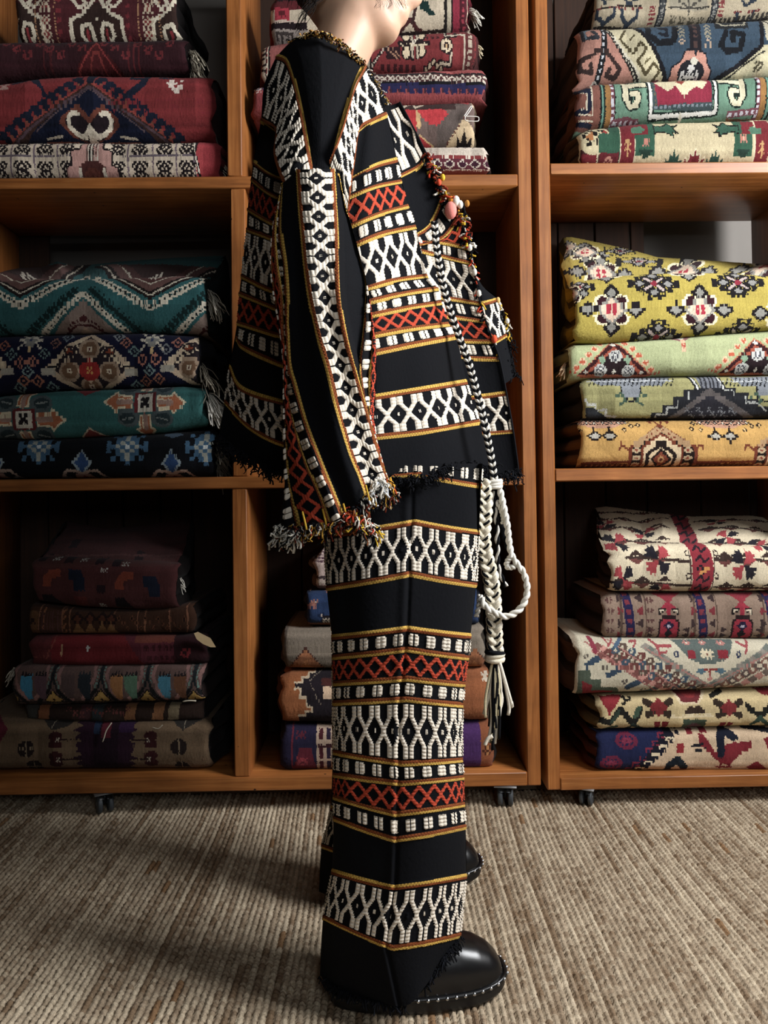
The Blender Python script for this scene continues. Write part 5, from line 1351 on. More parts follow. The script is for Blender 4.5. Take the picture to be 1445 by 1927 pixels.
h3 = rug([(1083, 1206), (1092, 1201), (1150, 1204), (1300, 1206), (1445, 1207), (1490, 1206)], [(1088, 1313), (1140, 1310), (1200, 1308), (1300, 1304), (1400, 1299), (1490, 1296)], 1.79, d,
    'pale rug with diagonal rows of small diamonds, jutting out in the lower right pile', GH, seed=73, edge='#5a4030', layers=2)
d = Design((1120, 1500, 1108, 1216), '#8a7260', Z8, 84, abrash=.08)
for x_ in (680, 1090, 1475):
    d.R(x_ - 62, 640, x_ - 48, 930, '#5a463a'); d.L([(x_ - 25, 655), (x_ + 5, 910)], 50, '#232046'); d.L([(x_ - 25, 655), (x_ + 5, 910)], 26, '#7a2a38', dash=44)
    for k in range(4):
        for s_ in (-1, 1): d.G([(x_ - 5 + s_ * 70, 690 + 60 * k - 22), (x_ - 5 + s_ * 30, 690 + 60 * k), (x_ - 5 + s_ * 70, 690 + 60 * k + 22)], '#7a2830' if k % 2 else '#3a2a2a')
for x_ in (890, 1300):
    d.G([(x_ - 60, 915), (x_ - 55, 800), (x_ - 30, 770), (x_ + 30, 770), (x_ + 58, 800), (x_ + 62, 915)], '#2a1a1c'); d.G([(x_ - 48, 915), (x_ - 45, 806), (x_ - 22, 782), (x_ + 22, 782), (x_ + 48, 806), (x_ + 52, 915)], '#9a2438')
    d.D(x_, 820, 30, 26, '#241d3a'); d.D(x_, 822, 14, 11, '#b5aec0'); d.D(x_, 860, 26, 22, '#1d1a20'); d.D(x_, 895, 22, 18, '#1d1a20')
    d.G([(x_ - 45, 740), (x_, 700), (x_ + 45, 740)], '#9a2438'); d.G([(x_ - 90, 660), (x_ + 90, 660), (x_ + 40, 685), (x_, 715), (x_ - 40, 685)], '#8a2834'); d.R(x_ - 12, 735, x_ + 12, 775, '#9a2438')
    d.L([(x_ - 50, 765), (x_ - 50, 740), (x_ - 20, 740), (x_ - 30, 755)], 11, '#1d1718', m=x_); d.L([(x_ - 45, 760), (x_ - 45, 745), (x_ - 25, 745)], 5, '#cfc0a4', m=x_)
    for k in range(3):
        for s_ in (-1, 1): d.G([(x_ + s_ * 75, 840 + 30 * k), (x_ + s_ * 115, 825 + 30 * k), (x_ + s_ * 115, 858 + 30 * k)], '#3a2a2a')
for x_ in (620, 760, 1035, 1160): d.L([(x_, 660), (x_ + 8, 915)], 8, '#5a463a')
for k in range(5): d.A(560, 700 + 48 * k, 9, 9, '.k.k./kk.kk/.k.k.', {'k': '#5a3a36'}); d.A(785, 700 + 48 * k, 9, 9, '.k.k./kk.kk/.k.k.', {'k': '#5a3a36'})
h4 = rug([(1134, 1124), (1150, 1118), (1250, 1118), (1400, 1116), (1485, 1114)], [(1134, 1205), (1150, 1204), (1300, 1206), (1445, 1207), (1485, 1206)], 1.804, d,
    'taupe rug with red capsule motifs and blue diagonal bars', GH, seed=74, edge='#3c2620', layers=2)
d = Design((1100, 1500, 940, 1130), '#d6c6a4', Z8, 85, abrash=.05)
ink, crm = '#232028', '#a8283a'
def burst(cx, cy, s=1.0, sy=1.0, flip=False):
    A_, B_ = (ink, '#a83a40') if not flip else ('#a83a40', ink)
    def wedge(a, b, c_):
        p = [(cx, cy)]
        for u, w in ((.25, 1.0), (.45, .78), (.6, .95), (.72, .68), (.95, .62), (.8, .42), (1.05, .25)): p.append((cx + a * u * 68 * s, cy + b * w * 78 * s * sy))
        d.G(p, c_)
    wedge(-1, -1, A_); wedge(1, -1, B_); wedge(-1, 1, B_); wedge(1, 1, A_)
def vine(y, x0, x1, sy=1.0, ph=0):
    d.L([(x0, y), ((x0 + x1) / 2, y + 4 * sy), (x1, y + 18 * sy)], 13 * sy + 2, '#3a2a24')
    for k in range(int((x1 - x0) / 120)):
        xx = x0 + 60 + 120 * k + ph
        for b, c_ in ((-1, '#3a2a24'), (1, '#6a3a34')): d.G([(xx - 45, y + b * 8 * sy), (xx, y + b * 38 * sy), (xx + 45, y + b * 8 * sy)], c_)
vine(455, 655, 1010); vine(462, 1150, 1600); vine(575, 545, 1020, .9, 20); vine(600, 1150, 1600, .7, 10)
burst(830, 465); burst(1310, 490); burst(635, 560, .9, 1.0, True); burst(850, 620, 1.0, .5); burst(1290, 640, .9, .35)
vine(365, 600, 980, .6); vine(375, 1120, 1600, .6, 20); vine(290, 530, 940, .45, 30); vine(300, 1090, 1600, .45); vine(235, 520, 930, .3); vine(245, 1060, 1600, .3, 20); vine(195, 500, 930, .2, 10)
burst(630, 375, .9, .75); burst(800, 310, .9, .5); burst(1260, 350, .9, .5, True); burst(600, 265, .8, .4); burst(1440, 390, .8, .6); burst(1000, 235, .6, .3); burst(1180, 260, .8, .3)
band = [(935, 200), (1000, 195), (1085, 330), (1135, 430), (1142, 530), (1130, 640), (1020, 640), (1020, 450), (990, 330), (950, 240)]
d.G(band, '#8c2430')
for k in range(9):
    yy = 215 + 48 * k; xx = np.interp(yy, [200, 330, 430, 640], [968, 1038, 1078, 1075])
    d.L([(xx - 34, yy + 10), (xx - 5, yy - 12), (xx + 8, yy + 22), (xx + 40, yy)], 12, '#241a22')
    if k == 6: d.L([(xx - 12, yy + 25), (xx + 38, yy)], 16, '#d08a3c')
d.L([(1008, 420), (1016, 640)], 7, '#4a3a34'); d.L([(1146, 420), (1140, 640)], 7, '#4a3a34')
for y_ in (420, 530): d.L([(1000, y_), (985, y_ + 8), (990, y_ + 28), (1008, y_ + 22)], 7, '#3a2a28'); d.L([(1155, y_), (1172, y_ + 8), (1168, y_ + 28), (1150, y_ + 22)], 7, '#3a2a28')
d.L([(560, 635), (1445, 640)], 12, '#a38a62')
h5 = rug([(1150, 1040), (1170, 1030), (1250, 1024), (1350, 1024), (1445, 1028), (1488, 1030)], [(1146, 1112), (1160, 1116), (1250, 1117), (1400, 1116), (1488, 1114)], 1.792, d,
    'cream rug with burst flowers and a red centre band, topmost of the lower right pile', GH,
    back=[(1120, 956), (1140, 953), (1228, 964), (1300, 972), (1410, 970), (1500, 982)], seed=75, edge='#33231c', layers=3, depth=.3, n_exp=2.8)
# ================================================================== the person
person = empty('person', (-0.02, 1.26, 0.004))
tag(person, 'person in profile, head bowed, in black brocade jacket, wide trousers and black clogs', 'person')
PO = np.array(person.location)

WHITE, BLACK, YEL, RUST, RED, BLK2 = lin('#dacfbe'), lin('#090a0e'), lin('#cda552'), lin('#854727'), lin('#ae4530'), lin('#0a0b10')

def weave(kind, s, t, w, ps=1.0, ww=1.0):
    """brocade band: kind of motif, s metres along the band, t 0..1 across, w metres wide -> colour, relief"""
    sh = s.shape
    c = np.empty(sh + (3,)); c[:] = BLACK
    h = np.zeros(sh)
    def rib(q, per):
        return .12 + .88 * np.abs(np.sin(np.pi * q / per)) ** .6
    if kind == 'W':          # white crossing bars with small diamonds
        p = .0255 * ps
        x = np.abs(((s / p) % 1) - .5) * 2
        dt = np.abs(t - .5)
        xl = .30 + .70 * np.clip(1 - (dt - .02) / .22, 0, 1)
        wd = np.where(dt > .24, .265, .24) * ww
        m = (np.abs(x - xl) < wd) & (dt < .43)
        m &= ~((x < .05) & (dt > .2))
        dot = (x < .11) & (x > .025) & (dt < .04)
        m = m | dot
        edge = np.clip((wd + .02 - np.abs(x - xl)) / .12, 0, 1)
        h = np.where(m, .0024 * rib(t * w, .0050) * np.where(dot, .8, .45 + .55 * edge), 0)
        c[m] = WHITE
    elif kind == 'S':        # pairs of white blocks
        p = .0245 * (1 + .5 * (ps - 1))
        x = np.abs(((s / p) % 1) - .5) * 2
        dt = np.abs(t - .5)
        m = (x > .05) & (x < .56) & (dt < .27 - .05 * (x > .46))
        h = np.where(m, .0026 * rib(t * w, .0050) * np.clip((.66 - x) / .2, .4, 1), 0)
        c[m] = WHITE
    elif kind == 'R':        # red crosses
        p = .0225 * (1 + .5 * (ps - 1))
        x = np.abs(((s / p) % 1) - .5) * 2
        dt = np.abs(t - .5)
        m = (np.abs(x - np.clip(dt / .34, 0, 1)) < .27) & (dt < .38)
        h = np.where(m, .0016 * rib(t * w, .0044), 0)
        c[m] = RED
    return c, h

def patch(mb, lines, kinds, nu, depth, dens=1.5, lw=.0039, border=None, s0=0.5, flip=False, uparam=None, ps=1.0, ww=1.0, yw=1.0):
    """cloth between successive band edges. lines[k]: photo polyline of the k-th edge; kinds[k]: motif between k and k+1;
    depth(u, row fraction, px, py) -> Y. border: which edges carry the yellow/rust woven line"""
    L = [np.asarray(l, float) if uparam else catmull(l, nu + 1) for l in lines]
    nb = len(kinds)
    border = border or [1] * (nb + 1)
    rows, band, frac = [], [], []
    for k in range(nb):
        n = max(2, int(np.max(np.hypot(*(L[k + 1] - L[k]).T)) / dens))
        if kinds[k] == 'K': n = max(2, n // 2)
        f = np.arange(n + (1 if k == nb - 1 else 0)) / n
        for q in f:
            rows.append(L[k] + (L[k + 1] - L[k]) * q); band.append(k); frac.append(q)
    Q = np.stack(rows, 1)                      # nu+1, nrow, 2
    band, frac = np.array(band), np.array(frac)
    u = np.linspace(0, 1, nu + 1)[:, None] + 0 * Q[..., 0]
    v = (band + frac)[None] + 0 * Q[..., 0]
    V = P(Q[..., 0], Q[..., 1], depth(u, v, Q[..., 0], Q[..., 1]))
    E3 = [P(l[:, 0], l[:, 1], depth(np.linspace(0, 1, nu + 1), np.full(nu + 1, float(k)), l[:, 0], l[:, 1])) for k, l in enumerate(L)]
    WD = np.stack([np.linalg.norm(E3[k + 1] - E3[k], axis=1) for k in range(nb)], 1)     # nu+1, nb
    ds = np.linalg.norm(np.diff(V, axis=0) * np.array([1, yw, 1]), axis=2)
    S = np.concatenate([np.zeros((1, V.shape[1])), np.cumsum(ds, 0)], 0)
    i0 = int(s0 * nu)
    S = S - S[i0:i0 + 1]
    # same motif phase for the whole band
    Sb = np.stack([S[:, band == k].mean(1) for k in range(nb)], 1)
    # vertex relief and face colour
    fr_v = frac
    def ev(s_of, t_of, kidx, w_of):
        c = np.zeros(t_of.shape + (3,)); h = np.zeros(t_of.shape)
        for k in range(nb):
            sel = kidx == k
            if not sel.any(): continue
            ck, hk = weave(kinds[k], s_of[:, sel], t_of[:, sel], w_of[:, sel], ps, ww)
            t, w, s = t_of[:, sel], w_of[:, sel], s_of[:, sel]
            for dist, j, oth in ((t * w, k, k - 1), ((1 - t) * w, k + 1, k + 1)):
                if not border[j]: continue
                ok = kinds[oth] if 0 <= oth < nb else 'K'
                mine = kinds[k]
                inside_c = YEL if mine == 'K' else (RUST if ok == 'K' else (YEL if j == k else RUST))
                m = dist < np.minimum(lw, w * .22)
                saw = ((np.floor(s / .0022) + np.floor(dist / .0018)) % 2 == 0)
                cc = np.where(saw[..., None], inside_c, inside_c * .55)
                ck = np.where(m[..., None], cc, ck)
                hk = np.where(m, .0010 + .0006 * saw, hk)
            thin = w < .0035          # folded away: nothing of the band shows
            ck = np.where(thin[..., None], BLACK, ck); hk = np.where(thin, 0, hk * np.clip(w / .01, 0, 1))
            c[:, sel] = ck; h[:, sel] = hk
        return c, h
    _, h = ev(Sb[:, band], np.repeat(frac[None], nu + 1, 0), band, WD[:, band])
    # faces: column centre / row centre
    fb = band[:-1]
    ft = np.array([(frac[j] + (frac[j + 1] if band[j + 1] == band[j] else 1.0)) / 2 for j in range(len(band) - 1)])
    Sm, Wm = (Sb[1:] + Sb[:-1]) / 2, (WD[1:] + WD[:-1]) / 2
    c, _ = ev(Sm[:, fb], np.repeat(ft[None], nu, 0), fb, Wm[:, fb])
    du = np.gradient(V, axis=0); dv = np.gradient(V, axis=1)
    n = np.cross(du, dv); n /= np.linalg.norm(n, axis=2)[..., None] + 1e-12
    n *= np.where((n * (V - np.array([0, 0, CAM_H]))).sum(2) > 0, -1, 1)[..., None]
    V = V + n * h[..., None] + n * rng.normal(0, .00012, h.shape)[..., None]
    mb.grid(V - PO, c.reshape(-1, 3), flip=flip)
    return V

def half_tube(mb, Lp, Rp, Yc, depth_fn, color, n=14, rows=40, back=True):
    """rear half of a garment: from left outline to right outline, bulging away from the viewer"""
    Lp, Rp = catmull(Lp, rows), catmull(Rp, rows)
    A, B = P(Lp[:, 0], Lp[:, 1], Yc), P(Rp[:, 0], Rp[:, 1], Yc)
    th = np.linspace(0, np.pi, n)
    k = (1 - np.cos(th)) / 2
    G = A[:, None] + (B - A)[:, None] * k[None, :, None]
    d = np.array([depth_fn(i / (rows - 1)) for i in range(rows)])
    G[..., 1] += (d[:, None] * np.sin(th)[None]) * (1 if back else -1)
    mb.grid(G - PO, color)

def strands(mb, base, n, length, cols, seed, r=.0011, down=1.0, spread=.6, curl=.12, towards=-.2):
    """ragged yarn ends along a polyline of world points"""
    rr = np.random.default_rng(seed)
    base = catmull(base, 80)
    for i in range(n):
        p = base[rr.integers(0, 80)] + rr.normal(0, .0012, 3)
        L = length * rr.uniform(.45, 1.2)
        d = np.array([rr.normal(0, spread), towards + rr.normal(0, spread * .6), -down * rr.uniform(.5, 1)])
        d /= np.linalg.norm(d)
        t = np.linspace(0, 1, 7)[:, None]
        q = p + d * L * t + np.array([0, 0, -.25 * L]) * t ** 2 + np.cumsum(rr.normal(0, L * curl / 3, (7, 3)), 0)
        c = lin(cols[rr.integers(0, len(cols))]) * rr.uniform(.7, 1.1)
        mb.tube(q - PO, r * rr.uniform(.7, 1.5), c, nseg=4)

MIX = ['#e8e2d4', '#0d0e12', '#0d0e12', '#d9b23c', '#c4472e', '#e8e2d4', '#8a4a24']
DARK = ['#0b0c10', '#0f1016', '#14161c', '#0b0c10']

# ------------------------------------------------------------------ jacket
jacket_root = None
mbJ = MB()
def dep_body(yc, b):
    return lambda u, v, px, py: yc - b * np.sin(np.pi * np.clip(u, 0, 1))
# front panel, right of the sleeve (u = 0 at the armhole side, 1 at the front edge)
FR = [[(673, 247), (700, 229), (728, 216)], [(655, 340), (705, 313), (747, 301)], [(655, 372), (705, 352), (755, 342)], [(655, 428), (710, 404), (768, 388)],
      [(658, 466), (715, 442), (782, 427)], [(672, 549), (740, 529), (803, 520)], [(680, 572), (750, 555), (824, 543)], [(684, 597), (760, 581), (830, 570)],
      [(688, 634), (770, 619), (844, 610)], [(692, 667), (780, 648), (859, 633)], [(694, 749), (800, 732), (878, 719)], [(698, 824), (800, 812), (902, 794)],
      [(690, 906), (790, 901), (835, 882), (895, 874), (925, 884)]]
FK = ['K', 'S', 'R', 'S', 'W', 'S', 'S', 'R', 'S', 'K', 'W', 'K']
# two rows of blocks lie against one red row under the big white band
patch(mbJ, FR, FK, 160, lambda u, v, px, py: 1.255 - .165 * np.cos(np.pi / 2 * np.clip(u, 0, 1)) * (.55 + .45 * np.clip(v / 3, 0, 1)) + .006 * np.sin(9 * u + .5 * v), border=[1] * 12 + [0], s0=.9, ps=1.3, yw=.3, lw=.0040)
# back panel, left of the sleeve (u = 0 at the rear outline)
BK = [[(491, 227), (506, 236), (540, 262), (560, 280)], [(477, 305), (508, 328), (560, 350)], [(473, 338), (508, 365), (560, 385)], [(466, 394), (506, 417), (560, 440)],
      [(464, 432), (508, 448), (560, 470)], [(454, 520), (506, 545), (560, 560)], [(450, 553), (529, 584), (575, 598)], [(446, 608), (533, 634), (580, 645)],
      [(445, 637), (460, 655), (535, 688), (590, 700)], [(432, 690), (455, 732), (533, 758), (600, 770)], [(423, 757), (472, 806), (535, 837), (610, 850)],
      [(412, 820), (450, 852), (530, 892), (640, 902)]]
BKK = ['K', 'S', 'R', 'S', 'W', 'S', 'R', 'S', 'K', 'W', 'K']
patch(mbJ, BK, BKK, 110, lambda u, v, px, py: 1.27 - .15 * np.sin(np.pi / 2 * np.clip(u * 1.1, 0, 1)) * (.6 + .4 * np.clip(v / 3, 0, 1)) + .005 * np.sin(7 * u + .7 * v), border=[1] * 11 + [0], s0=.3, ps=1.25, yw=.3, lw=.0040)
# white band over the rear of the shoulder
patch(mbJ, [[(520, 106), (538, 114), (552, 150), (566, 205), (577, 262), (588, 318)], [(491, 227), (500, 232), (519, 246), (516, 288), (524, 322), (535, 348)]], ['W'], 150,
      lambda u, v, px, py: 1.235 - .17 * np.clip(u * 1.15, 0, 1) ** .8 - .012 * np.sin(np.pi * v), border=[1, 1], s0=0, ps=1.4, yw=.5, lw=.0046)
# white band over the front of the shoulder, folded at the armhole
patch(mbJ, [[(687, 123), (668, 160), (655, 200), (640, 250), (619, 305)], [(728, 216), (700, 229), (676, 246), (667, 300), (660, 350), (655, 402)]], ['W'], 150,
      lambda u, v, px, py: 1.225 - .155 * np.clip(u * 1.2, 0, 1) ** .8 + .012 * v * np.sin(np.pi * u), border=[1, 1], s0=0, ps=1.4, yw=.5, lw=.0046)
# black yoke between them, collar edge at the top
YK = [[(520, 106), (538, 114), (552, 150), (566, 205), (577, 262), (590, 338)], [(552, 76), (566, 112), (575, 160), (584, 215), (592, 270), (598, 340)], [(598, 62), (603, 110), (605, 170), (604, 230), (603, 280), (606, 342)],
      [(655, 93), (645, 130), (634, 180), (624, 230), (616, 280), (612, 340)], [(687, 123), (668, 160), (655, 200), (640, 250), (617, 338)]]
patch(mbJ, YK, ['K', 'K', 'K', 'K'], 80, lambda u, v, px, py: 1.24 - .185 * np.clip(u, 0, 1) ** .75 - .03 * np.sin(np.pi * np.clip(v / 4, 0, 1)) * (1 - u), border=[1, 0, 0, 0, 1], dens=1.6, lw=.0046)
# far half of the jacket and the dark inside
OUTL = [(520, 106), (497, 160), (491, 227), (477, 305), (466, 394), (464, 432), (454, 520), (446, 608), (432, 690), (423, 757), (412, 820), (420, 842)]
OUTR = [(687, 123), (728, 216), (747, 301), (768, 388), (782, 427), (803, 520), (830, 570), (844, 610), (859, 633), (878, 719), (902, 794), (922, 880)]
half_tube(mbJ, OUTL, OUTR, 1.268, lambda f: .13 + .10 * min(1, f * 3), BLACK)
half_tube(mbJ, OUTL, OUTR, 1.272, lambda f: .02, BLACK, back=False)
half_tube(mbJ, [(520, 106), (552, 76), (598, 62)], [(687, 123), (690, 128), (692, 132)], 1.25, lambda f: .10, BLACK, rows=12)
# side of the jacket under the near sleeve
A_ = catmull([q[0] for q in FR], 60); B_ = catmull([q[-1] for q in BK], 60)
vA = np.linspace(0, 1, 60)
PA = P(A_[:, 0], A_[:, 1], 1.255 - .165 * (.55 + .45 * np.clip(vA * 4, 0, 1)) + .004)
PB = P(B_[:, 0], B_[:, 1], 1.27 - .15 * (.6 + .4 * np.clip(vA * 4, 0, 1)) + .004)
k_ = np.linspace(0, 1, 6)
mbJ.grid(PB[:, None] + (PA - PB)[:, None] * k_[None, :, None] - PO, BLACK)
jacket = mbJ.build('jacket', M['cloth'], person)
tag(jacket, 'black woven jacket with white, red and yellow brocade bands')

# far front panel with its edge and the neck opening
mbF = MB()
FP = [[(702, 209), (742, 196), (752, 192)], [(746, 336), (790, 312), (801, 287)], [(764, 453), (808, 424), (834, 369)], [(774, 468), (830, 450), (864, 408)],
      [(764, 452), (830, 456), (885, 468)], [(764, 465), (835, 484), (889, 497)], [(789, 555), (850, 563), (904, 572)], [(799, 592), (860, 598), (915, 606)],
      [(809, 636), (875, 642), (928, 643)], [(814, 668), (885, 674), (940, 676)], [(834, 748), (900, 747), (953, 740)], [(854, 818), (920, 816), (966, 813)], [(864, 900), (930, 896), (976, 887)]]
FPK = ['W', 'K', 'S', 'R', 'S', 'W', 'S', 'R', 'S', 'K', 'W', 'K']
patch(mbF, FP, FPK, 90, lambda u, v, px, py: 1.292 + .043 * u + .016 * np.sin(3 * u), border=[0, 1, 1, 1, 1, 1, 1, 1, 1, 1, 1, 1, 0], s0=.5, ps=1.25, yw=.5, lw=.0038)
V = patch(MB(), FP, FPK, 12, lambda u, v, px, py: 1.298 + .043 * u + .016 * np.sin(3 * u), dens=8)
mbF.grid(V + np.array([.001, .004, 0]) - PO, BLACK, flip=True)
fp = mbF.build('front_panel', M['cloth'], jacket)
# far sleeve, its cuff showing beyond the front panel
mbS = MB()
FS = [[(868, 480), (885, 488), (902, 536)], [(880, 575), (905, 572), (937, 563)], [(890, 655), (920, 650), (956, 630)], [(900, 735), (935, 730), (972, 708)]]
patch(mbS, FS, ['K', 'W', 'K'], 50, lambda u, v, px, py: 1.46 - .045 * np.sin(np.pi * u), border=[0, 1, 1, 0], s0=.6, ps=1.3)
half_tube(mbS, [(868, 480), (880, 575), (890, 655), (900, 735)], [(902, 536), (937, 563), (956, 630), (972, 708)], 1.46, lambda f: .06, BLACK, rows=12)
half_tube(mbS, [(640, 140), (700, 240), (780, 380), (868, 480)], [(690, 130), (760, 250), (840, 400), (902, 536)], 1.46, lambda f: .06, BLACK, rows=14)
half_tube(mbS, [(640, 140), (700, 240), (780, 380), (868, 480)], [(690, 130), (760, 250), (840, 400), (902, 536)], 1.46, lambda f: .06, BLACK, rows=14, back=False)
mbS.build('far_sleeve', M['cloth'], jacket)

# near sleeve: bands run down its length
SL = [
    [(530, 345), (513, 430), (509, 500), (515, 560), (526, 620), (533, 690), (533, 760), (534, 850), (535, 920), (523, 1003)],
    [(530, 345), (514, 430), (510, 500), (516, 560), (527, 620), (534, 690), (535, 760), (538, 850), (543, 905), (562, 992)],
    [(530, 345), (518, 430), (521, 500), (529, 560), (532, 620), (537, 690), (542, 757), (559, 826), (579, 882), (603, 936), (622, 990)],
    [(532, 345), (528, 430), (537, 500), (541, 560), (541, 620), (544, 687), (555, 728), (574, 794), (599, 861), (624, 923), (645, 975)],
    [(560, 319), (564, 385), (568, 429), (575, 504), (585, 570), (601, 640), (616, 691), (632, 761), (657, 848), (676, 895), (691, 938)],
    [(627, 318), (632, 392), (634, 440), (635, 485), (638, 560), (650, 630), (666, 690), (690, 775), (706, 830), (722, 885), (739, 925)],
    [(637, 328), (650, 392), (658, 415), (677, 485), (690, 541), (684, 630), (678, 700), (692, 780), (707, 831), (723, 886), (740, 926)],
    [(637.2, 328), (650.2, 392), (658.2, 415), (677.5, 485), (691, 541), (701, 640), (695, 710), (696, 785), (708, 832), (724, 887), (741, 927)],
    [(637.4, 328), (650.4, 392), (658.4, 415), (678, 485), (692, 541), (706, 640), (708, 715), (704, 790), (710, 834), (725, 888), (742, 928)]]
SK = ['S', 'R', 'S', 'K', 'W', 'K', 'S', 'R']
def dep_sleeve(u, v, px, py):
    L_ = catmull(SL[0], 200); R_ = catmull(SL[-1], 200); M_ = catmull(SL[5], 200)
    i = np.clip((u * 199), 0, 199)
    ii = np.arange(200)
    xl, xr, xm = (np.interp(i, ii, q[:, 0]) for q in (L_, R_, M_))
    f = np.clip((px - xl) / (xr - xl + 1e-6), 0, 1)
    base = 1.044 - .04 * np.clip(u / .35, 0, 1)
    fold = np.where(v > 5, .028 * np.clip((px - xm) / 14, 0, 1) * np.clip(u * 4, 0, 1), 0)
    soft = .006 * np.sin(5.5 * v + 3 * u) * np.clip(u * 3, 0, 1)
    return base - .05 * np.sin(np.pi * f) ** .8 + fold + soft
mbA = MB()
patch(mbA, SL, SK, 460, dep_sleeve, dens=1.3, lw=.0036, border=[0] + [1] * 7 + [0], s0=0, ps=1.13, ww=1.28)
half_tube(mbA, SL[0], SL[-1], 1.035, lambda f: .05 + .02 * f, BLACK, rows=50)
sleeve = mbA.build('near_sleeve', M['cloth'], jacket)
tag(sleeve, 'wide near sleeve with one white brocade stripe running down it')

# frayed edges
mb = MB()
cuff = [P(523, 1003, .99), P(562, 992, .965), P(622, 985, .955), P(650, 972, .955), P(691, 938, .96), P(720, 930, .97), P(742, 926, .985)]
DK = ['#0d0e12', '#0d0e12', '#14151a', '#5a2418', '#8a3a24', '#0d0e12', '#b58a3a', '#cfc8b8']
strands(mb, cuff, 620, .012, DK, 1, r=.0009, curl=.4, spread=.4)
strands(mb, [P(522, 990, .985), P(530, 1004, .985), P(560, 1000, .965)], 190, .012, ['#d9d3c6', '#b9b4a8', '#0d0e12', '#d9d3c6'], 2, r=.0010, curl=.5, spread=.6)
strands(mb, [P(655, 965, .955), P(690, 985, .955), P(706, 996, .957)], 190, .013, MIX, 3, r=.0010, curl=.5, spread=.6)
strands(mb, [P(690, 945, .96), P(712, 900, .972), P(722, 915, .975), P(730, 925, .98)], 150, .014, ['#e8e2d4', '#e8e2d4', '#cfd2d4', '#0d0e12'], 4, r=.0010, curl=.3, spread=.5)
strands(mb, [P(728, 905, .98), P(740, 916, .985)], 40, .011, ['#d9a03c', '#c4572e', '#0d0e12'], 41, r=.0012, curl=.4, spread=.6)
for x_, y_ in ((573, 985), (611, 980), (650, 970), (692, 935)):
    mb.tube(catmull([P(x_ - 4, y_ - 22, .957), P(x_, y_ - 6, .953), P(x_ + 4, y_ + 12, .952)], 8) - PO, .0013, lin('#c9a23c'), 6)
f_ = mb.build('cuff_fringe', M['yarn'], sleeve); f_['kind'] = 'stuff'; f_['label'] = 'ragged multicoloured yarn ends along the cuff'
mb = MB()
strands(mb, [P(a, b, 1.24 - .06 * math.sin(math.pi * (a - 545) / 150)) for a, b in ((548, 80), (566, 71), (585, 64), (600, 62), (620, 67), (640, 80), (660, 97), (687, 124))], 420, .0065, ['#d8b060', '#c08a44', '#15110e', '#7a4a2a', '#e8d8b0', '#15110e'], 5, r=.0010, down=.3, spread=.6, curl=.3)
strands(mb, [P(690, 128, 1.24), P(712, 160, 1.26), P(730, 195, 1.28)], 60, .005, ['#d8b060', '#e8e2d4', '#0d0e12'], 6, r=.0008, down=.3, curl=.3)
f_ = mb.build('collar_fringe', M['yarn'], jacket); f_['kind'] = 'stuff'; f_['label'] = 'yellow and dark yarn ends round the collar'
mb = MB()
edge_pts = [(752, 192), (775, 235), (801, 287), (818, 325), (834, 366), (850, 388), (864, 408), (885, 466), (889, 497), (896, 530), (904, 572), (915, 606), (928, 643), (940, 676), (953, 740), (966, 813), (976, 887)]
E3 = [P(a, b, 1.335) for a, b in edge_pts]
mb.tube(catmull(E3, 120) - PO, .0016, lin('#15161a'), 6)
strands(mb, E3[2:8], 150, .012, ['#c4472e', '#0d0e12', '#d9b23c', '#e8e2d4', '#7d3020'], 7, r=.0016, down=.3, spread=.8, curl=.4)
strands(mb, E3[7:14], 46, .009, ['#e8e2d4', '#0d0e12', '#c4472e', '#d9b23c'], 8, r=.0014, down=.5, spread=.8)
strands(mb, [P(a, b, 1.455) for a, b in ((937, 565), (950, 590), (957, 620), (954, 640))], 60, .009, ['#e8e2d4', '#0d0e12', '#0d0e12', '#d9b23c'], 9, r=.0013)
for (a, b), c_, r_ in (((848, 396), '#e08a80', .0125), ((858, 379), '#e8e2d4', .008), ((866, 385), '#e8e2d4', .006), ((849, 377), '#d98a3c', .006), ((930, 638), '#d9583c', .006), ((826, 343), '#d9583c', .005), ((893, 512), '#e8e2d4', .005), ((901, 552), '#e8e2d4', .005), ((937, 565), '#d8b070', .005), ((955, 604), '#e8e2d4', .0045), ((833, 334), '#d9b23c', .005), ((884, 466), '#e8e2d4', .005), ((879, 383), '#b8803c', .005)):
    Yd = 1.45 if a > 932 else 1.325
    mb.sphere(P(a, b, Yd) - PO, r_ * .85, r_ * .8, r_ * 1.25, lin(c_), 12, 8)
f_ = mb.build('edge_fringe', M['yarn'], jacket); f_['kind'] = 'stuff'; f_['label'] = 'coral, white and yellow yarn tufts along the front edge'
mb = MB()
strands(mb, [P(870, 378, 1.35), P(874, 400, 1.35), P(877, 440, 1.35), P(880, 462, 1.35)], 90, .016, DARK, 10, r=.0011, spread=.5)
strands(mb, [P(690, 899, 1.10), P(790, 900, 1.09), P(835, 880, 1.12), P(890, 873, 1.20), P(925, 882, 1.25)], 420, .012, DARK, 11, r=.0009, spread=.7, curl=.5)
strands(mb, [P(890, 898, 1.285), P(930, 895, 1.3), P(976, 886, 1.335)], 170, .013, DARK, 12, r=.0009, spread=.7, curl=.5)
strands(mb, [P(412, 820, 1.27), P(450, 852, 1.2), P(530, 891, 1.13)], 240, .013, DARK, 13, r=.0009, spread=.7, curl=.5)
strands(mb, [P(957, 640, 1.455), P(960, 680, 1.455), P(972, 708, 1.455)], 70, .014, DARK, 14, r=.0009, spread=.7, curl=.5)
f_ = mb.build('hem_fringe', M['yarn'], jacket); f_['kind'] = 'stuff'; f_['label'] = 'frayed black threads along the hems'

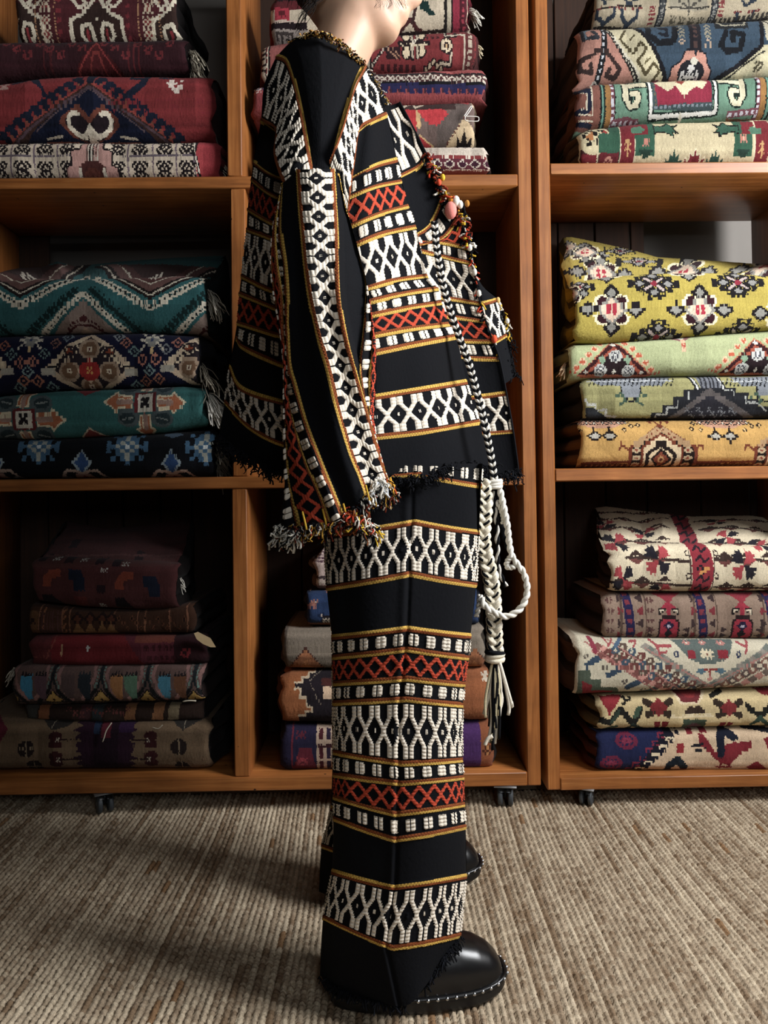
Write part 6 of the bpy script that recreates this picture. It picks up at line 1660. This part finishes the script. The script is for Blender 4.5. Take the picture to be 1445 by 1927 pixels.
# braided cords
def braid(mb, path, rad, r, turns, cols, seed=0, nper=14):
    n = int(turns * nper)
    C = catmull(path, n + 1)
    t = np.gradient(C, axis=0); t /= np.linalg.norm(t, axis=1)[:, None]
    side = np.cross(t, np.array([0, 1, 0])); side /= np.linalg.norm(side, axis=1)[:, None] + 1e-9
    fr = np.cross(side, t)
    ph = np.linspace(0, 2 * np.pi * turns, n + 1)
    for k, c in enumerate(cols):
        a = ph + 2 * np.pi * k / max(3, len(cols))
        q = C + side * (rad * np.sin(a))[:, None] + fr * (rad * .55 * np.sin(2 * a))[:, None]
        mb.tube(q - PO, r, lin(c), 7)
mb = MB()
braid(mb, [P(*q) for q in ((817, 418, 1.235), (822, 470, 1.23), (832, 530, 1.225), (847, 585, 1.22), (866, 640, 1.215), (884, 690, 1.21), (899, 745, 1.205), (912, 800, 1.20), (923, 855, 1.20), (931, 905, 1.20))], .0036, .0025, 19, ['#ded9cd', '#0c0d11', '#ded9cd', '#0c0d11'])
tie = mb.build('neck_cord', M['yarn'], jacket)
tie['label'] = 'black and white braided cord hanging down the jacket front'
mb = MB()
KN = P(929, 911, 1.195) - PO
for k in range(3):
    th = np.linspace(0, 2 * np.pi, 20)
    mb.tube(KN + np.stack([.011 * np.cos(th), .009 * np.sin(th), .003 * (k - 1) + .002 * np.sin(th + k)], 1), .0036, lin('#ded9cd'), 6, cap=False)
mb.build('knot', M['yarn'], tie)
mb = MB()
braid(mb, [P(*q) for q in ((910, 905, 1.19), (912, 955, 1.185), (908, 1010, 1.18), (914, 1050, 1.18), (923, 1085, 1.18), (928, 1130, 1.18), (930, 1180, 1.18), (932, 1226, 1.18))], .0078, .0054, 7, ['#dcd3bd', '#e3dbc8', '#cfc6b0'])
braid(mb, [P(*q) for q in ((908, 905, 1.187), (911, 955, 1.182), (907, 1010, 1.177), (913, 1050, 1.177), (922, 1085, 1.177), (927, 1130, 1.177), (929, 1180, 1.177), (931, 1226, 1.177))], .0088, .0024, 7, ['#0e0f13', '#cfc6b0', '#0e0f13'])
k2 = P(931, 1234, 1.18) - PO
for k in range(3):
    th = np.linspace(0, 2 * np.pi, 20)
    mb.tube(k2 + np.stack([.012 * np.cos(th), .010 * np.sin(th), .0045 * (k - 1) + .002 * np.sin(th + 2 * k)], 1), .0042, lin('#dcd3bd' if k < 2 else '#0e0f13'), 6, cap=False)
rr = np.random.default_rng(5)
for k in range(26):
    x = rr.uniform(-14, 14)
    ln = rr.uniform(120, 172) - abs(x) * 1.6
    w_ = rr.normal(0, 3, 4)
    pts = [P(931 + x * .25, 1242, 1.18 + .003 * (k % 4)), P(931 + x * .7 + w_[0], 1242 + ln * .35, 1.178 + .004 * (k % 4)), P(930 + x + w_[1], 1242 + ln * .7, 1.178 + .004 * (k % 4)), P(927 + x + w_[2], 1242 + ln, 1.178 + .004 * (k % 4))]
    mb.tube(catmull(pts, 16) - PO, rr.uniform(.0018, .003), lin('#0e0f13' if k % 3 == 0 else ('#e0d8c6' if k % 2 else '#d6cba8')), 6)
for dx, dy, c_ in ((20, 170, '#e0d8c6'), (26, 130, '#e0d8c6')):
    mb.tube(catmull([P(940, 1246, 1.17), P(945 + dx * .3, 1290, 1.165), P(938 + dx, 1330, 1.165), P(936 + dx, 1240 + dy * .62, 1.165)], 18) - PO, .0028, lin(c_), 6)
mb.tube(catmull([P(927, 1385, 1.17), P(918, 1390, 1.17), P(912, 1402, 1.17)], 10) - PO, .003, lin('#e0d8c6'), 6)
bt = mb.build('braided_tassel', M['yarn'], tie)
mb = MB()
def twist(path, r, c1, c2, turns=16, off=.0022):
    C = catmull([P(*q) for q in path], turns * 8)
    t = np.gradient(C, axis=0); t /= np.linalg.norm(t, axis=1)[:, None]
    a = np.cross(t, np.array([.2, 1, .1])); a /= np.linalg.norm(a, axis=1)[:, None]; b = np.cross(t, a)
    ph = np.linspace(0, 2 * np.pi * turns / 2, len(C))
    for k, c in enumerate((c1, c2)):
        mb.tube(C + off * (np.cos(ph + k * np.pi)[:, None] * a + np.sin(ph + k * np.pi)[:, None] * b) - PO, r, lin(c), 6)
twist([(939, 914, 1.195), (946, 945, 1.19), (954, 985, 1.185), (958, 1020, 1.185), (963, 1045, 1.18), (972, 1060, 1.18), (985, 1078, 1.178), (992, 1105, 1.176), (988, 1130, 1.174), (974, 1150, 1.172), (952, 1160, 1.168), (930, 1152, 1.165), (912, 1140, 1.165), (906, 1126, 1.168)], .0034, '#e6e2d8', '#dedace', 22)
twist([(963, 1045, 1.18), (954, 1058, 1.182), (956, 1068, 1.182), (968, 1066, 1.18)], .0026, '#e6e2d8', '#dedace', 6)
twist([(934, 945, 1.2), (942, 955, 1.195), (948, 975, 1.192), (947, 985, 1.192)], .0026, '#e6e2d8', '#dedace', 6)
twist([(926, 925, 1.2), (934, 980, 1.2), (936, 1030, 1.2), (938, 1070, 1.2), (952, 1104, 1.2)], .0022, '#e6e2d8', '#0e0f13', 10)
twist([(936, 918, 1.205), (946, 990, 1.205), (956, 1030, 1.2), (974, 1062, 1.195)], .003, '#0e0f13', '#0e0f13', 8)
twist([(932, 918, 1.21), (938, 960, 1.21), (950, 1010, 1.205)], .003, '#0e0f13', '#14151a', 8)
twist([(904, 1120, 1.172), (902, 1135, 1.172), (896, 1160, 1.175)], .0022, '#e6e2d8', '#dedace', 4)
mb.build('loose_loop', M['yarn'], tie)

# ------------------------------------------------------------------ trousers
TL = [((600, 872), (790, 872), (908, 872)), ((605, 905), (786, 893), (905, 915)), ((612, 1008), (781, 982), (901, 1002)), ((615, 1107), (772, 1080), (896, 1101)), ((625, 1199), (767, 1183), (885, 1197)),
      ((626, 1237), (766, 1222), (881, 1238)), ((628, 1286), (766, 1277), (874, 1288)), ((627, 1323), (765, 1316), (870, 1327)), ((628, 1416), (757, 1437), (869, 1430)),
      ((628, 1458), (755, 1474), (872, 1463)), ((628, 1500), (743, 1532), (873, 1514)), ((628, 1540), (742, 1580), (876, 1556)), ((625, 1640), (741, 1670), (877, 1649)),
      ((608, 1726), (739, 1784), (866, 1760))]
TK = ['S', 'K', 'W', 'K', 'S', 'R', 'S', 'W', 'S', 'R', 'S', 'K', 'W', 'K']
NU = 190
def leg_line(l, c, r, nu=NU):
    """left outline, crease, right outline -> line on a round leg; steps are equal in angle"""
    th = np.linspace(0, np.pi, nu + 1)
    k = (1 - np.cos(th)) / 2
    x = l[0] + (r[0] - l[0]) * k
    f = (c[0] - l[0]) / (r[0] - l[0])
    a, b = np.array([0, f, 1.0]), np.array([l[1], c[1], r[1]])
    # straight-ish halves meeting at the crease, eased towards the outlines
    y = np.interp(k, a, b)
    ease = np.where(k < f, np.sin(np.pi * k / f), np.sin(np.pi * (k - f) / (1 - f)))
    y = y + .10 * ease * np.sign(k - f) * 0 + .06 * np.abs(b[1] - (b[0] + b[2]) / 2) * ease
    return np.stack([x, y], -1)
def trouser(yc, rad, lines, hem, parent, name, label, dens=1.45):
    mb = MB()
    Ls = [leg_line(*q) for q in lines] + [hem]
    def dep(u, v, px, py):
        uc = .55 - .075 * np.clip(v / 13, 0, 1)
        cr = np.exp(-((u - uc) / .010) ** 2) * .004 - np.exp(-((u - uc + .02) / .02) ** 2) * .0025
        folds = .004 * np.sin(11 * u + .35 * v) * np.sin(np.pi * u) + .005 * np.exp(-((u - .22) / .05) ** 2) * np.sin(.5 * v)
        q = np.clip(v / 4, 0, 1)
        return (yc + .045 * (1 - q)) - rad * (.80 + .20 * q) * np.sin(np.pi * u) ** .85 + cr + folds
    patch(mb, Ls, TK, NU, dep, dens=dens, uparam=True, border=[0] + [1] * 13 + [0], s0=.6)
    Lo = [q[0] for q in lines] + [tuple(hem[0])]
    Ro = [q[2] for q in lines] + [tuple(hem[-1])]
    half_tube(mb, Lo, Ro, yc, lambda f: rad * .9, BLACK, rows=40)
    o = mb.build(name, M['cloth'], parent)
    o['label'] = label
    return o
hem_near = catmull([(602, 1836), (640, 1862), (700, 1886), (765, 1892), (800, 1856), (835, 1806), (868, 1764)], NU + 1)
tr = trouser(1.145, .085, TL, hem_near, person, 'trouser_leg', 'near trouser leg, black with brocade bands from hip to hem')
k_ = .835
TLf = [tuple((764 + (x - 741) * k_ * 1.22 - 4, 915 + (y - 915) * k_) for x, y in q) for q in TL]
TLf = [((x1 - 19, y1), (x2, y2), (min(x3, 868), y3)) for (x1, y1), (x2, y2), (x3, y3) in TLf]
hem_far = catmull([(600, 1678), (660, 1700), (740, 1706), (800, 1690), (866, 1622)], NU + 1)
tr2 = trouser(1.405, .075, TLf, hem_far, person, 'trouser_leg', 'far trouser leg mostly hidden behind the near one', 2.6)
mb = MB()
strands(mb, [P(602, 1836, 1.14), P(640, 1862, 1.10), P(700, 1886, 1.07), P(765, 1892, 1.06)], 160, .010, DARK, 15, r=.0009)
strands(mb, [P(800, 1856, 1.075), P(835, 1806, 1.09), P(868, 1764, 1.125)], 120, .010, DARK, 16, r=.0009, spread=.9)
f_ = mb.build('hem_fringe', M['yarn'], tr); f_['kind'] = 'stuff'

# ------------------------------------------------------------------ clogs
def clog(loc, rotz, label):
    root = empty('clog', loc, rotz)
    root.parent = person
    root.location = Vector(loc) - person.location
    root['label'] = label
    n = 44
    # outline of the sole (x forward), half widths left/right
    t = np.linspace(0, 2 * np.pi, 72, endpoint=False)
    xs = .128 * np.cos(t)
    hw = np.where(xs > 0, .050, .040 + .010 * np.clip((xs + .128) / .128, 0, 1))
    ys = hw * np.sign(np.sin(t)) * np.abs(np.sin(t)) ** .62
    xs = .128 * np.sign(np.cos(t)) * np.abs(np.cos(t)) ** .9
    out = np.stack([xs, ys], 1)
    mb = MB()
    rings = [(.80, 0.0), (.93, .001), (.985, .004), (1.0, .008), (1.0, .013), (1.015, .017), (1.01, .020), (.96, .022), (.2, .022)]
    lift = lambda x: .010 * np.clip((x - .06) / .068, 0, 1) ** 2
    G = np.array([np.stack([out[:, 0] * s, out[:, 1] * s, z + (lift(out[:, 0]) if z < .02 else lift(out[:, 0]) * .8)], 1) for s, z in rings])
    mb.grid(G, wrap_v=True)
    mb.add(np.vstack([G[0].mean(0)[None], G[0]]), [(0, 1 + (i + 1) % 72, 1 + i, 1 + i) for i in range(0)] or [(1, 2, 3, 4)])
    mb.build('sole', M['sole'], root, colors=False)
    # upper: vamp over the toes, open at the heel
    mb = MB()
    m = 40
    rows = []
    for x in np.linspace(-.035, .1265, n):
        k = np.clip(x / .128, -1, 1)
        w = np.interp(x, out[:19, 0][::-1], out[:19, 1][::-1]) * 1.0
        f = np.clip((x + .035) / .16, 0, 1)
        h = np.interp(x, [-.035, 0, .03, .06, .085, .105, .118, .124, .1265], [.070, .069, .067, .063, .056, .045, .032, .020, .006])
        a = np.linspace(0, np.pi, m)
        rows.append(np.stack([np.full(m, x), w * np.sign(np.cos(a)) * np.abs(np.cos(a)) ** .72, .019 + h * np.sin(a) ** .78], 1))
    mb.grid(np.array(rows))
    R0 = rows[0]
    mb.grid(np.array([R0, R0 * np.array([1, .94, .96]) + np.array([.003, 0, 0]), R0 * np.array([1, .90, .9]) + np.array([.02, 0, 0])]), flip=True)
    mb.build('leather_upper', M['leather'], root, colors=False)
    mb = MB()
    pts = [(o_[0] * 1.012, o_[1] * 1.012, .0405 + lift(o_[0]) * .5) for o_ in out if o_[0] > -.04]
    # welt strip under the studs
    ang = np.linspace(-2.05, 2.05, 60)
    X = .1285 * np.sign(np.cos(ang)) * np.abs(np.cos(ang)) ** .9
    HW = np.where(X > 0, .0505, .0405 + .010 * np.clip((X + .128) / .128, 0, 1))
    Yv = HW * np.sign(np.sin(ang)) * np.abs(np.sin(ang)) ** .62
    L = np.stack([X, Yv, .0235 + lift(X) * .8], 1)
    mb.tube(L, .0036, nseg=8)
    mb.build('welt', M['leather'], root, colors=False)
    seg = np.r_[0, np.cumsum(np.linalg.norm(np.diff(L, axis=0), axis=1))]
    me = None
    for s in np.arange(.006, seg[-1] - .004, .0130):
        c = np.array([np.interp(s, seg, L[:, q]) for q in range(3)])
        if me is None:
            b = MB(); b.sphere((0, 0, 0), .0027, nu=8, nv=6)
            o = b.build('stud', M['steel'], root, colors=False); me = o.data
        else:
            o = bpy.data.objects.new('stud', me); COL.objects.link(o); o.parent = root
        d = c.copy(); d[2] = 0; d /= np.linalg.norm(d) + 1e-9
        o.location = tuple(c + d * .0035 + np.array([0, 0, .0006]))
    return root
clog((.040, 1.145, .0045), .10, 'near black leather clog with silver studs round the toe')
clog((.046, 1.478, .0045), .03, 'far black leather clog, only its studded toe showing')

# ------------------------------------------------------------------ body: one continuous skin surface
def body():
    mb = MB()
    U = []
    def ringtube(cs, n=20):
        """list of (centre, half width x, half width y, tilt)"""
        th = np.linspace(0, 2 * np.pi, n, endpoint=False)
        G = []
        for (c, a, b, tilt) in cs:
            x, y = a * np.cos(th), b * np.sin(th)
            G.append(np.stack([c[0] + x * math.cos(tilt), c[1] + y, c[2] + x * math.sin(tilt)], 1))
        G = np.array(G)
        G = np.concatenate([G[:1].mean(1, keepdims=True) + 0 * G[:1], G, G[-1:].mean(1, keepdims=True) + 0 * G[-1:]])
        mb.grid(G, wrap_v=True, flip=True)
    # torso to neck
    ringtube([((.03, 1.28, .70), .05, .08, 0), ((.02, 1.28, .78), .06, .09, 0), ((.00, 1.28, .95), .05, .07, 0), ((-.03, 1.28, 1.12), .05, .07, 0), ((-.06, 1.28, 1.26), .05, .08, .05),
              ((-.085, 1.275, 1.33), .05, .09, .1), ((-.085, 1.27, 1.385), .052, .075, .25), ((-.078, 1.266, 1.425), .056, .060, .3), ((-.062, 1.265, 1.465), .057, .056, .25), ((-.042, 1.265, 1.52), .056, .056, .1), ((-.032, 1.265, 1.57), .05, .055, 0)])
    # legs
    for y in (1.15, 1.44):
        ringtube([((.03, (y + 1.26) / 2, .80), .08, .07, 0), ((.025, y * .7 + .378, .68), .072, .06, 0), ((.02, y, .45), .05, .045, 0), ((.015, y, .25), .042, .040, 0), ((.01, y, .11), .034, .032, 0), ((.01, y, .06), .04, .035, 0)])
        ringtube([((-.05, y, .055), .018, .03, 0), ((.0, y, .06), .03, .034, 0), ((.06, y, .055), .02, .036, .2)])
    # arms, hidden in the sleeves
    for y, s in ((1.055, -1), (1.46, 1)):
        ringtube([((-.09, 1.27 + .07 * s, 1.33), .035, .04, 0), ((-.09, y - .11 * s, 1.25), .030, .030, 0), ((-.09, y - .02 * s, 1.10), .028, .026, 0), ((-.08, y, .95), .025, .024, 0), ((-.075, y, .88), .023, .022, 0), ((-.07, y, .84), .02, .02, 0)])
        hx, hz = -.07, .84
        ringtube([((hx, y, hz + .01), .020, .014, 0), ((hx + .004, y, hz - .03), .034, .013, 0), ((hx + .006, y, hz - .075), .034, .012, 0)])
        for k, ln in enumerate((.062, .070, .066, .052)):
            fx = hx - .022 + .018 * k
            q = np.array([[fx, y, hz - .07], [fx, y - .002, hz - .07 - ln * .5], [fx + .002, y - .012, hz - .07 - ln]])
            mb.tube(catmull(q, 8), .0075, nseg=8)
        mb.tube(catmull([[hx + .03, y, hz - .02], [hx + .05, y - .005, hz - .045], [hx + .055, y - .012, hz - .075]], 8), .009, nseg=8)
    # head: rings up the face axis
    T = [(-.004, .030, -.020, .018), (.004, .078, -.028, .036), (.016, .096, -.045, .046), (.030, .100, -.060, .053), (.043, .0945, -.07, .057), (.052, .100, -.078, .060), (.060, .0985, -.082, .061), (.068, .0975, -.085, .062),
         (.080, .096, -.090, .064), (.100, .096, -.094, .067), (.120, .0945, -.097, .070), (.140, .100, -.099, .073), (.165, .097, -.098, .074), (.190, .080, -.088, .068), (.208, .055, -.065, .052), (.220, .02, -.03, .025)]
    th = np.linspace(0, 2 * np.pi, 40, endpoint=False)
    R3 = np.array(Matrix.Rotation(math.radians(13), 3, 'Y'))
    chin = P(733, 88, 1.265) - R3 @ np.array([.088, 0, 0.0])
    G = []
    for h, xf, xb, w in T:
        c, a = (xf + xb) / 2, (xf - xb) / 2
        x = c + a * np.sign(np.cos(th)) * np.abs(np.cos(th)) ** .9
        y = w * np.sign(np.sin(th)) * np.abs(np.sin(th)) ** .95
        G.append(np.stack([x, y, np.full_like(th, h)], 1) @ R3.T + chin)
    G = np.array(G)
    G = np.concatenate([G[:1].mean(1, keepdims=True) + 0 * G[:1], G, G[-1:].mean(1, keepdims=True) + 0 * G[-1:]])
    mb.grid(G, wrap_v=True)
    loc = lambda x, y, z: chin + R3 @ np.array([x, y, z])
    nose = catmull([loc(.094, 0, .125), loc(.106, 0, .105), loc(.116, 0, .088), (loc(.100, 0, .078))], 14)
    mb.tube(nose, np.linspace(.008, .014, 14), nseg=10)
    for s in (-1, 1):
        mb.sphere(loc(.101, s * .010, .078), .010, .009, .007)
        mb.sphere(loc(-.005, s * .073, .105), .018, .008, .030)
        mb.tube(catmull([loc(.098, s * .022, .050), loc(.103, s * .01, .057), loc(.105, 0, .056)], 8), .0055, nseg=8)
        mb.tube(catmull([loc(.097, s * .018, .048), loc(.103, 0, .047)], 6), .005, nseg=8)
        mb.tube(catmull([loc(.096, s * .012, .132), loc(.094, s * .034, .136), loc(.080, s * .052, .130)], 8), .007, nseg=8)
    me = new_mesh('body', np.vstack(mb.v) - PO, np.vstack(mb.f), None, True)
    o = link('body', me, M['skin'], person)
    md = o.modifiers.new('skin', 'REMESH'); md.mode = 'VOXEL'; md.voxel_size = .0055; md.use_smooth_shade = True
    sm = o.modifiers.new('smooth', 'SMOOTH'); sm.factor = .5; sm.iterations = 10
    for s in (-1, 1):
        b = MB(); b.sphere(loc(.079, s * .032, .117) - PO, .0115); e_ = b.build('eye', M['eye'], o, colors=False)
        b = MB(); b.sphere(loc(.0875, s * .033, .1155) - PO, .0045); b.build('iris', M['hair'], e_, colors=False)
    # hair: combed back to a low knot, loose strands at nape and temple
    hb = MB()
    Ta = np.array(T)
    rows = []
    for h in np.r_[np.linspace(.034, .205, 22), .215, .224, .230]:
        hh_ = min(h, .219)
        xf, xb, w = (np.interp(hh_, Ta[:, 0], Ta[:, k]) for k in (1, 2, 3))
        th0 = np.interp(h, [.034, .06, .10, .14, .165, .19], [2.5, 2.1, 1.75, 1.2, .65, .0])
        tt = np.linspace(th0, 2 * np.pi - th0, 40)
        g = .009 * np.clip((h - .03) / .02, .2, 1) * (1 + .12 * np.sin(23 * tt))
        if h > .22: g = g * 0 + (.004 if h < .229 else -.012)
        c_, a_ = (xf + xb) / 2, (xf - xb) / 2
        rows.append(np.stack([c_ + (a_ + g) * np.cos(tt), (w + g) * np.sin(tt), h + 0 * tt], 1) @ R3.T + chin)
    hb.grid(np.array(rows) - PO, lin('#1c130e'))
    hb.sphere(loc(-.118, 0, .085) - PO, .032, .036, .032, lin('#1c130e'), 18, 12)
    rr = np.random.default_rng(9)
    for k in range(70):
        a = rr.uniform(-1.1, .5)
        p0 = loc(-.066 + .02 * rr.uniform(-1, 1), -.050 * math.cos(a) + rr.normal(0, .004), .044 + rr.normal(0, .006))
        hb.tube(catmull([p0, p0 + np.array([-.001, -.003, -.014]), p0 + np.array([-.004 + rr.normal(0, .003), -.004, -.030 + rr.normal(0, .007)])], 8) - PO, np.linspace(.0009, .0002, 8), lin('#1c130e'), 4)
    for k in range(16):
        q0 = P(600 + rr.normal(0, 8), -6, 1.215)
        hb.tube(catmull([q0, P(585 + rr.normal(0, 6), 14 + rr.normal(0, 3), 1.21), P(568 + rr.normal(0, 4), 36 + rr.normal(0, 5), 1.21), P(558 + rr.normal(0, 3), 60 + rr.normal(0, 5), 1.22)], 12) - PO, np.linspace(.0008, .0002, 12), lin('#1c130e'), 4)
    for k in range(26):
        x = rr.uniform(700, 732)
        hb.tube(catmull([P(x - 22, -150, 1.19), P(x - 12, -80, 1.182), P(x + 2 + rr.normal(0, 1.5), -8, 1.19), P(x + 8 + rr.normal(0, 2), 5, 1.195), P(x + 4 + rr.normal(0, 3), 16 + rr.normal(0, 3), 1.2)], 16) - PO, np.linspace(.0006, .00015, 16), lin('#1c130e'), 4)
    for k in range(18):
        x = rr.uniform(742, 766)
        hb.tube(catmull([P(x - 50, -160, 1.2), P(x - 22, -90, 1.19), P(x - 4 + rr.normal(0, 1.5), -10, 1.22), P(x + 6 + rr.normal(0, 2), 13 + rr.normal(0, 3), 1.225)], 14) - PO, np.linspace(.0008, .0002, 14), lin('#1c130e'), 4)
    h = hb.build('hair', M['hair'], person, colors=False)
body()
